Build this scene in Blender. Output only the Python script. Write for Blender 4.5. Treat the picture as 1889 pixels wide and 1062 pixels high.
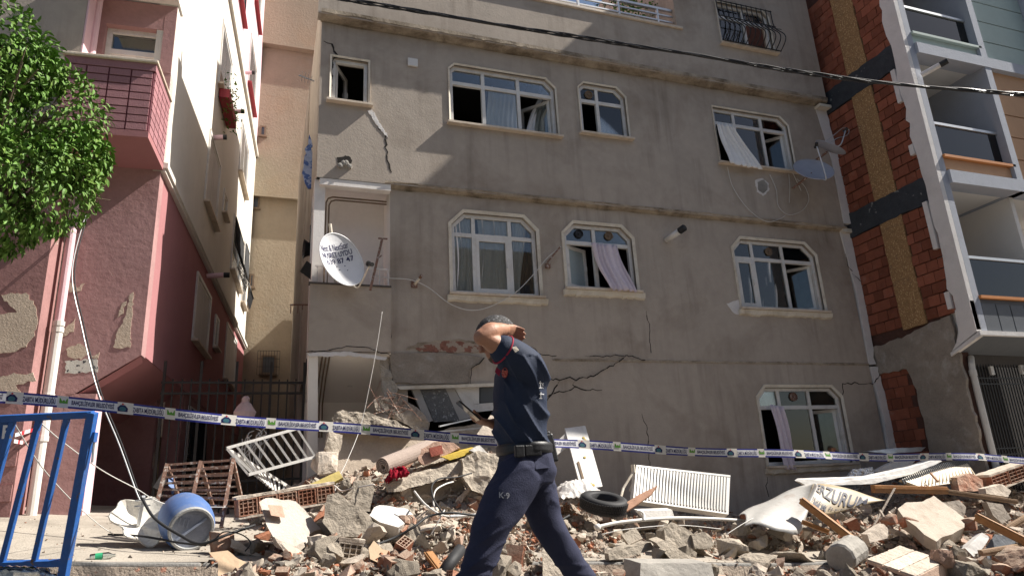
import bpy, bmesh, math, random
import numpy as np
from mathutils import Vector, Matrix, noise
from mathutils.geometry import tessellate_polygon
rnd = random.Random(7)
SC = bpy.context.scene
COL = SC.collection
for o in list(bpy.data.objects): bpy.data.objects.remove(o)

# ------------------------------------------------------------------ camera
FPX = 1260.0; PW, PH = 1889.0, 1062.0
YAW, PITCH, ROLL = math.radians(20.163), math.radians(16.676), math.radians(-3.075)
CAM = Vector((0, 0, .8))
_f = Vector((math.sin(YAW)*math.cos(PITCH), math.cos(YAW)*math.cos(PITCH), math.sin(PITCH)))
_r0 = Vector((math.cos(YAW), -math.sin(YAW), 0)); _u0 = _r0.cross(_f)
_r = _r0*math.cos(ROLL) + _u0*math.sin(ROLL); _u = -_r0*math.sin(ROLL) + _u0*math.cos(ROLL)
cd = bpy.data.cameras.new('camera'); cam = bpy.data.objects.new('camera', cd); COL.objects.link(cam)
cd.sensor_width = 36; cd.lens = FPX/PW*36; cd.clip_start = .05; cd.clip_end = 600
cam.matrix_world = Matrix(((_r.x, _u.x, -_f.x, CAM.x), (_r.y, _u.y, -_f.y, CAM.y), (_r.z, _u.z, -_f.z, CAM.z), (0, 0, 0, 1)))
SC.camera = cam
# ------------------------------------------------------------------ light
SUN = Vector((1, -.185, 1.07)).normalized()
sd = bpy.data.lights.new('sun', 'SUN'); so = bpy.data.objects.new('sun', sd); COL.objects.link(so)
sd.energy = 5.0; sd.angle = math.radians(.53); sd.color = (1, .95, .87)
so.rotation_euler = SUN.to_track_quat('Z', 'Y').to_euler(); so.location = (20, -5, 25)
wd = bpy.data.worlds.new('World'); SC.world = wd; wd.use_nodes = True
_n = wd.node_tree.nodes; _l = wd.node_tree.links
sky = _n.new('ShaderNodeTexSky'); sky.sky_type = 'NISHITA'; sky.sun_disc = False
sky.dust_density = 1.6; sky.ozone_density = .7; sky.sun_elevation = math.asin(SUN.z); sky.sun_rotation = math.atan2(SUN.x, SUN.y)
_l.new(sky.outputs[0], _n['Background'].inputs[0]); _n['Background'].inputs[1].default_value = .055
SC.view_settings.view_transform = 'Standard'; SC.view_settings.look = 'None'
SC.view_settings.gamma = 1; SC.view_settings.use_curve_mapping = False; SC.view_settings.exposure = .95
SC.cycles.max_bounces = 6; SC.cycles.transparent_max_bounces = 12; SC.cycles.diffuse_bounces = 4
SC.cycles.use_denoising = True

# ------------------------------------------------------------------ measuring helpers
def ray(px, py): return _r*((px-PW/2)/FPX) - _u*((py-PH/2)/FPX) + _f
def aty(px, py, Y):
    d = ray(px, py); return CAM + d*((Y-CAM.y)/d.y)
def atx(px, py, X):
    d = ray(px, py); return CAM + d*((X-CAM.x)/d.x)
def proj(p):
    c = Vector(p)-CAM; z = c.dot(_f); return PW/2+FPX*c.dot(_r)/z, PH/2-FPX*c.dot(_u)/z
def lerp(a, b, t): return a+(b-a)*t
def interp(tab, x):
    if x <= tab[0][0]: return tab[0][1]
    for (a, b), (c, d) in zip(tab, tab[1:]):
        if x <= c: return lerp(b, d, (x-a)/(c-a))
    return tab[-1][1]
def V(*a): return Vector(a)

# ------------------------------------------------------------------ mesh builder
class MB:
    def __init__(s): s.v = []; s.f = []; s.m = []; s.k = 0
    def mat(s, k): s.k = k; return s
    def face(s, pts, k=None):
        b = len(s.v); s.v += [Vector(p) for p in pts]; s.f.append(tuple(range(b, b+len(pts)))); s.m.append(s.k if k is None else k); return s
    def box(s, a, b, k=None):
        x0, y0, z0 = [min(i, j) for i, j in zip(a, b)]; x1, y1, z1 = [max(i, j) for i, j in zip(a, b)]
        return s.hexa([V(x0,y0,z0),V(x1,y0,z0),V(x1,y1,z0),V(x0,y1,z0),V(x0,y0,z1),V(x1,y0,z1),V(x1,y1,z1),V(x0,y1,z1)], k)
    def hexa(s, p, k=None):
        b = len(s.v); s.v += [Vector(q) for q in p]
        for f in ((3,2,1,0),(4,5,6,7),(0,1,5,4),(1,2,6,5),(2,3,7,6),(3,0,4,7)):
            s.f.append(tuple(b+i for i in f)); s.m.append(s.k if k is None else k)
        return s
    def obox(s, c, sx, sy, sz, R=None, k=None):
        R = R or Matrix.Identity(3); c = Vector(c)
        return s.hexa([c+R@V(i*sx/2, j*sy/2, l*sz/2) for l in (-1,1) for i, j in ((-1,-1),(1,-1),(1,1),(-1,1))], k)
    def bar(s, a, b, w, h=None, up=None, k=None):
        a = Vector(a); b = Vector(b); h = h or w; d = (b-a); L = d.length
        if L < 1e-6: return s
        d /= L; up = Vector(up) if up else (V(0,0,1) if abs(d.z) < .9 else V(0,1,0))
        x = d.cross(up).normalized(); y = x.cross(d)
        R = Matrix((x, d, y)).transposed()
        return s.obox((a+b)/2, w, L, h, R, k)
    def tube(s, pts, r, n=8, k=None, cap=True):
        pts = [Vector(p) for p in pts]; N = len(pts); rs = r if isinstance(r, (list, tuple)) else [r]*N
        b = len(s.v); kk = s.k if k is None else k; prev = None
        for i, p in enumerate(pts):
            t = (pts[min(i+1, N-1)]-pts[max(i-1, 0)]).normalized()
            if prev is None:
                ref = V(0,0,1) if abs(t.z) < .9 else V(1,0,0); x = t.cross(ref).normalized()
            else:
                x = (prev - t*prev.dot(t)).normalized()
            prev = x; y = t.cross(x)
            for j in range(n):
                a = 2*math.pi*j/n; s.v.append(p + (x*math.cos(a)+y*math.sin(a))*rs[i])
        for i in range(N-1):
            for j in range(n):
                s.f.append((b+i*n+j, b+i*n+(j+1)%n, b+(i+1)*n+(j+1)%n, b+(i+1)*n+j)); s.m.append(kk)
        if cap:
            s.f.append(tuple(b+j for j in range(n))[::-1]); s.m.append(kk)
            s.f.append(tuple(b+(N-1)*n+j for j in range(n))); s.m.append(kk)
        return s
    def prism(s, poly, off, k=None):      # poly: 3D points of one face, off: vector to the other face
        poly = [Vector(p) for p in poly]; off = Vector(off); n = len(poly); b = len(s.v); kk = s.k if k is None else k
        s.v += poly + [p+off for p in poly]
        for t in tessellate_polygon([poly]):
            s.f.append(tuple(b+i for i in t)); s.m.append(kk); s.f.append(tuple(b+n+i for i in t[::-1])); s.m.append(kk)
        for i in range(n):
            s.f.append((b+i, b+(i+1)%n, b+n+(i+1)%n, b+n+i)); s.m.append(kk)
        return s
    def grid(s, fn, nu, nv, k=None):
        b = len(s.v); kk = s.k if k is None else k
        for i in range(nu+1):
            for j in range(nv+1): s.v.append(Vector(fn(i/nu, j/nv)))
        for i in range(nu):
            for j in range(nv):
                q = b+i*(nv+1)+j; s.f.append((q, q+nv+1, q+nv+2, q+1)); s.m.append(kk)
        return s
    def lathe(s, c, axis, prof, n=20, k=None, ref=None):  # prof: (along axis, radius)
        axis = Vector(axis).normalized(); ref = Vector(ref) if ref else (V(0,0,1) if abs(axis.z) < .9 else V(1,0,0))
        x = axis.cross(ref).normalized(); y = axis.cross(x); b = len(s.v); kk = s.k if k is None else k; c = Vector(c)
        for h, r in prof:
            for j in range(n):
                a = 2*math.pi*j/n; s.v.append(c+axis*h+(x*math.cos(a)+y*math.sin(a))*r)
        for i in range(len(prof)-1):
            for j in range(n):
                s.f.append((b+i*n+j, b+i*n+(j+1)%n, b+(i+1)*n+(j+1)%n, b+(i+1)*n+j)); s.m.append(kk)
        return s
    def mesh(s, name, mats, base=None, smooth=False):
        me = bpy.data.meshes.new(name)
        base = Vector(base) if base is not None else V(0,0,0)
        me.from_pydata([tuple(p-base) for p in s.v], [], s.f)
        if not isinstance(mats, (list, tuple)): mats = [mats]
        for m in mats: me.materials.append(m)
        if len(mats) > 1: me.polygons.foreach_set('material_index', s.m)
        bm = bmesh.new(); bm.from_mesh(me); bmesh.ops.recalc_face_normals(bm, faces=bm.faces); bm.to_mesh(me); bm.free()
        if smooth: me.polygons.foreach_set('use_smooth', [True]*len(me.polygons))
        me.update(); return me
    def build(s, name, mats, parent=None, smooth=False, label=None, kind=None):
        base = V(0,0,0); p = parent
        while p is not None: base += p.location; p = p.parent
        o = bpy.data.objects.new(name, s.mesh(name, mats, base, smooth)); COL.objects.link(o); o.parent = parent
        if label: o['label'] = label
        if kind: o['kind'] = kind
        return o
    def thing(s, name, mats, label, cat, group=None, smooth=False):
        zs = min(p.z for p in s.v); c = sum(s.v, V(0,0,0))/len(s.v); c.z = zs
        o = bpy.data.objects.new(name, s.mesh(name, mats, c, smooth)); COL.objects.link(o); o.location = c
        tag(o, label, cat, group); return o
def tag(o, label, cat, group=None):
    o['label'] = label; o['category'] = cat
    if group: o['group'] = group
    return o
def thing(name, label, cat, loc=(0,0,0), group=None):
    o = bpy.data.objects.new(name, None); COL.objects.link(o); o.location = Vector(loc); o.empty_display_size = .1
    return tag(o, label, cat, group)
def bevel(o, w=.006, seg=2):
    m = o.modifiers.new('bevel', 'BEVEL'); m.width = w; m.segments = seg; m.limit_method = 'ANGLE'; m.angle_limit = .7; return o

# ------------------------------------------------------------------ materials
def nd(nt, t, **kw):
    n = nt.nodes.new(t)
    for k, v in kw.items(): setattr(n, k, v)
    return n
def mix(nt, fac, a, b, blend='MIX'):
    n = nd(nt, 'ShaderNodeMix', data_type='RGBA', blend_type=blend)
    for i, v in ((0, fac), (6, a), (7, b)):
        if hasattr(v, 'links') or isinstance(v, bpy.types.NodeSocket): nt.links.new(v, n.inputs[i])
        else: n.inputs[i].default_value = v if i == 0 else (*v[:3], 1)
    return n.outputs[2]
def ramp(nt, src, lo, hi):
    n = nd(nt, 'ShaderNodeMapRange'); n.inputs[1].default_value = lo; n.inputs[2].default_value = hi
    nt.links.new(src, n.inputs[0]); return n.outputs[0]
def noi(nt, vec, scale, detail=4, rough=.55, dist=0):
    n = nd(nt, 'ShaderNodeTexNoise'); n.inputs['Scale'].default_value = scale; n.inputs['Detail'].default_value = detail
    n.inputs['Roughness'].default_value = rough; n.inputs['Distortion'].default_value = dist
    nt.links.new(vec, n.inputs['Vector']); return n.outputs['Fac']
def mapped(nt, vec, sc):
    n = nd(nt, 'ShaderNodeMapping'); n.inputs['Scale'].default_value = sc; nt.links.new(vec, n.inputs['Vector']); return n.outputs[0]
def mat(name, col, rough=.85, var=.2, scale=3, bump=.25, bscale=45, spec=.3, metal=0, stain=None, stain_amt=.55, stain_lo=.52, stain_scale=1.2,
        streak=0, streak_col=(.1,.085,.07), rand=0, patch=None, patch_lo=.6, patch_scale=1.5, fleck=None, fleck_lo=.62, fleck_scale=25, bdist=.02, world=True, dust=0, dust_col=(.40,.34,.27)):
    m = bpy.data.materials.new(name); m.use_nodes = True; nt = m.node_tree; P = nt.nodes['Principled BSDF']
    if world: vec = nd(nt, 'ShaderNodeNewGeometry').outputs['Position']
    else: vec = nd(nt, 'ShaderNodeTexCoord').outputs['Object']
    if rand:
        oi = nd(nt, 'ShaderNodeObjectInfo')
        if not world:
            a = nd(nt, 'ShaderNodeVectorMath', operation='MULTIPLY_ADD'); nt.links.new(oi.outputs['Random'], a.inputs[0])
            a.inputs[1].default_value = (37, 53, 71); nt.links.new(vec, a.inputs[2]); vec = a.outputs[0]
    c = col
    n1 = noi(nt, vec, scale, 6, .6)
    dark = tuple(x*(1-var) for x in c); lite = tuple(min(1, x*(1+var)) for x in c)
    out = mix(nt, ramp(nt, n1, .3, .7), dark, lite)
    n2 = noi(nt, vec, scale*9, 3)
    out = mix(nt, .35, out, mix(nt, ramp(nt, n2, .3, .7), dark, lite))
    if stain: out = mix(nt, ramp(nt, noi(nt, vec, stain_scale, 7, .65, .4), stain_lo, stain_lo+.22), out, mix(nt, stain_amt, out, stain))
    if streak:
        s1 = noi(nt, mapped(nt, vec, (5, 5, .35)), 1, 4, .6); s2 = noi(nt, vec, .7, 3)
        mm = nd(nt, 'ShaderNodeMath', operation='MULTIPLY'); nt.links.new(ramp(nt, s1, .48, .75), mm.inputs[0]); nt.links.new(ramp(nt, s2, .4, .65), mm.inputs[1])
        m2 = nd(nt, 'ShaderNodeMath', operation='MULTIPLY'); nt.links.new(mm.outputs[0], m2.inputs[0]); m2.inputs[1].default_value = streak
        out = mix(nt, m2.outputs[0], out, streak_col)
    hgt = noi(nt, vec, bscale, 6, .65)
    pf = None
    if patch:
        pf = ramp(nt, noi(nt, vec, patch_scale, 8, .68, .3), patch_lo, patch_lo+.02)
        out = mix(nt, pf, out, mix(nt, ramp(nt, n2, .3, .7), tuple(x*.8 for x in patch), patch))
    if fleck: out = mix(nt, ramp(nt, noi(nt, vec, fleck_scale, 2, .5), fleck_lo, fleck_lo+.05), out, fleck)
    if dust:
        gN = nd(nt, 'ShaderNodeNewGeometry'); sp = nd(nt, 'ShaderNodeSeparateXYZ'); nt.links.new(gN.outputs['Normal'], sp.inputs[0])
        ad = nd(nt, 'ShaderNodeMath', operation='MULTIPLY_ADD'); nt.links.new(n1, ad.inputs[0]); ad.inputs[1].default_value = 1.4; nt.links.new(sp.outputs[2], ad.inputs[2])
        dm = nd(nt, 'ShaderNodeMath', operation='MULTIPLY'); nt.links.new(ramp(nt, ad.outputs[0], .45, 1.6), dm.inputs[0]); dm.inputs[1].default_value = dust
        out = mix(nt, dm.outputs[0], out, dust_col)
    if rand:
        h = nd(nt, 'ShaderNodeHueSaturation'); mr = nd(nt, 'ShaderNodeMapRange'); mr.inputs[3].default_value = 1-rand; mr.inputs[4].default_value = 1+rand
        nt.links.new(oi.outputs['Random'], mr.inputs[0]); nt.links.new(mr.outputs[0], h.inputs['Value']); nt.links.new(out, h.inputs['Color']); out = h.outputs[0]
    nt.links.new(out, P.inputs['Base Color'])
    P.inputs['Roughness'].default_value = rough; P.inputs['Specular IOR Level'].default_value = spec; P.inputs['Metallic'].default_value = metal
    if bump:
        b = nd(nt, 'ShaderNodeBump'); b.inputs['Strength'].default_value = bump; b.inputs['Distance'].default_value = bdist
        nt.links.new(hgt, b.inputs['Height'])
        last = b
        if patch:
            b2 = nd(nt, 'ShaderNodeBump'); b2.inputs['Strength'].default_value = .8; b2.inputs['Distance'].default_value = .012; b2.invert = True
            nt.links.new(pf, b2.inputs['Height']); nt.links.new(b.outputs[0], b2.inputs['Normal']); last = b2
        nt.links.new(last.outputs[0], P.inputs['Normal'])
    return m
def glassmat(name, tint=(.9,.95,.95), refl=.10, mul=1.5):
    m = bpy.data.materials.new(name); m.use_nodes = True; nt = m.node_tree; nt.nodes.remove(nt.nodes['Principled BSDF'])
    t = nd(nt, 'ShaderNodeBsdfTransparent'); t.inputs[0].default_value = (*tint, 1)
    g = nd(nt, 'ShaderNodeBsdfGlossy'); g.inputs['Roughness'].default_value = .015
    lw = nd(nt, 'ShaderNodeFresnel'); lw.inputs['IOR'].default_value = 1.52
    a = nd(nt, 'ShaderNodeMath', operation='MULTIPLY_ADD'); nt.links.new(lw.outputs[0], a.inputs[0]); a.inputs[1].default_value = mul; a.inputs[2].default_value = refl; a.use_clamp = True
    mx = nd(nt, 'ShaderNodeMixShader'); nt.links.new(a.outputs[0], mx.inputs[0]); nt.links.new(t.outputs[0], mx.inputs[1]); nt.links.new(g.outputs[0], mx.inputs[2])
    nt.links.new(mx.outputs[0], nt.nodes['Material Output'].inputs[0]); return m
# ------------------------------------------------------------------ palette
PL_GRAY = mat('grey_plaster', (.435,.375,.318), .92, .12, .8, .22, 34, .15, stain=(.17,.125,.09), stain_amt=.45, stain_lo=.5, stain_scale=.75, streak=.6, streak_col=(.14,.11,.085))
PL_BAND = mat('weathered_plaster_edge', (.40,.335,.26), .92, .22, 4, .5, 30, .15, stain=(.10,.075,.05), stain_amt=.8, stain_lo=.45, stain_scale=2.2)
PL_LIGHT = mat('pale_plaster', (.85,.81,.77), .9, .06, 2, .15, 40, .15, stain=(.3,.25,.2), stain_amt=.3)
CONC = mat('bare_concrete', (.33,.31,.28), .95, .2, 5, .6, 22, .1, stain=(.16,.15,.14), stain_amt=.5, stain_lo=.45, stain_scale=3)
CONC_D = mat('dark_rough_concrete', (.29,.25,.21), .95, .25, 4, .7, 18, .1, stain=(.50,.47,.43), stain_amt=.7, stain_lo=.54, stain_scale=3.2)
WHITE = mat('white_pvc', (.70,.68,.65), .42, .08, 8, .04, 60, .4, stain=(.36,.30,.23), stain_amt=.4, stain_lo=.48, stain_scale=4)
CREAM = mat('cream_plaster_trim', (.70,.645,.55), .85, .1, 5, .3, 50, .2, stain=(.36,.27,.17), stain_amt=.5, stain_lo=.48, stain_scale=3)
MARBLE = mat('stained_marble', (.66,.56,.45), .6, .12, 6, .2, 40, .3, stain=(.3,.22,.14), stain_amt=.5, stain_lo=.47, stain_scale=3)
EDGE = mat('white_edge_render', (.70,.67,.65), .9, .07, 6, .4, 25, .15, stain=(.42,.39,.36), stain_amt=.4)
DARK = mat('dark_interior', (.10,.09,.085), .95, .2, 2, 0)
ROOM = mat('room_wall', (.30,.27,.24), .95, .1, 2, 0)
BLACK = mat('black_iron', (.018,.018,.02), .5, .2, 10, .1, 60, .4)
RUBB = mat('black_rubber', (.022,.022,.024), .65, .2, 20, .1, 60, .35)
CRK = mat('crack_shade', (.035,.03,.027), 1, .3, 20, 0)  # dark colour standing for the shade inside cracks and the wall hole
STEEL = mat('galvanised_steel', (.55,.56,.57), .4, .1, 12, .05, 60, .5, .6)
GLASS = glassmat('window_glass', (.93,.95,.94), .015)
GLASS2 = glassmat('balcony_glass', (.12,.13,.15), .01, 1.0)
FROST = mat('frosted_pane', (.34,.40,.41), .25, .05, 6, .02, 80, .5)
CURT = mat('net_curtain', (.86,.84,.82), .95, .08, 14, .15, 90, .1)
CURT_L = mat('lilac_curtain', (.70,.62,.68), .95, .08, 14, .15, 90, .1)
PINK = mat('pink_painted_render', (.40,.235,.228), .9, .15, 2.2, .26, 11, .15, stain=(.22,.10,.10), stain_amt=.45, stain_lo=.52, patch=(.58,.47,.38), patch_lo=.62, patch_scale=1.15, bdist=.03)
PINK2 = mat('dark_pink_render', (.33,.18,.172), .9, .15, 2.2, .3, 11, .15, stain=(.18,.08,.08), stain_amt=.4, patch=(.58,.48,.40), patch_lo=.60, patch_scale=.9, bdist=.03)
PINK_S = mat('smooth_pink_render', (.38,.175,.18), .88, .06, 2, .2, 40, .15, stain=(.30,.12,.13), stain_amt=.3)
PINK_C = mat('pink_cladding', (.36,.175,.19), .75, .12, 9, .5, 60, .25, rand=.1)
GROOVE = mat('dark_pink_joint', (.16,.05,.065), .9, .15, 6, .2)
PINKL = mat('light_and_sunlit_pink', (.72,.50,.54), .88, .06, 2, .2, 40, .15)  # light pink paint; on the two returns it paints sunlight into the colour
WHITEW = mat('ivory_render', (.68,.64,.575), .9, .05, 1.5, .2, 45, .15, stain=(.46,.42,.35), stain_amt=.25, stain_scale=.8, streak=.2, streak_col=(.4,.36,.3))
SOFFIT = mat('white_soffit_paint', (.82,.78,.73), .9, .04, 3, .1)
YEL = mat('yellow_ochre_render', (.33,.275,.205), .92, .1, 1.6, .5, 14, .15, stain=(.38,.26,.16), stain_amt=.4, stain_scale=.7, streak=.35, streak_col=(.26,.18,.11), bdist=.03)
RED = mat('red_sill_paint', (.33,.045,.055), .6, .1, 6, .1)
BRICK = mat('hollow_clay_brick', (.245,.085,.052), .9, .16, 9, .5, 60, .15, rand=.28, world=False, stain=(.30,.20,.16), stain_amt=.5, stain_lo=.58, stain_scale=5)
MORT = mat('brick_joint_and_cell_shade', (.09,.045,.035), .95, .3, 8, .5)
OSB = mat('strand_board', (.32,.19,.09), .8, .3, 16, .4, 50, .2, fleck=(.55,.37,.19), fleck_lo=.58, fleck_scale=34, stain=(.09,.08,.08), stain_amt=.75, stain_lo=.58, stain_scale=3.5)
BEAM = mat('bitumen_coated_beam', (.045,.05,.058), .8, .3, 6, .6, 25, .25, fleck=(.2,.2,.2), fleck_lo=.68, fleck_scale=7)
BLUEG = mat('blue_grey_render', (.40,.42,.47), .85, .07, 5, .3, 50, .2)
GREEN_S = mat('pale_green_siding', (.42,.50,.46), .75, .05, 6, .1)
ORANGE_S = mat('tan_orange_siding', (.52,.31,.18), .75, .06, 6, .1)
ORANGE = mat('orange_ledge', (.55,.22,.07), .6, .08, 6, .1)
SLATE = mat('slate_panel', (.115,.125,.14), .6, .1, 6, .15)
RUST = mat('rusty_steel', (.20,.115,.085), .85, .3, 14, .4, 50, .3, fleck=(.42,.36,.32), fleck_lo=.58, fleck_scale=30)
PIPEW = mat('white_drainpipe', (.66,.64,.60), .5, .06, 10, .05, 40, .35, stain=(.33,.27,.22), stain_amt=.4)
WOODD = mat('weathered_wood', (.20,.145,.10), .9, .2, 12, .4)

# ------------------------------------------------------------------ ground
def gz(x): return interp([(-6, .65), (-2.5, .42), (-1, .28), (3.2, -.035), (5, -.2), (9, -.42), (60, -.5)], x)
def sz(x, y): return gz(x) + .15 + max(0, min(y, 11)-6.4)*.085
KY = 6.35
ASPH = mat('dusty_asphalt', (.11,.105,.10), .95, .25, 3, .6, 70, .2, fleck=(.26,.24,.21), fleck_lo=.6, fleck_scale=40)
PAVE = mat('dusty_pavement', (.36,.32,.27), .95, .2, 2.2, .55, 55, .1, stain=(.22,.19,.16), stain_amt=.6, stain_lo=.48, stain_scale=1.6, fleck=(.28,.25,.21), fleck_lo=.63, fleck_scale=32)
KERB = mat('kerb_concrete', (.24,.23,.215), .95, .2, 6, .6, 40, .1, stain=(.15,.14,.13), stain_amt=.5, stain_lo=.5, stain_scale=4, world=False, rand=.12)
xs = [-160, -40, -12] + [-8+i*.5 for i in range(49)] + [24, 60, 160]
mb = MB(); ys = [-120, -40, -12, -4, 0, 2, 3, 4, 5, 6, KY]
for a, b in zip(xs, xs[1:]):
    for c, d in zip(ys, ys[1:]): mb.face([(a,c,gz(a)),(b,c,gz(b)),(b,d,gz(b)),(a,d,gz(a))])
mb.build('road', ASPH, kind='structure')
mb = MB(); ys = [KY+.14, 7, 7.7, 8.4, 9, 9.6, 10.3, 11, 14, 20, 40, 160]
for a, b in zip(xs, xs[1:]):
    for c, d in zip(ys, ys[1:]): mb.face([(a,c,sz(a,c)),(b,c,sz(b,c)),(b,d,sz(b,d)),(a,d,sz(a,d))])
mb.build('pavement', PAVE, kind='structure')
kerb = bpy.data.objects.new('kerb', None); COL.objects.link(kerb); kerb['kind'] = 'structure'; kerb.location = (0, KY, 0)
x = -7.0; kr = random.Random(3)
while x < 16:
    L = .82 + kr.random()*.25; x2 = x+L
    za, zb = gz(x), gz(x2); m = MB(); q = .012; t0 = kr.uniform(-.008, .008)
    m.hexa([V(x,KY+t0,za-.2),V(x2-q,KY+t0,zb-.2),V(x2-q,KY+.145,zb-.2),V(x,KY+.145,za-.2),V(x,KY+.02+t0,za+.155),V(x2-q,KY+.02+t0,zb+.155),V(x2-q,KY+.145,zb+.155),V(x,KY+.145,za+.155)])
    bevel(m.build('kerb_stone', KERB, kerb), .018, 2); x = x2

# ------------------------------------------------------------------ polygons on facades
def jag(pts, amp, seg, r, closed=True):
    out = []; n = len(pts)
    for i in range(n if closed else n-1):
        a = Vector(pts[i]); b = Vector(pts[(i+1) % n]); L = (b-a).length; k = max(1, int(L/seg))
        for j in range(k):
            p = a.lerp(b, j/k)
            if j or True: p = p + V(r.uniform(-amp, amp), 0, r.uniform(-amp, amp))
            out.append(p)
    if not closed: out.append(Vector(pts[-1]))
    return out
def patch(mb, px, Y, proud, amp=.012, seg=.05, seed=0, k=None):
    r = random.Random(seed); P = [aty(a, b, Y) for a, b in px]
    P = jag(P, amp, seg, r); mb.prism([V(p.x, Y-proud, p.z) for p in P], (0, proud+.01, 0), k)
def crack(mb, px, Y, w, seed=0, amp=.018, seg=.06, k=None):
    r = random.Random(seed); P = jag([aty(a, b, Y) for a, b in px], amp, seg, r, False)
    n = len(P)
    for i in range(n-1):
        a, b = P[i], P[i+1]; d = (b-a).normalized(); s = V(-d.z, 0, d.x)
        wa = w*(.5+r.random()*.9)*(.35 if i == 0 else 1); wb = wa*.9
        q = [a-s*wa/2, b-s*wb/2+d*.004, b+s*wb/2+d*.004, a+s*wa/2]
        mb.prism([V(p.x, Y-.0035-.0004*(i % 3), p.z) for p in q], (0, .004, 0), k)
def octo(x0, x1, z0, z1, cl, cr):
    p = [(x0, z0), (x1, z0)]
    p += [(x1, z1-cr), (x1-cr, z1)] if cr > 0 else [(x1, z1)]
    p += [(x0+cl, z1), (x0, z1-cl)] if cl > 0 else [(x0, z1)]
    return p
def inset(x0, x1, z0, z1, cl, cr, w): return octo(x0+w, x1-w, z0+w, z1-w, max(0, cl-w*.586) if cl else 0, max(0, cr-w*.586) if cr else 0)
def ring(mb, outer, inner, ya, yb, k=None):
    n = len(outer); O = [V(a, ya, b) for a, b in outer]; I = [V(a, ya, b) for a, b in inner]; d = V(0, yb-ya, 0)
    for i in range(n):
        j = (i+1) % n; mb.hexa([O[i], O[j], I[j], I[i], O[i]+d, O[j]+d, I[j]+d, I[i]+d], k)
def clip(poly, rect):
    def cut(P, f, inter):
        out = []
        for i in range(len(P)):
            a, b = P[i], P[(i+1) % len(P)]; fa, fb = f(a), f(b)
            if fa >= 0: out.append(a)
            if (fa >= 0) != (fb >= 0): t = fa/(fa-fb); out.append((a[0]+(b[0]-a[0])*t, a[1]+(b[1]-a[1])*t))
        return out
    x0, x1, z0, z1 = rect
    for f in (lambda p: p[0]-x0, lambda p: x1-p[0], lambda p: p[1]-z0, lambda p: z1-p[1]): poly = cut(poly, f, None) if poly else poly
    return poly
Y0, Y1, Y2 = 10.0, 9.9, 9.72
GX0, GX1 = .55, 10.9
ZL, ZM, ZT = 2.84, 5.58, 8.42       # storey lines
gray = thing('apartment_building', 'damaged grey plastered apartment block with cracked walls and a collapsed lower left corner', 'building', (5.7, 12, 0))

def rect_from(quad, Y):
    P = [aty(*q, Y) for q in quad]
    return (P[0].x+P[3].x)/2, (P[1].x+P[2].x)/2, (P[2].z+P[3].z)/2, (P[0].z+P[1].z)/2
# name: quad TL TR BR BL, wall plane, chamfer left/right, mullion px points, transom px point, lower cells
WIN = {
 'A': (((613,110),(680,110),(678,191),(610,189)), Y1, 0, 0, [], None, ['L']),
 'B': (((829,119),(1021,149),(1030,251),(832,228)), Y1, .09, .17, [(893.5,180),(959,190)], (829,148), ['o','g','R2']),
 'C': (((1066,153),(1151,165),(1160,256),(1075,246)), Y1, .11, .17, [(1106,210)], (1066,181), ['o','g']),
 'D': (((1314,199),(1450,218),(1467,318),(1330,300)), Y1, 0, .17, [(1355,213),(1408,236)], (1317,223), ['o','g','R2']),
 'E': (((832,391),(985,403),(998,547),(836,541)), Y0, .22, .22, [(875,430),(942,430)], (832,429), ['g','s','g']),
 'F': (((1038,411),(1163,421),(1175,537),(1049,531)), Y0, .20, .20, [(1099,450)], (1042,444), ['Lf','o']),
 'G': (((1351,441),(1499,451),(1521,573),(1368,569)), Y0, .20, .22, [(1393,480),(1450,490)], (1353,473), ['s','g','R2']),
 'H': (((1398,716),(1546,713),(1573,853),(1416,858)), Y0, .18, .18, [(1440,733),(1496,733)], (1398,751), ['o','g','R2']),
 'I': (((1319,5),(1415,22),(1427,99),(1334,82)), Y2, 0, .13, [(1375,40)], (1319,26), ['g','o']),
}
RECT = {k: rect_from(v[0], v[1]) for k, v in WIN.items()}
def wall_holes(mb, x0, x1, z0, z1, Y, holes, th=.22, k=None):
    X = sorted({x0, x1, *[h[0] for h in holes], *[h[1] for h in holes]}); X = [x for x in X if x0 <= x <= x1]
    Z = sorted({z0, z1, *[h[2] for h in holes], *[h[3] for h in holes]}); Z = [z for z in Z if z0 <= z <= z1]
    for a, b in zip(X, X[1:]):
        for c, d in zip(Z, Z[1:]):
            mx, mz = (a+b)/2, (c+d)/2
            if any(h[0] < mx < h[1] and h[2] < mz < h[3] for h in holes): continue
            mb.face([(a,Y,c),(b,Y,c),(b,Y,d),(a,Y,d)], k)
            mb.face([(a,Y+th,c),(b,Y+th,c),(b,Y+th,d),(a,Y+th,d)], k)
    for h in holes:
        o = octo(*h); n = len(o)
        for i in range(n):
            a, b = o[i], o[(i+1) % n]; mb.face([(a[0],Y,a[1]),(b[0],Y,b[1]),(b[0],Y+th,b[1]),(a[0],Y+th,a[1])], k)
        hx0, hx1, hz0, hz1, cl, cr = h
        for yy in (Y, Y+th):
            if cl: mb.face([(hx0,yy,hz1-cl),(hx0+cl,yy,hz1),(hx0,yy,hz1)], k)
            if cr: mb.face([(hx1,yy,hz1-cr),(hx1,yy,hz1),(hx1-cr,yy,hz1)], k)
def holes(names): return [(*RECT[n], WIN[n][2], WIN[n][3]) for n in names]
BX = 1.69                            # right side of the balcony recess
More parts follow.
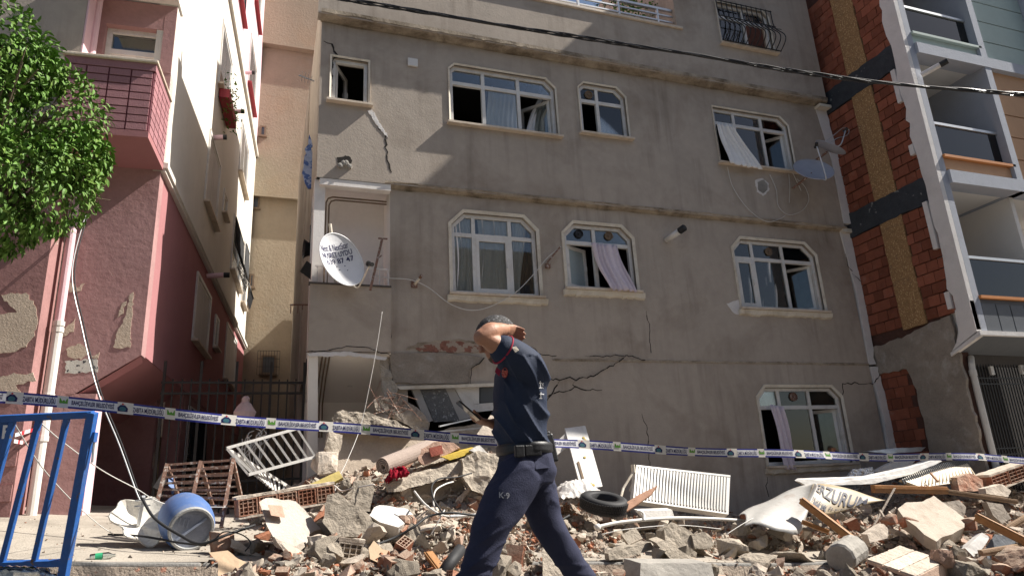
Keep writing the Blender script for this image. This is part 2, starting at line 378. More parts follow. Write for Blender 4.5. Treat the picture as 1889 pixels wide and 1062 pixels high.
# lower wall: ground floor + first floor, with the broken window bay at the lower left
COLL = (1.95, 3.46, 1.15, 2.40, 0, 0)
m = MB(); wall_holes(m, BX, GX1, -1.2, ZM, Y0, holes('EFGH')+[COLL])
m.box((GX0-.04, Y0-.12, ZL+.03), (BX-.004, Y0+.10, 3.86))       # balcony parapet band
m.build('lower_wall', PL_GRAY, gray)
m = MB(); wall_holes(m, GX0, GX1, ZM, ZT, Y1, holes('ABCD')); m.build('upper_wall', PL_GRAY, gray)
TX = 7.38; TZ = 9.50
m = MB(); wall_holes(m, TX, GX1+.02, ZT, 12.4, Y2, holes('I')); m.box((GX0-.07, Y2, ZT), (TX-.003, Y2+.2, TZ))
m.face([(TX,Y2,TZ),(TX,Y2+4,TZ),(TX,Y2+4,12.4),(TX,Y2,12.4)]); m.build('top_wall', PL_GRAY, gray)
# overhang undersides: broken drip edges
def ledge(name, x0, x1, z, ya, yb, seed, dz=.09, mm=PL_BAND):
    r = random.Random(seed); N = int((x1-x0)/.07); m = MB(); rows = []
    for i in range(N+1):
        x = lerp(x0, x1, i/N); e = noise.noise(V(x*2.3, seed, 0)); e2 = noise.noise(V(x*9, seed, 3))
        lip = .02 + .022*e2 + max(0, e)*.05
        rows.append([V(x, ya-.012, z+dz), V(x, ya-.012+.004*e2, z+lip), V(x, ya+.03, z-.012-.012*e2), V(x, lerp(ya, yb, .6), z-.008+.015*e), V(x, yb-.002, z-.02-.02*max(0, e2)), V(x, yb-.002, z-.05-.03*e)])
    for a, b in zip(rows, rows[1:]):
        for j in range(5): m.face([a[j], b[j], b[j+1], a[j+1]])
    return m.build(name, mm, gray)
ledge('overhang_edge', GX0-.02, GX1+.05, ZT, Y2, Y1, 1)
ledge('overhang_edge', BX-.1, GX1+.05, ZM, Y1, Y0, 2, .05)
m = MB()
for i in range(150):
    x = 4.3+i*.044
    e = noise.noise(V(x*6, 5, 1)); e3 = noise.noise(V(x*19, 2, 1))
    m.hexa([V(x,Y0-.012,2.80+.02*e3),V(x+.046,Y0-.012,2.80+.02*e3),V(x+.046,Y0+.02,2.80),V(x,Y0+.02,2.80),V(x,Y0-.014,2.83+.02*e),V(x+.046,Y0-.014,2.83+.02*e),V(x+.046,Y0+.02,2.86),V(x,Y0+.02,2.86)])
m.build('plaster_seam', PL_BAND, gray, kind='stuff')
# terrace coping + railing
m = MB(); m.box((GX0-.1, Y2-.045, TZ+.004), (TX+.12, Y2+.26, TZ+.06)); bevel(m.build('coping', MARBLE, gray), .01)
m = MB()
for dz in (.16, .30, .44): m.bar((.7, Y2+.1, TZ+.06+dz), (TX-.01, Y2+.1, TZ+.06+dz), .03 if dz < .4 else .05)
for i in range(8): x = TX-.35-i*.88; m.bar((x, Y2+.1, TZ+.06), (x, Y2+.1, TZ+.52), .04)
m.build('terrace_railing', STEEL, gray)
# body behind the walls
m = MB()
m.box((GX0+.02, 18.0, -.3), (GX1, 18.2, 9.4)); m.box((GX0-.02, 13.4, -.3), (GX0+.15, 18.2, 9.4)); m.box((GX0+.07, 18.2, -.3), (GX0+4, 21.7, 6.6))
m.box((GX1-.02, Y0+.25, -.3), (GX1, 18.2, 9.4))
m.face([(GX0+.003, Y1+.02, ZM), (GX0+.003, 18.2, ZM), (GX0+.003, 18.2, 9.5), (GX0+.003, Y1+.02, 9.5)])
m.face([(GX0+.006, Y0+1.2, 2.8), (GX0+.006, 18.2, 2.8), (GX0+.006, 18.2, ZM), (GX0+.006, Y0+1.2, ZM)])
m.build('side_wall', PL_GRAY, gray)
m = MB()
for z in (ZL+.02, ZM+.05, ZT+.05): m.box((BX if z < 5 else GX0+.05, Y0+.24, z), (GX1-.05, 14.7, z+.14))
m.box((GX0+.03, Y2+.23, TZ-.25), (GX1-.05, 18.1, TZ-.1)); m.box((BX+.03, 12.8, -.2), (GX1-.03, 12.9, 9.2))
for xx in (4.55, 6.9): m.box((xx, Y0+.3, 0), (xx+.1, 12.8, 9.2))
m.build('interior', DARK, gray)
# stair head on the roof, set back
m = MB(); m.box((.8, 12.9, 9.38), (4.2, 17.2, 11.9)); m.build('stair_head', PL_GRAY, gray)
# balcony recess of the first floor
m = MB()
m.face([(GX0-.02,Y0+.02,ZM),(BX,Y0+.02,ZM),(BX,10.62,ZM-.05),(GX0-.02,10.62,ZM-.05)])
m.face([(GX0-.02,10.62,2.9),(BX,10.62,2.9),(BX,10.62,ZM-.05),(GX0-.02,10.62,ZM-.05)])
m.face([(BX,Y0+.005,2.9),(BX,10.62,2.9),(BX,10.62,ZM),(BX,Y0+.005,ZM)])
m.box((GX0-.02, Y0-.02, 3.86), (GX0+.14, Y0+.16, ZM-.003))
m.box((GX0+.05, Y1+.01, ZM-.11), (BX-.003, Y1+.16, ZM-.003))
m.box((GX0, Y0+.12, 3.02), (BX-.01, 10.61, 3.08))
m.build('balcony_recess', PL_LIGHT, gray)
m = MB()
a, b, c = V(GX0+.17, Y0+.15, 3.9), V(GX0+.17, Y0+.15, 5.38), V(BX-.03, Y0+.15, 5.38)
for o_ in (0, .045):
    P = [a+V(o_,0,0), b+V(o_,0,-.1-o_), b+V(o_+.03,0,-.03-o_), b+V(o_+.1,0,-o_), c+V(0,0,-o_)]; m.tube(P, .013, 6)
m.build('cable_conduit', WOODD, gray)
m = MB()
for zz in (3.88, 4.16): m.bar((GX0+.02, Y0-.06, zz), (BX-.04, Y0-.06, zz), .022)
for i in range(9): x = GX0+.06+i*.13; m.bar((x, Y0-.06, 3.88), (x, Y0-.06, 4.16), .014)
m.build('balcony_railing', EDGE, gray)
m = MB(); m.box((GX0-.06, Y0-.14, 3.86), (BX-.004, Y0-.02, 3.885)); m.build('balcony_ledge', DARK, gray)
# collapsed ground floor bay: soffit, tilted pier, back
m = MB()
m.face([(GX0-.02,Y0-.10,ZL+.02),(BX,Y0-.10,ZL+.02),(BX-.05,11.5,2.36),(GX0,11.5,2.36)])
m.face([(GX0,11.5,0),(BX,11.5,0),(BX,11.5,2.36),(GX0,11.5,2.36)])
m.face([(BX-.002,Y0+.02,.3),(BX-.002,13.1,.3),(BX-.002,13.1,2.6),(BX-.002,Y0+.02,ZL+.02)])
m.hexa([V(.60,10.3,.5),V(.74,10.3,.5),V(.74,10.6,.5),V(.60,10.6,.5),V(GX0-.03,Y0-.1,2.84),V(GX0+.10,Y0-.1,2.84),V(GX0+.10,Y0+.2,2.84),V(GX0-.03,Y0+.2,2.84)])
m.build('sagging_porch', SOFFIT, gray)
m = MB(); m.lathe((1.22,10.95,2.53),(0,0,1),[(0,0),(0,.045),(.05,.055),(.08,.06)],12); m.build('ceiling_lamp', WHITE, gray)
m = MB()
for o_ in (0, .05, .1): m.tube([(GX0+.17+o_,Y0-.05,ZL+.0),(GX0+.17+o_,10.6,2.60),(GX0+.19+o_,11.4,2.30),(GX0+.2+o_,11.45,1.8)], .012, 5)
m.build('ceiling_trim', WOODD, gray)
# exposed beam over the broken bay
m = MB(); P = [aty(*q, Y0-.05) for q in ((719,652),(800,649),(880,655),(893,660),(885,670),(868,682),(866,704),(830,707),(727,705))]
P = jag(P, .012, .09, random.Random(5)); m.prism([V(p.x, Y0-.03, p.z) for p in P], (0, .2, 0)); m.build('exposed_beam', CONC_D, gray)
m = MB(); patch(m, [(1003,662),(1080,657),(1150,657),(1120,680),(1095,691),(1062,699),(1033,699),(1003,694)], Y0, .004, .010, .06, 15); m.build('repair_patch', mat('grey_repair_plaster',(.40,.345,.29),.92,.12,3,.3,30,.1), gray)
m = MB(); patch(m, [(767,641),(795,632),(835,629),(880,634),(905,640),(900,648),(840,650),(775,648)], Y0, .012, .015, .06, 4); m.build('brick_scar', mat('scarred_brick',(.25,.12,.09),.95,.4,14,.6,30,.1,fleck=(.38,.31,.25),fleck_lo=.50,fleck_scale=9), gray)
m = MB(); patch(m, [(748,644),(770,632),(840,625),(905,632),(925,640),(912,648),(880,636),(835,631),(795,634),(770,643)], Y0, .009, .012, .05, 9); m.build('plaster_rim', PL_BAND, gray)
m = MB()
patch(m, [(678,205),(687,203),(694,216),(704,234),(714,248),(716,256),(709,249),(697,234),(686,218)], Y1, .008, .010, .025, 3)
patch(m, [(1393,333),(1405,328),(1417,338),(1419,352),(1408,361),(1396,354)], Y1, .008, .012, .03, 5)
patch(m, [(565,651),(640,648),(690,655),(714,660),(712,664),(650,656),(570,658)], Y0-.12, .006, .01, .05, 6)
patch(m, [(1340,560),(1365,552),(1372,578),(1356,580)], Y0, .006, .01, .05, 12)
m.build('plaster_scar', EDGE, gray, kind='stuff')
m = MB(); patch(m, [(1397,336),(1408,332),(1415,341),(1415,351),(1407,357),(1398,351)], Y1, .014, .006, .03, 7); m.build('grey_scar', CONC, gray)
m = MB(); patch(m, [(622,292),(636,287),(648,290),(650,297),(645,308),(624,307)], Y1, .004, .012, .03, 8); m.build('hole', CRK, gray)  # flat dark patch, the shade of a hole painted on the wall
m = MB(); rr = random.Random(2)
for i in range(7): p = aty(rr.uniform(626,645), rr.uniform(297,307), Y1-.02); m.lathe(p, (0,1,0), [(-.03,0),(-.02,rr.uniform(.02,.05)),(.02,.05)], 7)
m.build('hole_debris', CONC, gray, kind='stuff')
# cracks
m = MB()
CR = [([(596,77),(612,81),(616,95),(622,104),(612,113),(611,140),(609,180)], Y1, .028), ([(684,205),(690,216),(700,236),(711,247),(712,272),(716,295),(722,318)], Y1, .02),
 ([(718,560),(720,620),(721,655)], Y0-.0, .012), ([(1003,695),(1020,699),(1033,700),(1050,695),(1062,700),(1095,692),(1120,680),(1155,656)], Y0-.05, .016),
 ([(1033,700),(1024,716),(1012,732),(1006,745)], Y0, .016), ([(1004,735),(1030,722),(1050,720),(1062,714),(1080,718),(1110,719)], Y0, .014), ([(1062,700),(1056,708),(1062,714)], Y0, .012),
 ([(1080,655),(1120,657),(1155,654),(1190,664)], Y0-.03, .014), ([(1193,575),(1199,610),(1201,650)], Y0, .009), ([(1184,762),(1194,790),(1199,860)], Y0, .01),
 ([(1610,708),(1616,700),(1622,692),(1625,683)], Y0-.05, .014), ([(1550,733),(1556,722),(1554,708),(1580,706),(1610,708)], Y0, .014), ([(1416,880),(1414,895),(1418,915)], Y0, .012),
 ([(565,650),(640,640),(680,642),(720,655)], Y0-.12, .012), ([(980,640),(1000,655),(1026,656)], Y0, .012), ([(866,705),(868,680),(885,670),(893,660)], Y0-.05, .014), ([(1560,468),(1565,490),(1572,500)], Y0-.05, .012), ([(1572,505),(1590,520)], Y0-.05, .012)]
for i, (p, Y, w) in enumerate(CR): crack(m, p, Y, w, i)
m.build('crack', CRK, gray, kind='stuff')  # dark ribbons on the wall face paint the shade inside the cracks
# white edge strips on the right
def strip(px_l, Y, w0, w1, seed):
    m = MB(); r = random.Random(seed); P = [aty(*q, Y) for q in px_l]
    L = []
    for a, b in zip(P, P[1:]):
        for j in range(10): L.append(a.lerp(b, j/10))
    L.append(P[-1]); n = len(L)
    pl = [V(p.x, Y-.012, p.z) for p in L]+[V(p.x+lerp(w0,w1,(n-1-i)/n)+r.uniform(-.03,.02), Y-.012, p.z+r.uniform(-.01,.01)) for i, p in reversed(list(enumerate(L)))]
    m.prism(pl, (0, .2, 0)); return m.build('edge_strip', EDGE, gray)
strip([(1503,198),(1535,300),(1556,412)], Y1, .22, .28, 1); strip([(1550,428),(1580,540),(1604,672)], Y0-.02, .14, .24, 2); strip([(1606,676),(1630,770),(1640,835)], Y0-.03, .20, .16, 3)
m = MB(); p = aty(1503,200,Y1); m.box((p.x-.01, Y2+.02, p.z-.03), (p.x+.3, Y1+.1, p.z+.03)); p = aty(1550,428,Y0); m.box((p.x-.02, Y1, p.z-.03), (p.x+.28, Y0+.1, p.z+.05)); m.build('edge_cap', CREAM, gray)

# ------------------------------------------------------------------ windows of the grey block
def sash(parent, x0, x1, z0, z1, y, side, ang, gm=GLASS, fw=.055):
    mb = MB(); w = x1-x0; R = Matrix.Rotation(ang if side == 'L' else -ang, 3, 'Z'); hx = x0 if side == 'L' else x1; sg = 1 if side == 'L' else -1
    def T(u, v, d): q = R@V(sg*u, d, 0); return V(hx+q.x, y+q.y, z0+v)
    def bx(u0, u1, v0, v1, d0, d1, k): mb.hexa([T(u0,v0,d0),T(u1,v0,d0),T(u1,v0,d1),T(u0,v0,d1),T(u0,v1,d0),T(u1,v1,d0),T(u1,v1,d1),T(u0,v1,d1)], k)
    h = z1-z0
    bx(0,w,0,fw,-.03,.03,0); bx(0,w,h-fw,h,-.03,.03,0); bx(0,fw,fw,h-fw,-.03,.03,0); bx(w-fw,w,fw,h-fw,-.03,.03,0); bx(fw,w-fw,fw,h-fw,-.004,.004,1)
    bx(w-.045,w-.025,h*.45,h*.45+.1,-.055,-.03,0)
    mb.build('sash', [WHITE, gm], parent)
def vent_disc(parent, x, z, y, r=.085, mm=None):
    mb = MB(); mb.lathe((x,y,z),(0,-1,0),[(0,r),(.025,r),(.03,r*.85),(.012,r*.8),(.012,r*.3),(.03,r*.25),(.03,0)],18); mb.build('vent', mm or WOODD, parent)
def window(name, sill=True, surround=True):
    quad, Y, cl, cr, mul, tr, cells = WIN[name]; x0, x1, z0, z1 = RECT[name]; F = .06
    ya, yb = Y+.05, Y+.12
    w = MB(); ring(w, octo(x0+.002,x1-.002,z0+.002,z1-.002,cl,cr), inset(x0,x1,z0,z1,cl,cr,F), ya, yb)
    mx = [aty(*q, Y).x for q in mul]; tz = aty(*tr, Y).z if tr else None
    xe = [x0+F]+[v for q in mx for v in (q-.032, q+.032)]+[x1-F]
    for q in mx: w.box((q-.032, ya+.004, z0+F), (q+.032, yb-.004, z1-F))
    if tz:
        for i in range(0, len(xe), 2): w.box((xe[i], ya+.006, tz-.034), (xe[i+1], yb-.006, tz+.034))
        for q in range(1, 8): xx = lerp(x0, x1, q/8); w.box((xx-.014, ya+.001, tz-.007), (xx+.014, ya+.006, tz+.007))
    win = w.build('window', WHITE, gray); bevel(win, .006, 1)
    lowtop = tz-.034 if tz else z1-F
    for i, c in enumerate(cells):
        a, b = xe[2*i], xe[2*i+1]; zb = z0+F
        if c == 'g' : MB().box((a, ya+.03, zb), (b, ya+.038, lowtop)).build('pane', GLASS, win)
        elif c == 's': sash(win, a, b, zb, lowtop, ya+.03, 'L', 0)
        elif c == 'L': sash(win, a, b, zb, lowtop, yb, 'L', math.radians(62))
        elif c == 'Lf': sash(win, a, b, zb, lowtop, yb, 'L', math.radians(24), FROST)
        elif c == 'R2': sash(win, a, b, zb, lowtop, yb, 'R', math.radians(48))
        if tz:
            P = clip(inset(x0,x1,z0,z1,cl,cr,F), (a, b, tz+.034, z1))
            if P: MB().prism([V(p[0], ya+.03, p[1]) for p in P], (0, .008, 0)).build('pane', GLASS, win)
    if surround:
        s = MB(); e = .055 if Y == Y0 else .03; e0 = e
        o = octo(x0-e,x1+e,z0-.01,z1+e,cl+e*.586 if cl else 0,cr+e*.586 if cr else 0); i_ = octo(x0,x1,z0,z1,cl,cr)
        n = len(o); O = [V(a, Y-.022, b) for a, b in o]; I = [V(a, Y-.006, b) for a, b in i_]; d = V(0,.03,0)
        for i in range(1, n):
            j = (i+1) % n; s.hexa([O[i], O[j], I[j], I[i], O[i]+d, O[j]+d, I[j]+d, I[i]+d])
        s.build('surround', CREAM, win)
    if sill:
        s = MB(); r = random.Random(ord(name)); big = Y == Y0; ex = .07; N = 14
        if big:
            for i in range(N):
                xa, xb = lerp(x0-.1, x1+.12, i/N), lerp(x0-.1, x1+.12, (i+1)/N); dz = r.uniform(0,.03); dz2 = r.uniform(.0,.03)
                s.hexa([V(xa,Y-.05,z0-.11-dz),V(xb,Y-.05,z0-.11-dz2),V(xb,Y+.02,z0-.14-dz2),V(xa,Y+.02,z0-.14-dz),V(xa,Y-.07,z0-.045),V(xb,Y-.07,z0-.045),V(xb,Y+.02,z0-.04),V(xa,Y+.02,z0-.04)], 1)
        s.box((x0-ex,Y-.10,z0-.04),(x1+ex,Y+.06,z0-.003),0)
        s.build('sill', [MARBLE, CREAM], win)
    return win
W = {}
for k in WIN: W[k] = window(k, True, True)
for k, (px, py), mm in (('E',(0,0),0),('F',(1068,431),BLACK),('F',(1123,435),None),('G',(1418,464),None),('H',(1464,731),RUST),('C',(1086,175),None)):
    if px: p = aty(px, py, WIN[k][1]+.06); vent_disc(W[k], p.x, p.z, WIN[k][1]+.075, .08, mm)

# ------------------------------------------------------------------ left pink building (turned 4 degrees)
A4 = math.radians(4); LS_ = V(math.sin(A4), math.cos(A4), 0); LT = V(-math.cos(A4), math.sin(A4), 0); LC = V(-1.55, 9.7, 0)
def LP(a, b, z): return LC + LT*a + LS_*b + V(0,0,z)     # a: to the left, b: back from the front plane
def lside(px, py, off=0):
    n = -LT; d = ray(px, py); k = n.dot(LC+n*off-CAM)/n.dot(d); p = CAM+d*k; return (p-LC).dot(LS_), p.z
def lfront(px, py, b=0):
    d = ray(px, py); k = LS_.dot(LC+LS_*b-CAM)/LS_.dot(d); p = CAM+d*k; return (p-LC).dot(LT), p.z
def lbox(mb, a0, a1, b0, b1, z0, z1, k=None):
    mb.hexa([LP(a0,b0,z0),LP(a1,b0,z0),LP(a1,b1,z0),LP(a0,b1,z0),LP(a0,b0,z1),LP(a1,b0,z1),LP(a1,b1,z1),LP(a0,b1,z1)], k)
pink = thing('townhouse', 'pink and white apartment house with a tiled corner balcony and peeling paint', 'building', LP(1.5, 4, 0))
LB = 11.9; ZLG = 5.42
m = MB(); lbox(m, 0, .25, .004, LB, ZLG+.04, 11.78); m.build('white_side_wall', WHITEW, pink)
m = MB(); lbox(m, .002, .25, .0, LB, 11.78, 18.2); m.build('upper_side_wall', PINKL, pink)
m = MB(); lbox(m, .004, .25, .004, LB, 2.76, ZLG-.04); m.build('lower_side_wall', PINK_S, pink)
m = MB(); lbox(m, .02, .3, 3.2, LB, -.2, 2.755); lbox(m, .3, 3.2, 2.6, 2.8, -.2, 2.6); m.build('porch_wall', PINK2, pink)
m = MB(); lbox(m, .3, 6, LB-.3, LB, 2.8, 18); lbox(m, 5.9, 6, 0, LB, 0, 18); m.build('rear_wall', WHITEW, pink)
m = MB(); lbox(m, -.09, .1, -.02, LB, ZLG-.04, ZLG+.04); lbox(m, -.06, .1, .0, LB, ZLG-.09, ZLG-.04); m.build('string_course', WHITEW, pink)
m = MB(); lbox(m, -.07, .1, -.02, LB, 11.70, 11.83); m.build('string_course', WHITEW, pink)
# front plane, with the diagonal corner bracket
a1, z1_ = .80, 2.18; ap0, ap1 = .50, .80
m = MB()
m.prism([LP(.0,0,2.74), LP(a1,0,z1_), LP(a1,0,-.2), LP(1.04,0,-.2), LP(1.04,0,6.898), LP(.92,0,6.898), LP(.92,0,5.46), LP(.16,0,5.46), LP(.16,0,6.898), LP(.0,0,6.898)], LS_*.22)
m.build('front_wall', PINK, pink)
m = MB(); m.face([LP(0,.05,2.745), LP(a1,.05,z1_-.01), LP(a1,2.6,z1_-.01), LP(0,3.2,2.745)]); m.face([LP(0,0,2.72), LP(a1,0,z1_-.03), LP(a1,.12,z1_-.09), LP(0,.12,2.66)])
m.build('bracket_soffit', PINK_S, pink)
m = MB(); lbox(m, .46, .795, .0, .32, -.2, 2.25); m.build('pilaster', PINK, pink)
m = MB(); lbox(m, .455, .47, .01, .31, .3, 2.1, 0); m.build('pilaster_return', PINKL, pink)  # lighter sheet paints the sunlight on this side of the pilaster
# projecting left block
bb = -.42
m = MB(); m.prism([LP(1.045,bb,-.2), LP(6,bb,-.2), LP(6,bb,5.75), LP(1.045,bb,5.75)], LS_*.40); m.build('left_wall', PINK2, pink)
m = MB(); m.prism([LP(1.045,bb,5.755), LP(6,bb,5.755), LP(6,bb,18), LP(1.045,bb,18)], LS_*.6); m.build('grey_wall', PL_GRAY, pink)
m = MB(); lbox(m, 1.02, 1.04, bb, .6, 5.6, 12); m.build('side_return', PINKL, pink)  # return wall coloured lighter to paint in the sun falling on it
# loggia: recessed door wall, ceiling
m = MB(); lbox(m, .004, .16, -.006, .24, 6.9, 8.05); lbox(m, .92, 1.04, -.005, .25, 6.9, 8.05); lbox(m, .16, .92, -.004, .25, 7.62, 8.05); lbox(m, .003, 1.04, -.006, .25, 8.23, 18); m.build('loggia_wall', PINK, pink)
m = MB(); lbox(m, -.03, 1.04, -.95, .25, 8.08, 8.22); m.build('balcony_slab', SOFFIT, pink)
m = MB()
for i0, i1, j0, j1 in ((.16,.92,7.55,7.62),(.16,.92,5.4,5.5),(.16,.23,5.5,7.55),(.85,.92,5.5,7.55),(.23,.85,7.2,7.28)): lbox(m, i0, i1, .1, .18, j0, j1)
lbox(m,.23,.31,.12,.17,5.5,7.2); lbox(m,.77,.85,.12,.17,5.5,7.2); lbox(m,.31,.77,.12,.17,6.95,7.2); lbox(m,.31,.77,.13,.16,5.5,6.2)
dr = m.build('balcony_door', WHITE, pink); m = MB(); lbox(m, .23,.85,.14,.148,7.28,7.55); lbox(m,.31,.77,.14,.148,6.2,6.95); m.build('pane', GLASS, dr)
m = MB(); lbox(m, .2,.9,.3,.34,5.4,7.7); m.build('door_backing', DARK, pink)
# tiled balcony
BF, BZ0, BZ1 = -.93, 5.44, 6.42; BA0, BA1 = -.03, 1.02
m = MB(); lbox(m, BA0+.012, BA1, BF+.012, 0, BZ0, BZ1); m.build('balcony_parapet', GROOVE, pink)
m = MB(); lbox(m, BA0-.03, BA1+.03, BF-.04, -.0, BZ1+.003, BZ1+.045); bevel(m.build('balcony_coping', MARBLE, pink), .01)
m = MB(); lbox(m, BA0, BA1+.05, BF, .01, BZ0-.09, BZ0-.003); m.build('balcony_underside', PINK_S, pink)
nr, nc = 9, 4; hgt = (BZ1-BZ0)/nr; wd_ = (BA1-BA0-.02)/nc
for r_ in range(nr):
    for c_ in range(nc):
        if r_ == 0: continue
        m = MB(); lbox(m, BA0+.02+c_*wd_+.010, BA0+.02+(c_+1)*wd_-.010, BF, BF+.02, BZ1-(r_+1)*hgt+.009, BZ1-r_*hgt-.009); m.build('cladding_panel', PINK_C, pink)
    for c_ in range(4):
        if r_ == 0: continue
        w2 = .9/4; m = MB(); lbox(m, BA0-.002, BA0+.018, BF+.02+c_*w2+.01, BF+.02+(c_+1)*w2-.01, BZ1-(r_+1)*hgt+.009, BZ1-r_*hgt-.009); m.build('cladding_panel', PINK_C, pink)
m = MB(); lbox(m, BA0-.006, BA1, BF-.006, -.01, BZ1-hgt+.005, BZ1-.002); m.build('parapet_rim', PINK_C, pink)
# lower left brickwork
rb = random.Random(4)
for r_ in range(5):
    for c_ in range(5):
        a0 = 1.06+c_*.30+(r_ % 2)*.14; z0 = .62+r_*.19
        m = MB(); lbox(m, a0, a0+.285, bb-.012-rb.random()*.006, bb+.02, z0, z0+.178); m.build('block', PINK2, pink)
# pale scars of fallen paint
SCAR = mat('bare_scar', (.54,.44,.35), .95, .15, 7, .6, 40, .1, stain=(.42,.32,.26), stain_amt=.5)
m = MB(); rs = random.Random(12)
def lpatch(px, b, seed, proud=.006):
    r = random.Random(seed); P = []
    for q in px: a, z = lfront(*q, b); P.append(V(a, 0, z))
    P = jag(P, .014, .035, r); m.prism([LP(p.x, b-proud, p.z) for p in P], LS_*(proud+.004))
lpatch([(0,545),(28,540),(48,541),(64,560),(70,600),(60,625),(48,640),(20,650),(-30,655),(-40,600),(0,580),(30,575)], bb, 1)
lpatch([(-20,700),(20,690),(60,688),(66,700),(30,712),(40,730),(20,745),(-20,740)], bb, 2)
lpatch([(215,612),(232,585),(240,545),(247,540),(244,590),(240,640),(210,642)], 0, 3); lpatch([(95,640),(108,612),(128,600),(140,588),(136,610),(112,625),(104,660),(92,672)], 0, 4)
lpatch([(122,645),(150,632),(165,650),(150,662),(125,660)], 0, 5); lpatch([(168,658),(184,650),(180,662)], 0, 6)
lpatch([(118,528),(130,520),(140,530),(155,522),(150,536),(128,538)], 0, 7); lpatch([(225,560),(232,556),(228,578),(215,585)], 0, 8)
m.build('paint_scar', SCAR, pink, kind='stuff')
POSTER = mat('torn_poster', (.62,.60,.55), .9, .1, 10, .2, 40, .1, fleck=(.06,.06,.07), fleck_lo=.6, fleck_scale=16)
m = MB(); lpatch([(121,667),(150,664),(180,660),(181,672),(178,685),(150,687),(120,688)], 0, 20, .004); m.build('torn_poster', POSTER, pink)
# drainpipe
m = MB(); a_, z_ = .0, 0; bp = -.14
pts = [LP(1.12,bp,7.9), LP(1.0,bp,6.5)]; m.tube([LP(1.0,bp,12), LP(1.0,bp,6.5)], .05, 12, 0)
m.tube([LP(.93,bp,5.4), LP(.93,bp,3.1)], .052, 12, 0); m.tube([LP(.93,bp,3.1), LP(.93,bp,1.7)], .06, 12, 1); m.tube([LP(.93,bp,1.7), LP(.93,bp,.55)], .055, 12, 1)
for z in (3.1, 3.02, 2.2, 1.7): m.tube([LP(.93,bp,z-.03), LP(.93,bp,z+.03)], .068, 12, 1)
m.build('drainpipe', [PINKL, PIPEW], pink, smooth=False)
# windows in the side wall
def lrect(q, off=0):
    P = [lside(*p, off) for p in q]; return min(p[0] for p in P), max(p[0] for p in P), min(p[1] for p in P), max(p[1] for p in P)
def swin(b0, b1, z0, z1, sillm=None, frame=WHITE, shut=False, bars=False, nm=1):
    m = MB(); d = -.012
    lbox(m, d, .10, b0, b0+.06, z0, z1); lbox(m, d, .10, b1-.06, b1, z0, z1); lbox(m, d, .10, b0+.06, b1-.06, z1-.06, z1); lbox(m, d, .10, b0+.06, b1-.06, z0, z0+.06)
    for i in range(nm): bm = lerp(b0, b1, (i+1)/(nm+1)); lbox(m, d+.006, .09, bm-.03, bm+.03, z0+.06, z1-.06)
    lbox(m, -.03, .01, b0-.07, b0-.002, z0-.05, z1+.07); lbox(m, -.03, .01, b0-.002, b1+.07, z1+.003, z1+.07); lbox(m, -.03, .01, b1+.002, b1+.07, z0-.05, z1)
    w = m.build('window', frame, pink)
    m = MB(); lbox(m, -.006, .0-.003, b0+.06, b1-.06, z0+.06, z1-.06); m.build('pane', SHUT if shut else GLASSD, w)
    m = MB(); lbox(m, -.11, .02, b0-.08, b1+.08, z0-.07, z0-.03); m.build('sill', sillm or MARBLE, w)
    if bars:
        m = MB(); n = 12
        for i in range(n+1):
            b = lerp(b0, b1, i/n); m.tube([LP(-.05,b,z1+.02), LP(-.07,b,lerp(z1,z0,.5)), LP(-.24,b,lerp(z1,z0,.8)), LP(-.16,b,z0-.02)], .011, 5)
        for z in (z1, lerp(z1,z0,.5)): m.tube([LP(-.06,b0,z), LP(-.06,b1,z)], .012, 5)
        for f, o_ in ((.82,-.25),(.97,-.17)): m.tube([LP(o_,b0,lerp(z1,z0,f)), LP(o_,b1,lerp(z1,z0,f))], .012, 5)
        m.build('grille', BLACK, w)
    return w
GLASSD = mat('dark_window_pane', (.10,.11,.12), .08, .1, 3, 0, 40, .5)
SHUT = mat('white_shutter', (.55,.52,.50), .6, .05, 4, .1)
swin(3.9, 5.4, 9.3, 10.75); swin(8.6, 10.4, 12.4, 13.9, RED); swin(5.2, 6.4, 9.2-2.2, 8.9-.0+.0, shut=True) if False else None
swin(3.45, 4.9, 6.45, 7.85, shut=True); swin(5.75, 6.25, 7.2, 7.65, nm=0); swin(7.95, 9.7, 9.3, 10.7); swin(7.7, 9.7, 6.5, 7.85, bars=True); swin(10.3, 11.2, 6.4, 8.1, bars=True)
swin(3.4, 5.0, 3.75, 4.9, shut=True); swin(7.8, 9.8, 3.8, 5.05, shut=True); swin(5.9, 6.3, 4.15, 4.75, nm=0); swin(3.7, 5.5, 1.0, 2.5, bars=True)
swin(4.9, 6.9, 13.0, 14.8, RED, BLACK); swin(6.3, 7.9, 15.4, 16.8, RED); swin(8.9, 10.4, 9.6+5.8, 16.9, RED)
for b, z, L in ((5.9,9.8,.3),(3.8,7.95,.26),(7.6,12.0,.28),(4.4,5.22,.42)):
    m = MB(); m.tube([LP(0,b,z), LP(-L*.75,b,z+.03)], .05, 10, 0); m.tube([LP(-L*.74,b,z+.03), LP(-L,b,z+.035)], .053, 10, 1); m.build('flue_pipe', [PINKL, BLACK], pink)

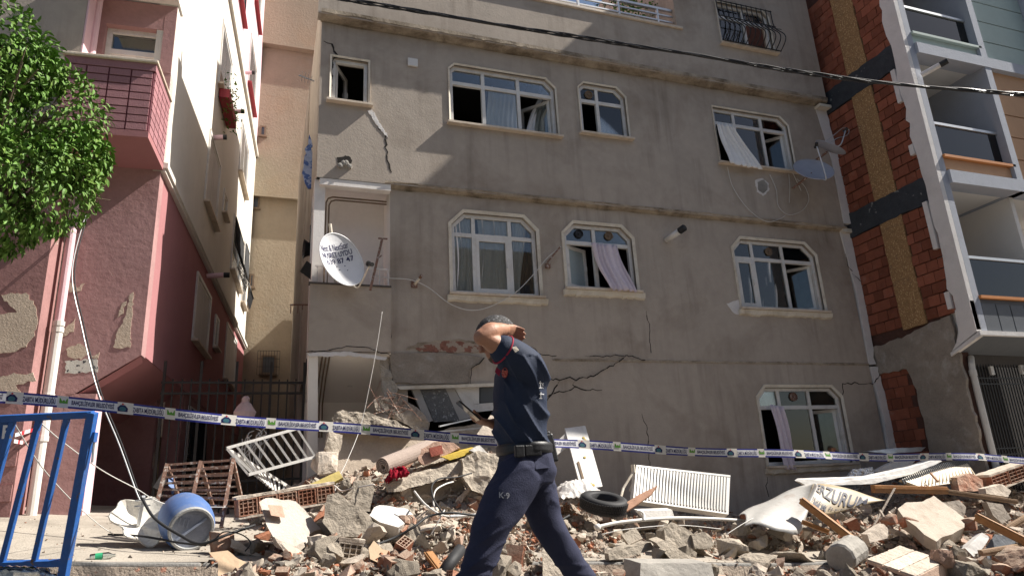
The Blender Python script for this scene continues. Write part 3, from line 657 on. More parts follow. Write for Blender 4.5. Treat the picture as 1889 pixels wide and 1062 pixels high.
# ------------------------------------------------------------------ ochre building at the end of the alley
och = thing('ochre_building', 'ochre rendered building closing the narrow alley behind the pink house', 'building', (.2, 18.5, 0))
YY = 21.75; ZO1 = aty(520,367,YY).z; ZO2 = aty(520,92,YY-.2).z
m = MB(); m.box((-8, YY, -.2), (9, YY+.4, ZO1)); m.box((-8, YY-.2, ZO1+.003), (9, YY+.4, ZO2)); m.box((-8, YY-.45, ZO2+.003), (9, YY+.4, 26)); m.build('wall', YEL, och)
m = MB(); m.box((-8, YY-.24, ZO1-.06), (9, YY-.19, ZO1+.04)); m.build('string_course', YEL, och)
def owin(px, Yw, grille=False):
    a = aty(*px[0], Yw); b = aty(*px[1], Yw); m = MB(); x0, x1, z0, z1 = a.x, b.x, b.z, a.z
    m.box((x0,Yw-.03,z0),(x0+.05,Yw+.02,z1)); m.box((x1-.05,Yw-.03,z0),(x1,Yw+.02,z1)); m.box((x0+.05,Yw-.03,z1-.05),(x1-.05,Yw+.02,z1)); m.box((x0+.05,Yw-.03,z0),(x1-.05,Yw+.02,z0+.05)); m.box((x0-.04,Yw-.1,z0-.05),(x1+.04,Yw,z0-.003))
    w = m.build('window', WOODD, och); MB().box((x0+.05,Yw-.012,z0+.05),(x1-.05,Yw-.004,z1-.05)).build('pane', GLASSD, w)
    if grille:
        m = MB()
        for i in range(9): x = lerp(x0-.1, x1+.1, i/8); m.bar((x,Yw-.2,z0-.05),(x,Yw-.2,z1+.1),.012)
        for i in range(4): z = lerp(z0-.05, z1+.1, i/3); m.bar((x0-.1,Yw-.2,z),(x1+.1,Yw-.2,z),.012)
        m.build('grille', BLACK, w)
owin(((482,655),(508,690)), YY, True); owin(((461,505),(468,530)), YY); owin(((465,362),(478,385)), YY); owin(((480,232),(490,252)), YY-.2); owin(((500,-8),(514,6)), YY-.32)

# ------------------------------------------------------------------ right building: bare brick flank and balconies
RX, RY = 11.1, 7.85
right = thing('unfinished_flats', 'new block of flats with a bare red brick flank and glass balconies', 'building', (14, 9, 0))
def rs_(px, py): p = atx(px, py, RX); return p.y, p.z
m = MB(); m.box((RX+.03, RY+.5, -1), (RX+.3, 16, 15.3)); m.build('flank_backing', MORT, right)
BO = [(3.38,5.43),(5.92,8.24),(8.73,10.9)]
bxm = None; rb = random.Random(9); nb = 0
meshes = []
for v in range(6):
    t = MB(); j = [rb.uniform(-.006,.006) for _ in range(8)]
    t.hexa([V(j[0],0,j[1]),V(.03,0,0),V(.03,.215,0),V(j[2],.215,j[3]),V(j[4],0,.187+j[1]),V(.03,0,.187),V(.03,.215,.187),V(j[6],.215,.187+j[7])]); meshes.append(t.mesh('brick', BRICK))
rootloc = right.location
def brick_at(y, z, dx=0):
    global nb
    o = bpy.data.objects.new('brick', meshes[rb.randrange(6)]); COL.objects.link(o); o.parent = right; o.location = V(RX-.0+dx, y, z)-rootloc; nb += 1
for z0, z1 in BO:
    n = int((z1-z0)/.197); hh = (z1-z0)/n
    for r_ in range(n):
        y = 8.06 + (r_ % 2)*-.11
        while y < 10.2:
            if not (y > 8.72 and y+.215 < 9.26) and y > 7.9 and y+.2 < 10.3: brick_at(y, z0+r_*hh+.004, rb.uniform(-.006,.006))
            y += .224
for r_ in range(9):
    y = 9.30 + (r_ % 2)*-.11
    while y < 10.0:
        if y > 9.22: brick_at(y, .95+r_*.197, .02+rb.uniform(-.006,.006))
        y += .224
for z0, z1 in BO:
    m = MB(); r = random.Random(int(z0*10)); P = jag([V(8.74,0,z0-.05), V(9.24,0,z0-.06), V(9.25,0,z1+.03), V(8.76,0,z1+.03)], .008, .12, r)
    m.prism([V(RX-.018, p.x, p.z) for p in P], (.04,0,0)); m.build('strand_board', OSB, right)
for z0, z1 in ((5.43,5.92),(8.24,8.73)):
    m = MB(); r = random.Random(int(z0*7)); P = jag([V(8.0,0,z0), V(10.2,0,z0), V(10.2,0,z1), V(8.0,0,z1)], .02, .12, r)
    m.prism([V(RX-.028, p.x, p.z) for p in P], (.06,0,0)); m.build('concrete_beam', BEAM, right)
m = MB(); P = jag([V(8.28,0,-1),V(9.26,0,-1),V(9.24,0,2.2),V(9.34,0,2.62),V(10.2,0,2.62),V(10.2,0,3.14),V(9.2,0,3.20),V(8.6,0,3.34),V(8.28,0,3.34)], .02, .1, random.Random(6))
m.prism([V(RX-.02, p.x, p.z) for p in P], (.06,0,0)); m.build('rough_concrete', CONC_D, right)
# finished white strip along the front corner
m = MB(); r = random.Random(8); P = [V(RY,0,3.0), V(8.2,0,3.05)]; z = 3.05
while z < 15.3: P.append(V(8.17+r.uniform(-.06,.025),0,z)); z += r.uniform(.08,.35)
P.append(V(RY,0,15.3)); m.prism([V(RX-.05, p.x, p.z) for p in P], (.1,0,0)); m.build('corner_strip', EDGE, right)
for z0, z1 in ((4.55,5.45),(7.5,8.2),(3.45,3.75),(6.4,6.6)): MB().box((RX-.07, 8.16, z0), (RX+.01, 8.25, z1)).build('insulation_batten', EDGE, right)
m = MB(); m.prism([V(RX-.06,RY,2.95),V(RX-.06,8.38,2.72),V(RX-.06,8.25,2.86),V(RX-.06,8.16,3.05),V(RX-.06,8.14,3.4),V(RX-.06,RY,3.5)], (.12,0,0)); m.build('corner_bracket', EDGE, right)
m = MB(); m.box((RX-.008,8.36,2.75),(RX+.1,8.47,3.35)); m.build('timber_prop', WOODD, right)
# front
fb = RY
m = MB()
m.box((RX+.055, fb, 2.95), (RX+.20, fb+.3, 15.3)); m.box((13.05, fb-.05, 5.68), (13.22, fb+1.2, 15.3)); m.box((14.9, fb-.25, 2.95), (15.1, fb+1, 15.3))
for z0, z1 in ((8.37,8.60),(5.68,5.93),(11.1,11.35),(13.8,14.05)): m.box((RX+.2, fb-.06, z0), (16, fb+.25, z1))
m.build('frame_pilaster', BLUEG, right)
m = MB()
for z in (5.72, 8.42, 11.14): m.box((RX+.2, fb+.26, z), (16, fb+1.5, z+.15))
m.box((RX+.2, fb+1.5, 2.9), (16, fb+1.6, 15.3)); m.box((RX+.105, fb+.3, 2.95), (RX+.2, fb+1.5, 15.3)); m.box((13.08, fb+.2, 2.95), (13.18, fb+1.5, 15.3)); m.build('balcony_wall', SOFFIT, right)
for z0, z1, lm in ((8.86,9.50,GREEN_S),(6.25,6.93,ORANGE_S),(3.6,4.30,None)):
    g = MB().box((RX+.21, fb+.1, z0), (13.03, fb+.112, z1)).build('balcony_glass', GLASS2, right)
    MB().box((RX+.2, fb+.07, z1), (13.04, fb+.14, z1+.05)).build('handrail', STEEL, right)
    MB().box((RX+.2, fb+.02, z0-.26 if lm else z0-.14), (13.04, fb+.2, z0-.06), ).build('balcony_apron', lm or SLATE, right)
    MB().box((RX+.19, fb-.05, z0-.055), (13.12, fb+.22, z0-.005)).build('balcony_ledge', ORANGE if lm is not GREEN_S else GREEN_S, right)
def door_win(x0, x1, z0, z1):
    m = MB(); y = fb+1.46; m.box((x0,y,z0),(x0+.07,y+.05,z1)); m.box((x1-.07,y,z0),(x1,y+.05,z1)); m.box((x0,y,z1-.07),(x1,y+.05,z1)); w = m.build('window', WHITE, right)
    MB().box((x0+.07,y+.01,z0),(x1-.07,y+.02,z1-.07)).build('pane', GLASSD, w)
door_win(11.5, 12.2, 5.95, 7.75); door_win(11.45, 12.2, 3.3, 5.05); door_win(11.6, 12.5, 8.6, 10.3)
for z0, n, mm in ((8.62,5,GREEN_S),(5.95,5,ORANGE_S),(11.36,4,GREEN_S)):
    for i in range(n): MB().box((13.23, fb+.05, z0+i*.49), (14.89, fb+.09, z0+i*.49+.465)).build('siding_board', mm, right)
m = MB(); m.box((13.22, fb+.10, 5.9), (14.9, fb+.2, 13.8)); m.build('siding_backing', BLACK, right)
for i in range(9): MB().box((RX+.21+i*.35, fb+.0, 2.98), (RX+.21+i*.35+.325, fb+.04, 3.46)).build('slate_panel', SLATE, right)
m = MB(); m.box((RX-.05, fb-.04, 2.90), (16, fb+.05, 2.975)); m.prism([V(RX-.06,fb-.02,2.88),V(RX-.06,8.40,2.66),V(RX-.06,8.40,2.72),V(RX-.06,fb-.02,2.975)], (.09,0,0)); m.build('overhang_trim', EDGE, right)
m = MB(); m.face([(RX,fb,2.91),(16,fb,2.91),(16,8.6,2.70),(RX,8.4,2.70)]); m.build('overhang_soffit', SLATE, right)
m = MB(); m.box((RX+.0, 8.42, -1), (RX+.16, 8.62, 2.72)); m.box((13.2, 8.5, -1), (16, 8.7, 2.72)); m.build('ground_wall', CONC, right)
m = MB(); m.box((RX+.1, 9.2, -1), (16, 9.3, 2.8)); m.box((RX+.35,8.5,2.52),(13.2,8.6,2.72)); m.build('entrance_recess', DARK, right)
g = MB()
for i in range(26): x = RX+.38+i*.07; g.bar((x, 8.5, .2), (x, 8.5, 2.55), .016)
for z in (1.0, 1.1, 2.2, 2.3): g.bar((RX+.36, 8.5, z), (13.2, 8.5, z), .02)
for i in range(26):
    x = RX+.38+i*.07; g.tube([(x, 8.48, .72), (x+.04, 8.36, .62), (x+.06, 8.34, .5), (x, 8.48, .4)], .007, 4)
g.build('entrance_grille', BLACK, right)
m = MB(); m.tube([(RX+.42,8.55,2.66),(RX+.30,8.32,2.62),(RX+.22,8.28,2.5),(RX+.2,8.28,2.35)], .05, 12); m.tube([(RX+.2,8.28,2.4),(RX+.2,8.28,-.2)], .052, 12); m.tube([(RX+.2,8.28,2.4),(RX+.2,8.28,2.3)], .06, 12); m.build('downpipe', PIPEW, right)
m = MB()
for x, z, L in ((12.75, 2.45, .22),): m.box((x-.02,8.42,z-.08),(x+.06,8.46,z+.08)); m.tube([(x+.03,8.42,z),(x+.2,8.2,z+.06)], .035, 10)
m.box((11.95,8.42,2.35),(12.03,8.46,2.5)); m.build('security_camera', WHITE, right)
m = MB(); p = atx(1700,135,RX+.12); m.tube([V(RX+.1,p.y,p.z-.05), V(RX+.27,p.y-.28,p.z+.02)], .05, 12, 0); m.tube([V(RX+.265,p.y-.27,p.z+.018), V(RX+.33,p.y-.38,p.z+.045)], .053, 12, 1); m.build('flue_pipe', [WHITE, BLACK], right)
# roof mass so that the block throws its full shadow
m = MB(); m.box((RX+.3, fb+1.7, -.3), (17, 16, 15.3)); m.build('rear_mass', MORT, right)
# ------------------------------------------------------------------ lettering
TXC = {}
def textmesh(s, bold=.012):
    if (s, bold) in TXC: return TXC[s, bold]
    cu = bpy.data.curves.new('lettering', 'FONT'); cu.body = s; cu.size = 1; cu.offset = bold; cu.resolution_u = 3; cu.extrude = 0; cu.fill_mode = 'FRONT'
    o = bpy.data.objects.new('lettering', cu); COL.objects.link(o); bpy.context.view_layer.update()
    me = bpy.data.meshes.new_from_object(o.evaluated_get(bpy.context.evaluated_depsgraph_get()))
    vs = [v.co.copy() for v in me.vertices]; fs = [tuple(p.vertices) for p in me.polygons]
    bpy.data.objects.remove(o); bpy.data.curves.remove(cu); bpy.data.meshes.remove(me)
    x0 = min(v.x for v in vs); x1 = max(v.x for v in vs); y0 = min(v.y for v in vs); y1 = max(v.y for v in vs)
    TXC[s, bold] = ([((v.x-x0)/(x1-x0), (v.y-y0)/(y1-y0)) for v in vs], fs); return TXC[s, bold]
def addtext(mb, s, fn, bold=.012, k=None):    # fn(u, v) -> world point, u along, v up
    vs, fs = textmesh(s, bold); b = len(mb.v); mb.v += [Vector(fn(u, v)) for u, v in vs]
    for f in fs: mb.f.append(tuple(b+i for i in f)); mb.m.append(mb.k if k is None else k)
INK = mat('navy_ink', (.018,.018,.09), .5, .1, 5, 0, spec=.2)
TAPEW = mat('white_tape', (.74,.73,.74), .4, .05, 6, 0, spec=.4)
TAPEB = mat('blue_tape', (.03,.035,.22), .4, .05, 6, 0, spec=.4)
TAPEC = mat('cream_tape', (.70,.66,.60), .4, .05, 6, 0, spec=.4)
GREENL = mat('green_print', (.12,.32,.05), .5, .1, 5, 0, spec=.2)
REDP = mat('red_print', (.5,.03,.04), .5, .1, 5, 0, spec=.2)
TEAL = mat('teal_print', (.05,.14,.17), .5, .1, 5, 0, spec=.2)
# ------------------------------------------------------------------ barrier tape
T0 = CAM + ray(22, 733)*3.6; T1 = CAM + ray(1808, 843)*5.14
TD = (T1-T0)/12; TL_ = TD.length; TU = V(0,0,1)
TN = TD.cross(TU).normalized()
def tp(s, v, d=0):
    sag = -.078*s*(12-s)/36 if 0 < s < 12 else 0
    h = lerp(.063, .053, max(0, min(1, s/12))); tw = .5*math.sin(s*.7+1.3)*.4
    roll = .25*math.sin(s*1.9)+.12*math.sin(s*5.1+1)
    return T0 + TD*s + V(0,0,sag + .006*math.sin(s*2.3)) + (TU*math.cos(roll)+TN*math.sin(roll)*(1))*((v-.5)*h) + TN*d
tape = thing('barrier_tape', 'blue and white municipal barrier tape stretched across the street in front of the rubble', 'tape', T0.lerp(T1, .5))
m = MB(); S0, S1 = -7, 20; n = 540
for i in range(n):
    a, b = lerp(S0, S1, i/n), lerp(S0, S1, (i+1)/n); c = ((a+b)/2) % 1
    blk = 2 if (c < .085 or c > .93 or .40 < c < .515) else 0
    for v0, v1, k in ((0,.17,1),(.17,.83,0),(.83,1,1)):
        kk = blk if blk else k; m.face([tp(a,v0),tp(b,v0),tp(b,v1),tp(a,v1)], kk)
m.build('band', [TAPEW, TAPEB, TAPEC], tape)
m = MB()
for s in range(-7, 20):
    for txt, u0, u1 in (('ZABITA MÜDÜRLÜĞÜ', .095, .385), ('BAHÇELİEVLER BELEDİYESİ', .53, .92)):
        addtext(m, txt, lambda u, v, s=s, u0=u0, u1=u1: tp(s+lerp(u0, u1, u), lerp(.24, .82, v), .0016), .022)
m.build('lettering', INK, tape, kind='stuff')
m = MB()
for s in range(-6, 20):
    def blob(cx, cy, rx, ry, k, d, n=14): m.face([tp(s+cx+rx*math.cos(2*math.pi*i/n), cy+ry*math.sin(2*math.pi*i/n), d) for i in range(n)], k)
    m.face([tp(s-.045,.2,.0012), tp(s+.045,.2,.0012), tp(s+.05,.5,.0012), tp(s+.02,.76,.0012), tp(s-.02,.76,.0012), tp(s-.05,.5,.0012)], 0); blob(0, .42, .032, .2, 1, .0018); blob(0, .84, .009, .07, 2, .0018)
    m.face([tp(s+.42,.38,.0012), tp(s+.495,.38,.0012), tp(s+.495,.8,.0012), tp(s+.42,.8,.0012)], 3)
    m.face([tp(s+.43,.8,.0018), tp(s+.445,.55,.0018), tp(s+.46,.7,.0018), tp(s+.475,.55,.0018), tp(s+.487,.8,.0018), tp(s+.458,.87,.0018)], 4)
m.build('emblem', [INK, TEAL, REDP, GREENL, TAPEC], tape, kind='stuff')

# ------------------------------------------------------------------ blue crowd barrier
BLUE = mat('blue_enamel', (.022,.10,.33), .5, .2, 8, .1, 40, .4, fleck=(.14,.09,.06), fleck_lo=.66, fleck_scale=26, stain=(.13,.13,.15), stain_amt=.5, stain_lo=.52, stain_scale=5)
bar = thing('crowd_barrier', 'blue steel crowd barrier with a lettered plate standing at the left kerb', 'barrier', (-2.1, 3.6, .28))
def bp_(px, py): return CAM + ray(px, py)*3.55
def pbar(name, a, b, w, lab=None):
    m = MB(); m.bar(bp_(*a), bp_(*b), w, w, up=_f); return bevel(m.build(name, BLUE, bar, label=lab), .004, 2)
pbar('top_rail', (-160,779), (172,764), .035); pbar('bottom_rail', (-160,1046), (116,1037), .034)
pbar('post', (171,760), (108,1110), .043); pbar('post', (-150,770), (-200,1110), .052)
for a, b in (((124,769),(63,1036)),((73,771),(3,1040)),((24,775),(-48,1042))): pbar('upright', a, b, .027)
m = MB(); q = [bp_(22,776), bp_(-150,783), bp_(-178,905), bp_(-8,898)]; m.prism(q, _f*.01); pl = m.build('name_plate', BLUE, bar)
m = MB(); A_, B_, C_ = bp_(6,808), bp_(26,807), bp_(9,783); addtext(m, 'R', lambda u, v: A_+(B_-A_)*u+(C_-A_)*v-_f*.012, .03)
A2, B2, C2 = bp_(-140,812), bp_(0,808), bp_(-137,787); addtext(m, 'BAHÇELİEVLE', lambda u, v: A2+(B2-A2)*u+(C2-A2)*v-_f*.012, .03); m.build('lettering', TAPEW, bar, kind='stuff')
m = MB(); m.bar(bp_(160,806), bp_(177,806), .03, .05); m.build('hook_lug', BLUE, bar)
m = MB(); m.tube([bp_(175,806), bp_(172,830), bp_(170,852)], .006, 6); m.build('hook_pin', STEEL, bar)
for q in ((112,1100),(-196,1100)):
    a = bp_(*q); m = MB(); m.bar((a.x, a.y-.3, gz(a.x)+.03), (a.x, a.y+.3, gz(a.x)+.03), .04); m.bar((a.x,a.y,gz(a.x)+.04),(a.x,a.y,a.z+.02),.045); m.build('foot', BLUE, bar)
# red and white tape tied to the pipe
m = MB()
for a, b, w in (((28,802),(70,790),.02),((70,790),(64,806),.02),((26,813),(52,818),.02)):
    p, q = CAM+ray(*a)*7.2, CAM+ray(*b)*8.3; n = 8
    for i in range(n):
        c, d = p.lerp(q, i/n), p.lerp(q, (i+1)/n); m.hexa([c-V(0,0,w), d-V(0,0,w), d+V(0,.004,-w), c+V(0,.004,-w), c+V(0,0,w), d+V(0,0,w), d+V(0,.004,w), c+V(0,.004,w)], i % 3 == 2)
m.thing('warning_tape', [TAPEW, REDP], 'torn red and white warning tape tied round the white drainpipe', 'tape')

# ------------------------------------------------------------------ tree
LEAF = mat('glossy_leaf', (.095,.185,.034), .55, .3, 5, 0, spec=.2, rand=.3)
LEAF2 = mat('paler_leaf', (.15,.25,.045), .55, .2, 5, 0, spec=.2, rand=.2)
BARK = mat('tree_bark', (.16,.12,.09), .95, .3, 12, .8, 30, .1)
TC = CAM + ray(-42, 268)*7.0
tree = thing('street_tree', 'dense glossy green street tree in front of the pink house', 'tree', (TC.x-.05, TC.y, gz(TC.x)))
m = MB(); m.tube([(TC.x-.05,TC.y,gz(TC.x)-.1),(TC.x-.02,TC.y,2.0),(TC.x+.02,TC.y+.03,3.0),(TC.x,TC.y,4.2)], [.11,.09,.075,.05], 10)
rt = random.Random(5); twigs = []
for i in range(46):
    z = rt.uniform(2.6, 4.3); a = rt.uniform(0, 6.28); r = rt.uniform(.8, 1.28); el = rt.uniform(-.25, .9)
    b = V(TC.x, TC.y, z); e = TC + V(math.cos(a)*math.cos(el), math.sin(a)*math.cos(el), math.sin(el)*1.1)*r
    mid = b.lerp(e, .5)+V(0,0,.15); m.tube([b, mid, e], [.022,.014,.005], 5); twigs.append((b, mid, e))
m.build('trunk', BARK, tree)
def leafmesh(L, w, mm, bend):
    m = MB(); n = 4; rows = []
    for i in range(n+1):
        t = i/n; ww = w*math.sin(math.pi*min(1, t*.92+.06))**.8*(1 if t < 1 else .05); z = -bend*t*t*L
        rows.append((V(-ww/2, t*L, z+.12*ww), V(0, t*L, z), V(ww/2, t*L, z+.12*ww)))
    for a, b in zip(rows, rows[1:]):
        m.face([a[0],a[1],b[1],b[0]]); m.face([a[1],a[2],b[2],b[1]])
    return m
LV = [leafmesh(.066, .032, 0, .35), leafmesh(.078, .035, 0, .55), leafmesh(.058, .030, 0, .2), leafmesh(.07, .027, 0, .7)]
lobes = [(V(0,0,0), 1.05), (V(.55,-.1,.35), .62), (V(.62,-.2,-.45), .55), (V(.15,-.5,.75), .6), (V(.3,-.5,-.55), .5), (V(-.2,-.6,.2), .8), (V(.85,0,-.02), .36), (V(.2,.2,-.72), .38), (V(.40,-.3,.75),.35)]
leaves = []; tries = 0
while len(leaves) < 15000 and tries < 150000:
    tries += 1; c, r = lobes[rt.randrange(len(lobes))]
    d = V(rt.gauss(0,1), rt.gauss(0,1), rt.gauss(0,1)).normalized(); p = TC + c + d*r*(rt.uniform(.55, 1.05)**.5)
    if noise.noise(p*3.1+V(3,1,7)) < -.3 : continue
    if noise.noise(p*7) < -.3: continue
    leaves.append((p, d))
stuffv = []; stufff = []; stm = []
near = sorted(range(len(leaves)), key=lambda i: (leaves[i][0]-CAM).length)
# the 300 largest in the picture as single leaves
vis = [i for i in near if 0 < proj(leaves[i][0])[0] < 230][:300]; visset = set(vis)
lm = [l.mesh('leaf', LEAF, None, True) for l in LV]; lm2 = [l.mesh('leaf', LEAF2, None, True) for l in LV]
def leafrot(d):
    y = (d*.7 + V(rt.gauss(0,.5), rt.gauss(0,.5), rt.gauss(0,.5)-.35)).normalized()
    up = (V(0,0,1)*.9 + V(.4,-.1,0) + V(rt.gauss(0,.45), rt.gauss(0,.45), rt.gauss(0,.3))).normalized(); x = y.cross(up).normalized(); z = x.cross(y)
    return Matrix((x, y, z)).transposed()
tl = tree.location.copy()
big = [MB(), MB()]
for i, (p, d) in enumerate(leaves):
    R = leafrot(d); s = rt.uniform(.75, 1.2); paler = rt.random() < (.28 if d.x > .3 else .1)  # paler leaf colour is more frequent on the right side of each lobe
    if i in visset:
        o = bpy.data.objects.new('leaf', (lm2 if paler else lm)[rt.randrange(4)]); COL.objects.link(o); o.parent = tree
        M4 = R.to_4x4(); M4.translation = p-tl; o.matrix_basis = M4 @ Matrix.Scale(s, 4)
    else:
        L = LV[rt.randrange(4)]; B = big[paler]; b = len(B.v); B.v += [p + R@(v*s) for v in L.v]
        for f in L.f: B.f.append(tuple(b+k for k in f)); B.m.append(0)
big[0].build('crown', LEAF, tree, True, kind='stuff'); big[1].build('crown', LEAF2, tree, True, kind='stuff')

# ------------------------------------------------------------------ overhead cables
m = MB(); pts = [(560,-16),(640,0),(760,19),(860,36),(960,53),(1050,66),(1170,85),(1280,101),(1400,122),(1500,137),(1600,150),(1700,160),(1800,168),(1900,176),(2000,184)]
base = [CAM + ray(*q)*7.4 for q in pts]; L = []
base = [base[0]+(base[0]-base[3])*3+V(0,0,.3)] + base + [base[-1]+(base[-1]-base[-4])*3+V(0,0,.25)]
for a, b in zip(base, base[1:]):
    nn_ = max(9, int((b-a).length/.06))
    for j in range(nn_): L.append(a.lerp(b, j/nn_))
for k in range(4):
    m2 = [p + V(0, math.cos(i*.33+k*1.57)*.014, math.sin(i*.33+k*1.57)*.014) + V(0,0,.006*math.sin(i*.5+k*2)) for i, p in enumerate(L)]; m.tube(m2, .0085, 7, k % 2)
m.thing('overhead_cable', [RUBB, mat('glossy_black_cable', (.03,.03,.032), .25, .2, 20, .05, 60, .6)], 'bundle of twisted black power cables hanging across the upper facade', 'cable', smooth=True)
def wire(name, px, r, mm, label, cat='wire', group=None, n=8):
    P = [aty(x, y, Y) for x, y, Y in px]; Q = smooth_path(P, n)
    m = MB(); m.tube(Q, r, 6); return m.thing(name, mm, label, cat, group, True)
def smooth_path(P, n=8):
    P = [Vector(p) for p in P]; out = []
    for i in range(len(P)-1):
        p0 = P[max(0,i-1)]; p1 = P[i]; p2 = P[i+1]; p3 = P[min(len(P)-1,i+2)]
        for j in range(n):
            t = j/n; out.append(.5*((2*p1)+(p2-p0)*t+(2*p0-5*p1+4*p2-p3)*t*t+(3*p1-p0-3*p2+p3)*t**3))
    out.append(P[-1]); return out
CABW = mat('white_cable', (.62,.60,.57), .5, .05, 10, 0); CABK = RUBB
wire('cable', [(690,508,9.95),(720,513,9.95),(757,516,9.95),(790,530,9.95),(830,560,9.93),(868,572,9.93),(905,565,9.93),(950,540,9.9),(985,505,9.93),(1010,475,9.93),(1035,455,9.93)], .007, CABW, 'thin white cable drooping from the balcony dish along the first floor wall', 'cable')
wire('cable', [(1342,308,9.85),(1352,345,9.87),(1380,385,9.87),(1412,408,9.87),(1435,405,9.87),(1448,398,9.87)], .006, CABW, 'loose white cable looping below the window with the blown out net curtain', 'cable')
wire('cable', [(1420,322,9.87),(1432,350,9.87),(1436,380,9.87),(1455,396,9.87),(1480,388,9.87),(1492,368,9.87),(1485,345,9.87),(1470,330,9.87)], .006, CABW, 'white cable curled under the satellite dish at the right corner', 'cable')
wire('cable', [(1455,320,9.87),(1457,345,9.87),(1456,374,9.87)], .005, CABW, 'short white cable end hanging straight under the right corner dish', 'cable')
wire('cable', [(1462,318,9.8),(1470,335,9.85),(1478,352,9.85)], .006, CABW, 'tuft of cable ends tied to the dish bracket at the right corner', 'cable')
wire('cable', [(705,575,9.3),(695,640,9.2),(680,720,9.1),(664,790,9.0),(640,850,8.6),(625,880,8.4),(618,905,8.2)], .0038, CABW, 'thin pale cable hanging down past the sagging porch into the rubble', 'cable')
# black and white cable pair strung from the pink house down to the broken dish
a = LP(.75, -.3, 4.5); e = aty(268, 930, 7.6)
for dx, mm, lab in ((0, STEEL, 'white cable of the slanting pair running from the tree down to the broken dish'), (.025, CABK, 'black cable of the slanting pair running from the tree down to the broken dish')):
    P = [a+V(dx,0,0), aty(133,500,8.6)+V(dx,0,0), aty(150,600,8.4)+V(dx,0,0), aty(180,720,8.2)+V(dx,0,0), aty(220,820,7.9)+V(dx,0,0), aty(255,915,7.6)+V(dx*.6,0,0), e]
    m = MB(); m.tube(smooth_path(P), .0065, 6); m.thing('cable', mm, lab, 'cable', smooth=True)
wire('cable', [(70,775,4.6),(120,818,5.6),(190,868,6.8),(250,900,7.2),(310,930,7.4),(420,935,7.5)], .004, CABW, 'fine wire running from behind the barrier to the barrel', 'wire')
wire('cable', [(20,770,4.6),(75,858,5.6),(130,920,6.3),(180,965,7.0),(210,985,7.3)], .004, CABW, 'fine wire sagging low from the barrier towards the pavement', 'wire')

# ------------------------------------------------------------------ satellite dishes
DISH = mat('white_dish_enamel', (.66,.66,.68), .45, .06, 5, .05, 40, .4, stain=(.4,.36,.3), stain_amt=.25)
DISHG = mat('grey_dish_enamel', (.36,.37,.42), .5, .12, 5, .05, 40, .35, stain=(.2,.19,.2), stain_amt=.4)
LNB = mat('black_plastic', (.03,.03,.03), .4, .1, 10, .05)
def dish(name, label, c, axis, rx, ry, updir, mm, depth=.09, post=None, arm=None, text=False):
    c = Vector(c); ax = Vector(axis).normalized(); up = Vector(updir); up = (up-ax*up.dot(ax)).normalized(); sx = up.cross(ax).normalized()
    t = thing(name, label, 'satellite dish', c)
    def D(u, v, d=0): r2 = u*u+v*v; return c + sx*(u*rx) + up*(v*ry) - ax*(depth*(1-r2)) + ax*d
    m = MB(); n, k = 36, 8
    for th in (0, .012):
        for i in range(k):
            for j in range(n):
                r0, r1 = i/k, (i+1)/k; a0, a1 = 2*math.pi*j/n, 2*math.pi*(j+1)/n
                q = [D(r0*math.cos(a0),r0*math.sin(a0),-th), D(r1*math.cos(a0),r1*math.sin(a0),-th), D(r1*math.cos(a1),r1*math.sin(a1),-th), D(r0*math.cos(a1),r0*math.sin(a1),-th)]
                m.face(q if i else [q[0],q[1],q[2]])
    m.tube([D(math.cos(2*math.pi*j/40), math.sin(2*math.pi*j/40)) for j in range(41)], .009, 6)
    m.build('reflector', mm, t, False)
    if arm:
        m = MB(); m.tube(smooth_path([D(.0,-1.02), D(.05,-1.15)+ax*.06, Vector(arm)]), .012, 6); m.build('arm', CREAM if mm is DISH else STEEL, t)
        m = MB(); d = (c-Vector(arm)).normalized(); m.tube([Vector(arm)-d*.05, Vector(arm)+d*.03], .03, 10); m.tube([Vector(arm)+d*.03, Vector(arm)+d*.05], .042, 10); m.build('receiver_head', LNB, t)
    if post:
        m = MB(); m.tube(post, .024, 10); m.build('mast', CREAM if mm is DISH else RUST, t)
    if text:
        m = MB()
        for s, u0, u1, v0, v1 in (('Next & NextStar', -.74, .66, .42, .64), ('NUSRET UYDU', -.78, .74, .18, .37), ('639 87 47', -.66, .72, -.06, .13)):
            addtext(m, s, lambda u, v: D(lerp(u0,u1,u), lerp(v0,v1,v), .004), .012 if s[0] != 'N' or s[1] != 'e' else .002)
        for u, v in ((-.2,-.15),(.2,-.18),(-.15,-.3),(.22,-.36)): m.tube([D(u,v,.0), D(u,v,.008)], .008, 6)
        m.build('lettering', INK, t, kind='stuff')
    return t, D
c = aty(631, 478, 9.72)
dish('satellite_dish', 'large white satellite dish with blue lettering standing on the first floor balcony', c, (.36,-.88,.18), .34, .43, (-.40,0,1), DISH, .1, [c+V(-.06,.32,-.65), c+V(-.06,.30,-.1), c+V(-.16,.30,.66)], aty(683,487,9.2), True)
c = aty(1501, 312, 9.35)
dish('satellite_dish', 'grey upturned satellite dish at the right corner beside the curtain window', c, (-.277,-.755,.595), .36, .42, (.3,.85,.4), DISHG, .08, [c+V(0,.06,-.06), c+V(-.12,.5,-.2)], aty(1506,268,9.0))
c = aty(1532, 272, 9.3)
dish('satellite_dish', 'second satellite dish seen edge on above the upturned grey one at the right corner', c, (.334,-.511,.80), .30, .30, (.3,.85,.4), DISHG, .05, [c+V(0,.1,-.05), c+V(-.1,.55,-.15)], aty(1560,240,9.0))
wire('cable', [(1522,262,9.5),(1540,248,9.4),(1556,236,9.4),(1566,240,9.4),(1562,250,9.4),(1545,255,9.4),(1528,266,9.5)], .008, STEEL, 'bent wire loop antenna above the right corner dishes', 'antenna')
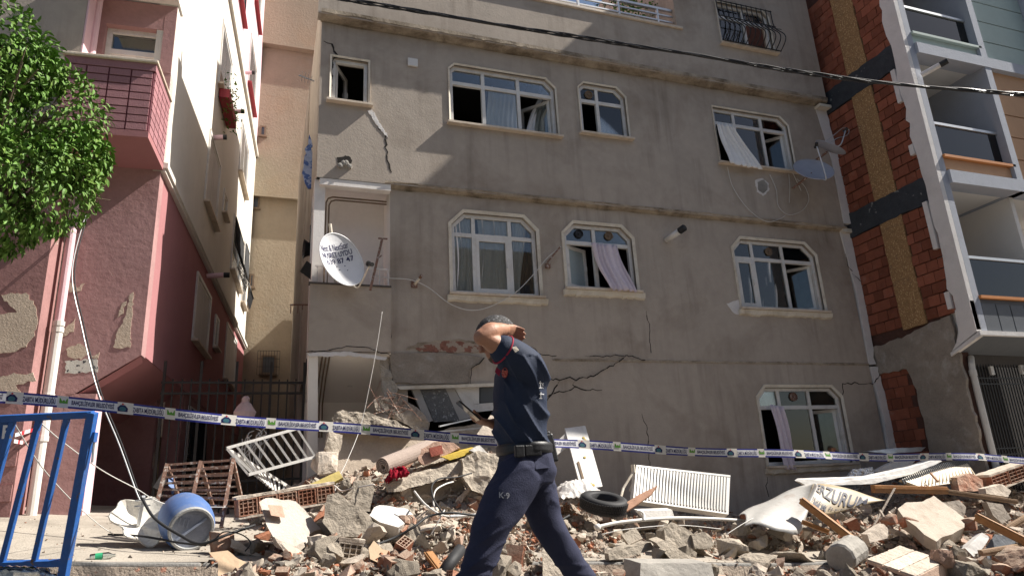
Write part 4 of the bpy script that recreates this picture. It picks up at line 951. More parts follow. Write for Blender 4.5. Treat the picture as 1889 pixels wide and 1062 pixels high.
# ------------------------------------------------------------------ things fixed to the facade
def stub(px, Y, L, r, mm, tip, label, d=(.28,-.95,.20)):
    p = aty(*px, Y); d = Vector(d).normalized(); t = thing('flue_pipe', label, 'flue pipe', p)
    m = MB(); m.tube([p, p+d*L*.72], r, 14); m.build('tube', mm, t, True); m = MB(); m.tube([p+d*L*.72, p+d*L*.74, p+d*L*.98, p+d*L], [r*1.1,r*1.14,r*1.14,r*.95], 14); m.build('cap', tip, t, True)
stub((1229,443), Y0, .46, .055, WHITE, RUBB, 'white stove flue with a black cap poking out of the first floor wall')
stub((765,524), Y0, .22, .022, CREAM, RUST, 'small cream pipe stub with a rusty end left of the tall window', (.35,-.9,.42))
m = MB(); p = aty(761,117,Y1); m.box((p.x-.085,Y1-.04,p.z-.075),(p.x+.085,Y1-.003,p.z+.075)); bevel(m.thing('vent_cover', WHITE, 'small white square vent cover under the upper overhang', 'vent'), .008)
m = MB(); p = aty(764,524,Y0); m.box((p.x-.05,Y0-.012,p.z-.06),(p.x+.05,Y0-.002,p.z+.06)); m.thing('wall_plate', RUST, 'rusty square plate behind the cream pipe stub', 'plate')
m = MB(); p = aty(1008,485,Y0); q = aty(1033,456,Y0-.12); m.bar(p+V(0,-.05,0), q, .025); m.box((p.x-.03,Y0-.05,p.z-.10),(p.x+.05,Y0-.003,p.z-.02)); m.thing('cable_bracket', RUST, 'rusty iron cable bracket between the two middle first floor windows', 'bracket')
m = MB(); a, b = aty(683,535,9.7), aty(705,440,9.85); m.bar(a, b, .035); m.bar(b+V(-.06,0,0), b+V(.08,0,0), .02); m.bar(a.lerp(b,.6), a.lerp(b,.6)+V(.06,-.02,.05), .015); m.thing('iron_pole', RUST, 'dark iron pole leaning in the first floor balcony right of the lettered dish', 'pole')
# window guard of the top right window
p0 = aty(1334,82,Y2); x0, x1, z0, z1 = RECT['I']; g = MB(); N = 11
for i in range(N+1):
    x = lerp(x0-.03, x1+.06, i/N); g.tube(smooth_path([V(x,Y2-.05,z1+.02), V(x,Y2-.08,lerp(z1,z0,.4)), V(x,Y2-.30,lerp(z1,z0,.72)), V(x,Y2-.30,lerp(z1,z0,.88)), V(x,Y2-.12,z0-.02)], 4), .011, 5)
for z, d in ((z1,.05),(lerp(z1,z0,.4),.09),(z0+.0,.12)): g.tube([V(x0-.05,Y2-d,z), V(x1+.08,Y2-d,z)], .012, 5)
for i in range(5):
    xc = lerp(x0+.1, x1-.05, i/4)
    for sgn in (-1, 1): g.tube([V(xc+sgn*.05*(1-math.cos(t*.7)), Y2-.11-.03*t, lerp(z1,z0,.42)-.04*t-.02*math.sin(t)) for t in range(6)], .007, 4)
g.thing('window_guard', BLACK, 'black bulging wrought iron guard on the top right window', 'window guard')
# ------------------------------------------------------------------ curtains
def curtain(px, Y, mm, label, folds=6, amp=.03, billow=0, seed=0):
    r = random.Random(seed); Q = [aty(*q, Y) for q in px]  # TL TR BR BL
    m = MB(); nu, nv = 40, 16
    def fn(u, v):
        a = Q[0].lerp(Q[1], u); b = Q[3].lerp(Q[2], u); p = a.lerp(b, v)
        return p + V(.02*math.sin(v*5+seed), amp*.75*math.sin(u*folds*6.28+v*1.2+seed+2.5*noise.noise(V(u*3,v*1.2,seed)))+.05*noise.noise(V(u*5,v*1.5,seed+3))-billow*v*v, .012*math.sin(u*folds*6.28)*v)
    m.grid(fn, nu, nv); o = m.thing('curtain', mm, label, 'curtain', smooth=True)
    s = o.modifiers.new('thickness', 'SOLIDIFY'); s.thickness = .004; return o
curtain(((900,160),(955,170),(958,246),(900,238)), 10.22, CURT, 'pale net curtain behind the middle pane of the wide upper floor window', 7, .03, 0, 1)
curtain(((1000,165),(1022,170),(1015,250),(968,246)), 10.25, CURT, 'net curtain gathered behind the open leaf of the wide upper floor window', 5, .03, 0, 2)
curtain(((1098,172),(1150,180),(1157,252),(1106,248)), 10.12, CURT, 'net curtain behind the right half of the small upper floor window', 5, .03, 0, 3)
curtain(((1322,226),(1350,232),(1400,316),(1338,306)), 9.84, CURT, 'grey white net curtain blown out of the upper right window', 6, .035, .1, 4)
curtain(((836,405),(872,398),(876,545),(838,541)), 10.115, CURT, 'net curtain on the left side of the tall first floor window', 6, .025, 0, 5)
curtain(((880,398),(938,402),(944,545),(882,543)), 10.12, CURT, 'net curtain behind the central sash of the tall first floor window', 6, .025, 0, 6)
curtain(((942,402),(968,406),(962,546),(948,546)), 10.115, CURT, 'cream curtain pulled aside in the right pane of the tall first floor window', 4, .025, 0, 7)
curtain(((962,410),(985,420),(994,545),(958,545)), 10.35, mat('brown_drape', (.17,.085,.06), .95, .15, 10, .1), 'brown drape in the right corner of the tall first floor window', 4, .03, 0, 8)
curtain(((1090,448),(1138,452),(1168,541),(1118,537)), 9.97, CURT_L, 'lilac curtain flapping out of the first floor window beside the flue', 5, .035, .12, 9)
curtain(((1402,478),(1448,486),(1456,570),(1405,568)), 10.115, CURT, 'net curtain in the middle of the right first floor window', 6, .025, 0, 10)
curtain(((1360,475),(1390,478),(1396,566),(1372,566)), 10.115, CURT, 'net curtain behind the left sash of the right first floor window', 5, .025, 0, 11)
curtain(((1420,745),(1445,750),(1468,866),(1448,866)), 9.95, CURT_L, 'twisted lilac curtain hanging out of the ground floor window', 3, .03, .06, 12)
curtain(((1446,755),(1492,758),(1505,850),(1455,850)), 10.25, CURT, 'net curtain behind the middle pane of the ground floor window', 6, .025, 0, 13)

# ------------------------------------------------------------------ odds and ends on the left corner of the grey block
SHEETB = mat('blue_white_tarpaulin', (.34,.42,.62), .6, .3, 6, .2, 30, .3, fleck=(.08,.15,.4), fleck_lo=.5, fleck_scale=9)
m = MB(); r = random.Random(3); P = [aty(*q, 11.5) for q in ((572,248),(575,258),(580,300),(578,345),(570,345),(560,335),(556,320),(561,300),(563,280),(568,258))]
P = jag(P, .03, .08, r); b = len(m.v); m.prism(P, (0,.05,0)); m.thing('torn_sheet', SHEETB, 'torn blue and white sheeting stuck on the left edge of the grey block', 'sheeting')
m = MB(); c = aty(572,500,10.4); m.obox(c, .26, .02, .2, Matrix.Rotation(.5, 3, 'Y')@Matrix.Rotation(.4, 3, 'Z')); m.bar(c+V(.1,0,.1), c+V(.25,0,.16), .03); m.thing('floodlight', LNB, 'dark square floodlight on the left corner of the balcony', 'lamp')
m = MB(); c = aty(572,460,10.8); m.lathe(c, (-1,-.1,0), [(0,.1),(.06,.13),(.1,.16)], 14); m.tube([c, c+V(.3,0,0)], .02, 6); m.obox(c+V(.02,0,.25), .07, .12, .3); m.thing('wall_lamp', LNB, 'dark lamp and bracket sticking out of the left wall above the floodlight', 'lamp')
m = MB(); a = aty(535,562,11); b = aty(568,562,11); m.bar(a, b, .02)
for t in (.05, .45, .7): p = a.lerp(b, t); m.bar(p, p-V(0,0,.14 if t < .5 else .08), .014)
m.thing('drying_rack', RUST, 'thin rusty drying rack sticking out of the left wall over the alley', 'rack')
m = MB(); a = aty(551,139,11); b = aty(580,150,11); m.bar(a, b, .018)
for t in (.2,.4,.6,.8): p = a.lerp(b, t); m.bar(p-V(0,.15,0), p+V(0,.15,0), .008)
m.thing('tv_antenna', STEEL, 'small television antenna sticking out over the alley at the top', 'antenna')
# flower box
m = MB(); b0, z0 = 5.2, 9.05; lbox(m, -.22, -.02, 4.0, 5.3, 9.02, 9.22); fbx = m.thing('flower_box', RED, 'red flower box with trailing plant on the white side wall', 'flower box')
m = MB(); rf = random.Random(8)
for i in range(260):
    p = LP(-.14+rf.gauss(0,.09), rf.uniform(4.0,5.3), 9.25+rf.gauss(0,.2)-.05); R = Matrix.Rotation(rf.uniform(0,6), 3, V(rf.random(),rf.random(),rf.random()+.1)); L = LV[i % 4]; bb_ = len(m.v); m.v += [p+R@v for v in L.v]
    for f in L.f: m.f.append(tuple(bb_+k for k in f)); m.m.append(0)
m.thing('potted_plant', LEAF, 'leafy trailing plant spilling from the red flower box', 'plant')
# roof terrace plant and brick stack behind the railing
CLADP = mat('streaked_pink_brick', (.50,.36,.33), .9, .25, 3, .6, 20, .1, streak=.8, streak_col=(.75,.70,.68))
a = aty(1168,45,13); b = aty(1250,45,13); m = MB(); m.box((a.x+.15,13,9.4),(b.x+.5,13.8,14.2)); m.box((a.x+.05,12.95,14.2),(b.x+.6,13.85,14.35)); m.thing('chimney_stack', CLADP, 'streaked pink brick stack behind the roof terrace railing', 'chimney')
m = MB(); rf = random.Random(18); c = aty(1150,22,10.6); m.tube([c-V(0,0,.5), c+V(0,0,.5)], .02, 6)
for i in range(420):
    p = c + V(rf.gauss(.1,.32), rf.gauss(0,.2), rf.gauss(.05,.22)); R = Matrix.Rotation(rf.uniform(0,6), 3, V(rf.random(),rf.random(),rf.random()+.1)); L = LV[i % 4]; bb_ = len(m.v); m.v += [p+R@(v*1.1) for v in L.v]
    for f in L.f: m.f.append(tuple(bb_+k for k in f)); m.m.append(0)
m.thing('terrace_plant', LEAF, 'leafy plant on the roof terrace behind the metal railing', 'plant')
# house across the street (seen only as reflection)
opp = thing('facing_house', 'plain rendered house across the street', 'building', (6, -14, 0))
m = MB(); m.box((-14, -20, -.3), (26, -13, 13.5)); m.build('wall', YEL, opp)
m = MB()
for i in range(11):
    for z in (1.2, 4.2, 7.2, 10.2): m.box((-12+i*3.4, -13, z), (-10.6+i*3.4, -12.96, z+1.4))
m.build('window', GLASSD, opp, kind='stuff')
# ------------------------------------------------------------------ rubble heap
TOPS = [(330,1040),(400,985),(450,962),(520,925),(600,872),(660,838),(720,826),(790,828),(860,826),(930,845),(1000,885),(1100,925),(1160,940),(1350,945),(1450,925),(1550,900),(1650,872),(1750,858),(1889,848),(2050,840)]
BOTS = [(330,1120),(420,1062),(520,1075),(2050,1085)]
YA, YB = 5.55, 9.55
def heap(x, y):
    g = gz(x) if y < KY else sz(x, y)
    px = proj((x, y, .6))[0]; t = max(0, min(1, (y-YA)/(YB-YA)))
    py = lerp(interp(BOTS, px), interp(TOPS, px), t**.9)
    z = aty(px, py, max(y, YA)).z
    if y < YA: z -= (YA-y)*.5
    n = noise.noise(V(x*1.1, y*1.1, 3))*.18 + noise.noise(V(x*2.7, y*2.7, 9))*.16
    return max(g-.02, z-.05+n*min(1, t*4+.25)) if z > g-.1 else g-.02
def onheap(px, py, lift=0, y0=5.0, y1=9.9):   # first hit of the view ray with the heap
    d = ray(px, py); y = y0
    while y < y1:
        p = CAM + d*((y-CAM.y)/d.y)
        if p.z <= heap(p.x, p.y)+lift: return p
        y += .04
    return CAM + d*((y1-CAM.y)/d.y)
DUST = mat('rubble_dust', (.39,.325,.265), .97, .4, 3.5, 1, 26, .08, stain=(.25,.19,.15), stain_amt=.6, stain_lo=.45, stain_scale=2, fleck=(.46,.24,.17), fleck_lo=.66, fleck_scale=15, bdist=.04)
R_CONC = mat('broken_concrete', (.36,.315,.26), .95, .22, 7, .8, 30, .1, world=False, rand=.22, stain=(.15,.125,.10), stain_amt=.55, stain_lo=.48, stain_scale=4, bdist=.03, dust=.45)
R_BRICK = mat('broken_brick', (.34,.135,.08), .93, .22, 9, .7, 40, .1, world=False, rand=.22, stain=(.40,.32,.25), stain_amt=.7, stain_lo=.45, stain_scale=5, bdist=.02, dust=.7)
R_PLAS = mat('broken_plaster', (.52,.45,.375), .93, .12, 8, .6, 40, .1, world=False, rand=.12, stain=(.27,.20,.15), stain_amt=.6, stain_lo=.5, stain_scale=4, bdist=.015)
R_PINK = mat('dusty_pink_chips', (.38,.25,.19), .95, .2, 8, .7, 40, .1, world=False, rand=.15)
R_WHITE = mat('white_painted_plaster', (.60,.575,.54), .85, .08, 5, .4, 35, .15, world=False, stain=(.36,.27,.21), stain_amt=.6, stain_lo=.5, stain_scale=4)
R_DIRTY = mat('dirty_white_plaster', (.45,.40,.355), .93, .1, 6, .6, 35, .1, world=False, stain=(.34,.20,.15), stain_amt=.6, stain_lo=.52, stain_scale=5)
R_DARK = mat('dark_debris', (.09,.08,.072), .9, .3, 9, .6, 30, .1)
TIMBER = mat('varnished_timber', (.34,.165,.06), .5, .2, 5, .25, 30, .3, world=False, streak=0, stain=(.26,.11,.04), stain_amt=.6, stain_lo=.45, stain_scale=7)
TIMBD = mat('old_timber', (.25,.17,.11), .85, .2, 8, .5, 40, .2, world=False)
CARD = mat('cardboard', (.38,.28,.19), .9, .08, 5, .2, 30, .1, world=False, stain=(.34,.25,.18), stain_amt=.4)
m = MB(); nx, ny = 330, 118; X0, X1_, Ya, Yb = -1.7, 12.2, 5.05, 10.02
vals = {}
for i in range(nx+1):
    for j in range(ny+1):
        x = lerp(X0, X1_, i/nx); y = lerp(Ya, Yb, j/ny); z = heap(x, y)
        if z > (gz(x) if y < KY else sz(x, y))-.015:
            q = V(x*6, y*6, 1); c = noise.cell(V(x*9, y*9, 2)); z += noise.noise(q)*.06 + (noise.noise(q*2.6))*.03 + (c-.5)*.04
        m.v.append(V(x, y, z))
for i in range(nx):
    for j in range(ny):
        q = i*(ny+1)+j; m.f.append((q, q+ny+1, q+ny+2, q+1)); m.m.append(0)
o = m.build('rubble_heap', DUST, kind='stuff')
# ---- loose chips, too many to count
rr = random.Random(21)
def hullmesh(r, sx, sy, sz_, n=10):
    bm = bmesh.new()
    for i in range(n):
        d = V(r.gauss(0,1), r.gauss(0,1), r.gauss(0,1)).normalized(); k = r.uniform(.8, 1)
        q = V(max(-.62,min(.62,d.x))*sx, max(-.62,min(.62,d.y))*sy, max(-.6,min(.6,d.z))*sz_)*k; bm.verts.new(q)
    bmesh.ops.convex_hull(bm, input=bm.verts)
    for v in [v for v in bm.verts if not v.link_faces]: bm.verts.remove(v)
    bm.verts.index_update(); vs = [v.co.copy() for v in bm.verts]; fs = [tuple(v.index for v in f.verts) for f in bm.faces]; bm.free(); return vs, fs
chips = [hullmesh(rr, 1, rr.uniform(.5,1), rr.uniform(.25,.8), 9) for _ in range(24)]
def randrot(r): return Matrix.Rotation(r.uniform(0,6.28), 3, 'Z') @ Matrix.Rotation(r.gauss(0,.6), 3, 'X') @ Matrix.Rotation(r.gauss(0,.6), 3, 'Y')
m = MB()
def onscreen(lo=370): 
    px = rr.uniform(lo, 1930); py = lerp(interp(TOPS, px)-4, 1095, rr.random()); return onheap(px, py, 0), px, py
for i in range(25000):
    p, px, py = onscreen(); x, y = p.x, p.y
    if y > 9.9: continue
    z = heap(x, y); g = gz(x) if y < KY else sz(x, y)
    if z < g-.01 and rr.random() > .03: continue
    s = .0155*math.exp(rr.gauss(0,.6)); cl = noise.noise(V(x*1.3, y*1.3, 40))
    k = rr.choices((0,1,2,3,4), (3.0+cl*3, 1.6-cl*2.2, 2.2, 1.6, .25))[0]
    vs, fs = chips[rr.randrange(24)]; R = randrot(rr); b = len(m.v); c = V(x, y, max(z, g)+s*.3)
    m.v += [c+R@(v*s*1.5) for v in vs]
    for f in fs: m.f.append(tuple(b+q for q in f)); m.m.append(k)
m.build('rubble_chips', [mat('concrete_chips',(.36,.32,.265),.95,.35,20,.4,60,.1), mat('brick_chips',(.34,.15,.09),.95,.3,20,.4,60,.1), mat('plaster_chips',(.46,.40,.33),.95,.2,20,.3,60,.1), mat('pink_chips',(.46,.33,.26),.95,.25,20,.4,60,.1), R_DARK], kind='stuff')
# dust and litter on the pavement
m = MB()
for i in range(900):
    x = rr.uniform(-4, 3.5); y = rr.uniform(KY+.02, 9.5) if rr.random() < .8 else rr.uniform(4.8, KY-.02); s = .008*math.exp(rr.gauss(0,.6)); vs, fs = chips[rr.randrange(24)]; R = randrot(rr); b = len(m.v)
    c = V(x, y, (sz(x, y) if y > KY else gz(x))+s*.3); m.v += [c+R@(v*s*1.6) for v in vs]
    for f in fs: m.f.append(tuple(b+q for q in f)); m.m.append(rr.choice((0,0,1,2)))
m.build('pavement_grit', [R_CONC, R_BRICK, R_PLAS], kind='stuff')

# ---- shaping helpers for big pieces
def rough(mb, amp, L, seed, freq=5, flat=None):
    """subdivide to edge length L and break the surface up"""
    me = mb.mesh('tmp', R_CONC); bm = bmesh.new(); bm.from_mesh(me); bpy.data.meshes.remove(me)
    bmesh.ops.remove_doubles(bm, verts=bm.verts, dist=1e-5); bmesh.ops.triangulate(bm, faces=bm.faces)
    for _ in range(5):
        E = [e for e in bm.edges if e.calc_length() > L]
        if not E: break
        bmesh.ops.subdivide_edges(bm, edges=E, cuts=1); bmesh.ops.triangulate(bm, faces=[f for f in bm.faces if len(f.verts) > 3])
    bm.normal_update()
    for v in bm.verts:
        q = v.co*freq + V(seed*7.1, seed*3.3, seed)
        k = noise.noise(q)+.5*noise.noise(q*2.3)+.3*noise.noise(q*5.1)
        a = amp
        if flat is not None and v.normal.dot(flat) > .85: a = amp*.22
        v.co += v.normal*(k*a)
    out = MB(); bm.verts.index_update(); out.v = [v.co.copy() for v in bm.verts]; out.f = [tuple(v.index for v in f.verts) for f in bm.faces]; out.m = [0]*len(out.f); bm.free(); return out
def piece(name, px, off, mm, label, cat, Y=None, amp=.02, L=.06, seed=1, freq=6, group=None, flat=None, tilt=(.06,.22)):
    """a broken piece: outline given by picture points at known depths (px, py[, Y]) with a real thickness"""
    cx = sum(q[0] for q in px)/len(px); cy = sum(q[1] for q in px)/len(px)
    P = [aty(q[0], q[1], Y+tilt[0]*(q[0]-cx)/100+tilt[1]*(cy-q[1])/100) for q in px]
    m = MB(); m.prism(P, off); m = rough(m, amp, L, seed, freq, flat); return m.thing(name, mm, label, cat, group)
def chunk(px, py, w, h, Y, mm, label, cat='concrete chunk', name='concrete_chunk', seed=1, d=None, group=None):
    c = aty(px, py, Y); r = random.Random(seed); vs, fs = hullmesh(r, w/1.15, (d or w)/1.15, h/1.15, 16); m = MB(); R = Matrix.Rotation(r.uniform(-.5,.5),3,'Z')@Matrix.Rotation(r.uniform(-.25,.25),3,'Y')
    m.v = [c+R@v for v in vs]; m.f = fs; m.m = [0]*len(fs); m = rough(m, .012+.02*w, .05, seed, 7); return m.thing(name, mm, label, cat, group)
# hollow clay block: shell, webs, open cells on the two ends
def block_mesh(name, L, H, D, nx_, nz_, mm):
    m = MB(); t = .012; m.hexa([V(-L/2,-D/2,-H/2),V(L/2,-D/2,-H/2),V(L/2,-D/2+t,-H/2),V(-L/2,-D/2+t,-H/2),V(-L/2,-D/2,H/2),V(L/2,-D/2,H/2),V(L/2,-D/2+t,H/2),V(-L/2,-D/2+t,H/2)])
    m.box((-L/2,D/2-t,-H/2),(L/2,D/2,H/2)); m.box((-L/2,-D/2+t,-H/2),(L/2,D/2-t,-H/2+t)); m.box((-L/2,-D/2+t,H/2-t),(L/2,D/2-t,H/2))
    for i in range(1, nx_): y = lerp(-D/2, D/2, i/nx_); m.box((-L/2+.004,y-t*.35,-H/2+t),(L/2-.004,y+t*.35,H/2-t))
    for i in range(1, nz_): z = lerp(-H/2, H/2, i/nz_); m.box((-L/2+.006,-D/2+t,z-t*.35),(L/2-.006,D/2-t,z+t*.35))
    m.box((-L/2+.04,-D/2+t,-H/2+t),(L/2-.04,D/2-t,H/2-t))
    return m
# ---- countable middle sized pieces
kinds = []
BLK = [block_mesh('b', .17, .17, .12, 3, 4, R_BRICK), block_mesh('b', .13, .12, .10, 3, 3, R_BRICK)]
vm = {}
for nm, mm in (('concrete_chunk', R_CONC), ('brick_fragment', R_BRICK), ('plaster_fragment', R_PLAS)):
    L = []
    for v in range(9):
        r = random.Random(v*13+len(nm)); fl = {'concrete_chunk': .75, 'brick_fragment': .55, 'plaster_fragment': .20}[nm]
        vs, fs = hullmesh(r, 1, r.uniform(.6,.95) if nm[0] != 'p' else r.uniform(.35,.85), r.uniform(fl*.7, fl*1.2), 13); q = MB(); q.v = vs; q.f = fs; q.m = [0]*len(fs); q = rough(q, .10, .30, v, 2.6); L.append(q.mesh(nm, mm))
    vm[nm] = L
vm['hollow_brick'] = [b.mesh('hollow_brick', R_BRICK) for b in BLK]
LAB = {'concrete_chunk': ('loose grey chunk of broken concrete lying in the rubble heap', 'concrete chunk', 'loose concrete chunks in the rubble'),
       'brick_fragment': ('loose reddish fragment of broken clay brick lying in the rubble heap', 'brick fragment', 'loose brick fragments in the rubble'),
       'plaster_fragment': ('loose pale flat fragment of broken plaster lying in the rubble heap', 'plaster fragment', 'loose plaster fragments in the rubble'),
       'hollow_brick': ('loose hollow clay brick with open cells lying in the rubble heap', 'brick', 'loose hollow bricks in the rubble')}
def interp_zone(px, py):
    low = py > interp(TOPS, px)+75
    for lim, hi, lo in ((620,'around the big white wall fragment','on the kerb below the white wall fragment'),(760,'around the brown grey concrete wedge','in front of the white painted slab'),(900,'below the tilted floor slab','at the front left of the man'),(1080,'behind the legs of the man','under the legs of the man'),(1250,'under the tire and the pipe','above the smooth grey slab'),(1450,'in front of the radiator','low in the middle of the right heap'),(1640,'around the white banner','beside the round beam'),(3000,'around the big plaster slab','at the bottom right by the ceiling blocks')):
        if px < lim: return 'lying '+(lo if low else hi)
def scatter(nm, n, smin, smax, seed):
    r = random.Random(seed); k = 0; tr = 0
    while k < n and tr < n*20:
        tr += 1; px = r.uniform(395, 1915); py = lerp(interp(TOPS, px)+2, 1075, r.random()**.9); p = onheap(px, py)
        if p.y > 9.7: continue
        g = gz(p.x) if p.y < KY else sz(p.x, p.y)
        if heap(p.x, p.y) < g-.01: continue
        s = lerp(smin, smax, r.random()**1.8) if nm != 'hollow_brick' else r.uniform(.65, .95)
        o = bpy.data.objects.new(nm, vm[nm][r.randrange(len(vm[nm]))]); COL.objects.link(o)
        o.location = V(p.x, p.y, heap(p.x, p.y)+s*(.10 if nm != 'hollow_brick' else .05)); o.rotation_euler = (r.gauss(0,.55), r.gauss(0,.55), r.uniform(0,6.28)); o.scale = (s, s, s) if nm != 'plaster_fragment' else (s*1.15, s, s)
        l, c, gname = LAB[nm]; zn = interp_zone(px, py)
        if nm != 'hollow_brick': q = (s-smin)/(smax-smin); w = 'small' if q < .12 else 'middling' if q < .45 else 'large'; l = l.replace('loose', w); gname = gname.replace('loose', w)
        tag(o, l.replace('lying in the rubble heap', zn), c, gname.replace('in the rubble', zn)); k += 1
scatter('concrete_chunk', 210, .06, .25, 1); scatter('brick_fragment', 230, .05, .14, 2); scatter('plaster_fragment', 285, .06, .28, 3); scatter('hollow_brick', 22, 1, 1, 4)

# ------------------------------------------------------------------ big pieces, left to right
def brickrow(name, label, a, b, hgt, dep, n, nz_, mm=R_BRICK, cap=R_PLAS):
    """a fallen strip of hollow bricks still holding together; a, b are its ends"""
    a = Vector(a); b = Vector(b); t = thing(name, label, 'brick wall piece', (a+b)/2); d = (b-a)/n; L = d.length; dn = d.normalized()
    yv = V(0,0,1).cross(dn).normalized(); zv = dn.cross(yv)
    for i in range(n):
        c = a + d*(i+.5); R = Matrix((dn, yv, zv)).transposed(); src = block_mesh('brick', dep, hgt, L*.94, 4, nz_, mm); Q = R@Matrix.Rotation(math.pi/2, 3, 'Z')
        mm_ = MB(); mm_.v = [c+Q@v for v in src.v]; mm_.f = src.f; mm_.m = src.m; mm_.build('brick', mm, t)
    m = MB(); m.obox((a+b)/2+zv*(hgt/2+.018), (b-a).length*1.02, dep, .03, Matrix((dn, yv, zv)).transposed()); rough(m, .012, .06, 3).build('plaster_skin', cap, t)
    m = MB(); m.obox((a+b)/2-zv*(hgt/2+.012), (b-a).length*1.0, dep, .02, Matrix((dn, yv, zv)).transposed()); rough(m, .012, .06, 4).build('plaster_skin', cap, t)
    return t
brickrow('brick_wall_strip', 'fallen strip of hollow bricks with open cells left of the carpet roll', aty(435,938,7.5), aty(612,908,7.7), .16, .22, 5, 4)
piece('wall_fragment', [(478,925),(490,917),(545,925),(570,950),(592,975),(570,985),(572,1000),(535,1010),(505,990),(490,965)], (.06,.22,-.10), R_DIRTY, 'large white plastered wall fragment with brick showing, beside the strip of hollow bricks', 'wall fragment', 6.7, .014, .05, 3, flat=V(.4,-.7,.5), tilt=(.38,.45))
piece('bare_patch', [(494,930),(520,932),(526,954),(500,950)], (0,.03,0), R_PINK, 'pinkish square of bare brick on the large white wall fragment', 'brick', 6.6, .006, .05, 4, tilt=(.38,.45))
piece('concrete_wedge', [(606,915),(622,912),(648,928),(662,942),(680,948),(700,990),(694,1000),(660,990),(612,985),(594,960)], (.08,.32,-.06), R_CONC, 'big brown grey concrete wedge right of the white wall fragment', 'concrete chunk', 6.75, .03, .05, 5, 5)
piece('concrete_lump', [(652,888),(682,884),(690,902),(682,942),(664,944),(648,930)], (.03,.2,0), R_CONC, 'upright concrete stump standing behind the brown grey wedge', 'concrete chunk', 7.5, .02, .05, 6)
piece('painted_slab', [(690,935),(700,931),(752,938),(766,952),(744,966),(735,972),(700,962),(682,950)], (.05,.22,-.16), R_WHITE, 'bright white painted slab with a broken brick edge in the middle of the heap', 'slab', 6.9, .010, .05, 7, flat=V(0,-.6,.8), tilt=(.1,.95))
for i, (x, y) in enumerate(((742,972),(752,958),(748,990),(765,965))): chunk(x, y, .13, .09, 6.85+.03*i, R_BRICK, ('broken orange brick below the right end of the white painted slab','broken orange brick against the right edge of the white painted slab','lowest broken orange brick under the white painted slab','small orange brick piece right of the white painted slab')[i], 'brick', 'brick_fragment', 60+i)
brickrow('painted_brick', 'whitish single brick standing on the kerb in front of the brown grey wedge', aty(620,1012,6.2), aty(668,1018,6.2), .13, .12, 1, 3, R_PLAS)
chunk(590,1005,.22,.16,6.25,R_PLAS,'pale block lying against the big white wall fragment','block','block',21)
chunk(405,1000,.20,.19,6.9,R_BRICK,'broken hollow brick at the left end of the rubble beside the barrel','brick','brick_fragment',22)
piece('cardboard', [(680,1010),(690,996),(705,1012),(750,1026),(750,1050),(715,1045),(683,1030)], (0,.012,.0), CARD, 'curled piece of torn cardboard lying in front of the concrete wedge', 'cardboard', 6.1, .006, .06, 8, tilt=(.15,.6))
piece('cardboard', [(385,1018),(420,1014),(440,1030),(462,1040),(464,1062),(402,1064),(402,1036)], (.02,.02,-.02), CARD, 'torn cardboard draped over the kerb at the left end of the rubble', 'cardboard', 6.15, .01, .06, 9, tilt=(.1,.5))
piece('board', [(555,1035),(640,1038),(700,1050),(698,1056),(640,1052),(560,1046)], (0,.12,.02), R_DARK, 'dark thin board lying flat on the kerb under the cardboard', 'board', 6.15, .004, .1, 10)
piece('plank_piece', [(522,1028),(552,1002),(560,1000),(562,1008),(532,1036)], (.02,.06,0), R_PLAS, 'short pale plank leaning on the kerb left of the whitish brick', 'plank', 6.2, .004, .08, 11)
# fallen floor slab with red debris on top
piece('floor_slab', [(712,893),(760,880),(800,866),(848,850),(880,838),(900,842),(905,850),(860,862),(852,872),(800,888),(740,905),(716,908)], (.05,.55,.10), R_CONC, 'long tilted broken floor slab with pale edge at the top of the heap', 'concrete slab', 7.9, .022, .06, 12, 6)
piece('concrete_lump', [(852,845),(880,833),(915,838),(930,860),(924,895),(900,912),(870,905),(855,880)], (.02,.3,0), R_CONC, 'massive concrete lump at the right end of the tilted floor slab behind the man', 'concrete chunk', 7.8, .035, .05, 13, 5)
piece('wall_slab', [(690,930),(740,905),(800,890),(850,885),(860,905),(800,925),(740,935),(700,945)], (.05,.35,-.1), R_CONC, 'shaded grey slab lying under the tilted floor slab', 'concrete slab', 8.0, .015, .06, 14)
piece('yellow_board', [(572,892),(625,868),(632,880),(588,905)], (.02,.05,-.02), mat('yellow_foam',(.52,.42,.16),.9,.1,6,.3,30,.1), 'yellowish foam board lying in the shade left of the carpet roll', 'board', 8.2, .006, .08, 15)
piece('yellow_board', [(815,842),(850,832),(878,825),(870,836),(830,848)], (.0,.2,.02), mat('mustard_foam',(.50,.36,.07),.9,.1,6,.3,30,.1), 'mustard yellow board wedged under the brick piece on the floor slab', 'board', 8.0, .006, .08, 16)
piece('wall_piece', [(770,832),(800,815),(835,814),(850,826),(820,840),(782,858),(772,850)], (.03,.18,0), R_PINK, 'plastered brick wall piece lying on the floor slab right of the carpet roll', 'wall fragment', 8.05, .015, .05, 17)
piece('bare_patch', [(792,826),(815,820),(818,836),(796,842)], (0,.03,0), mat('dark_red_brick',(.22,.06,.04),.9,.2,9,.5), 'dark red bare brick patch on the wall piece right of the carpet roll', 'brick', 8.0, .006, .05, 18)
rq = random.Random(40); m = MB()
for i in range(190):
    t = rq.random(); c = aty(lerp(742,890,t)+rq.gauss(0,4), lerp(884,836,t)+rq.gauss(0,3), 8.1+rq.random()*.3); s = .018*math.exp(rq.gauss(0,.4)); vs, fs = chips[rq.randrange(24)]; R = randrot(rq); b = len(m.v); m.v += [c+R@(v*s*1.5) for v in vs]
    for f in fs: m.f.append(tuple(b+q for q in f)); m.m.append(rq.choice((0,0,1)))
m.build('slab_chips', [R_BRICK, R_PLAS], kind='stuff')
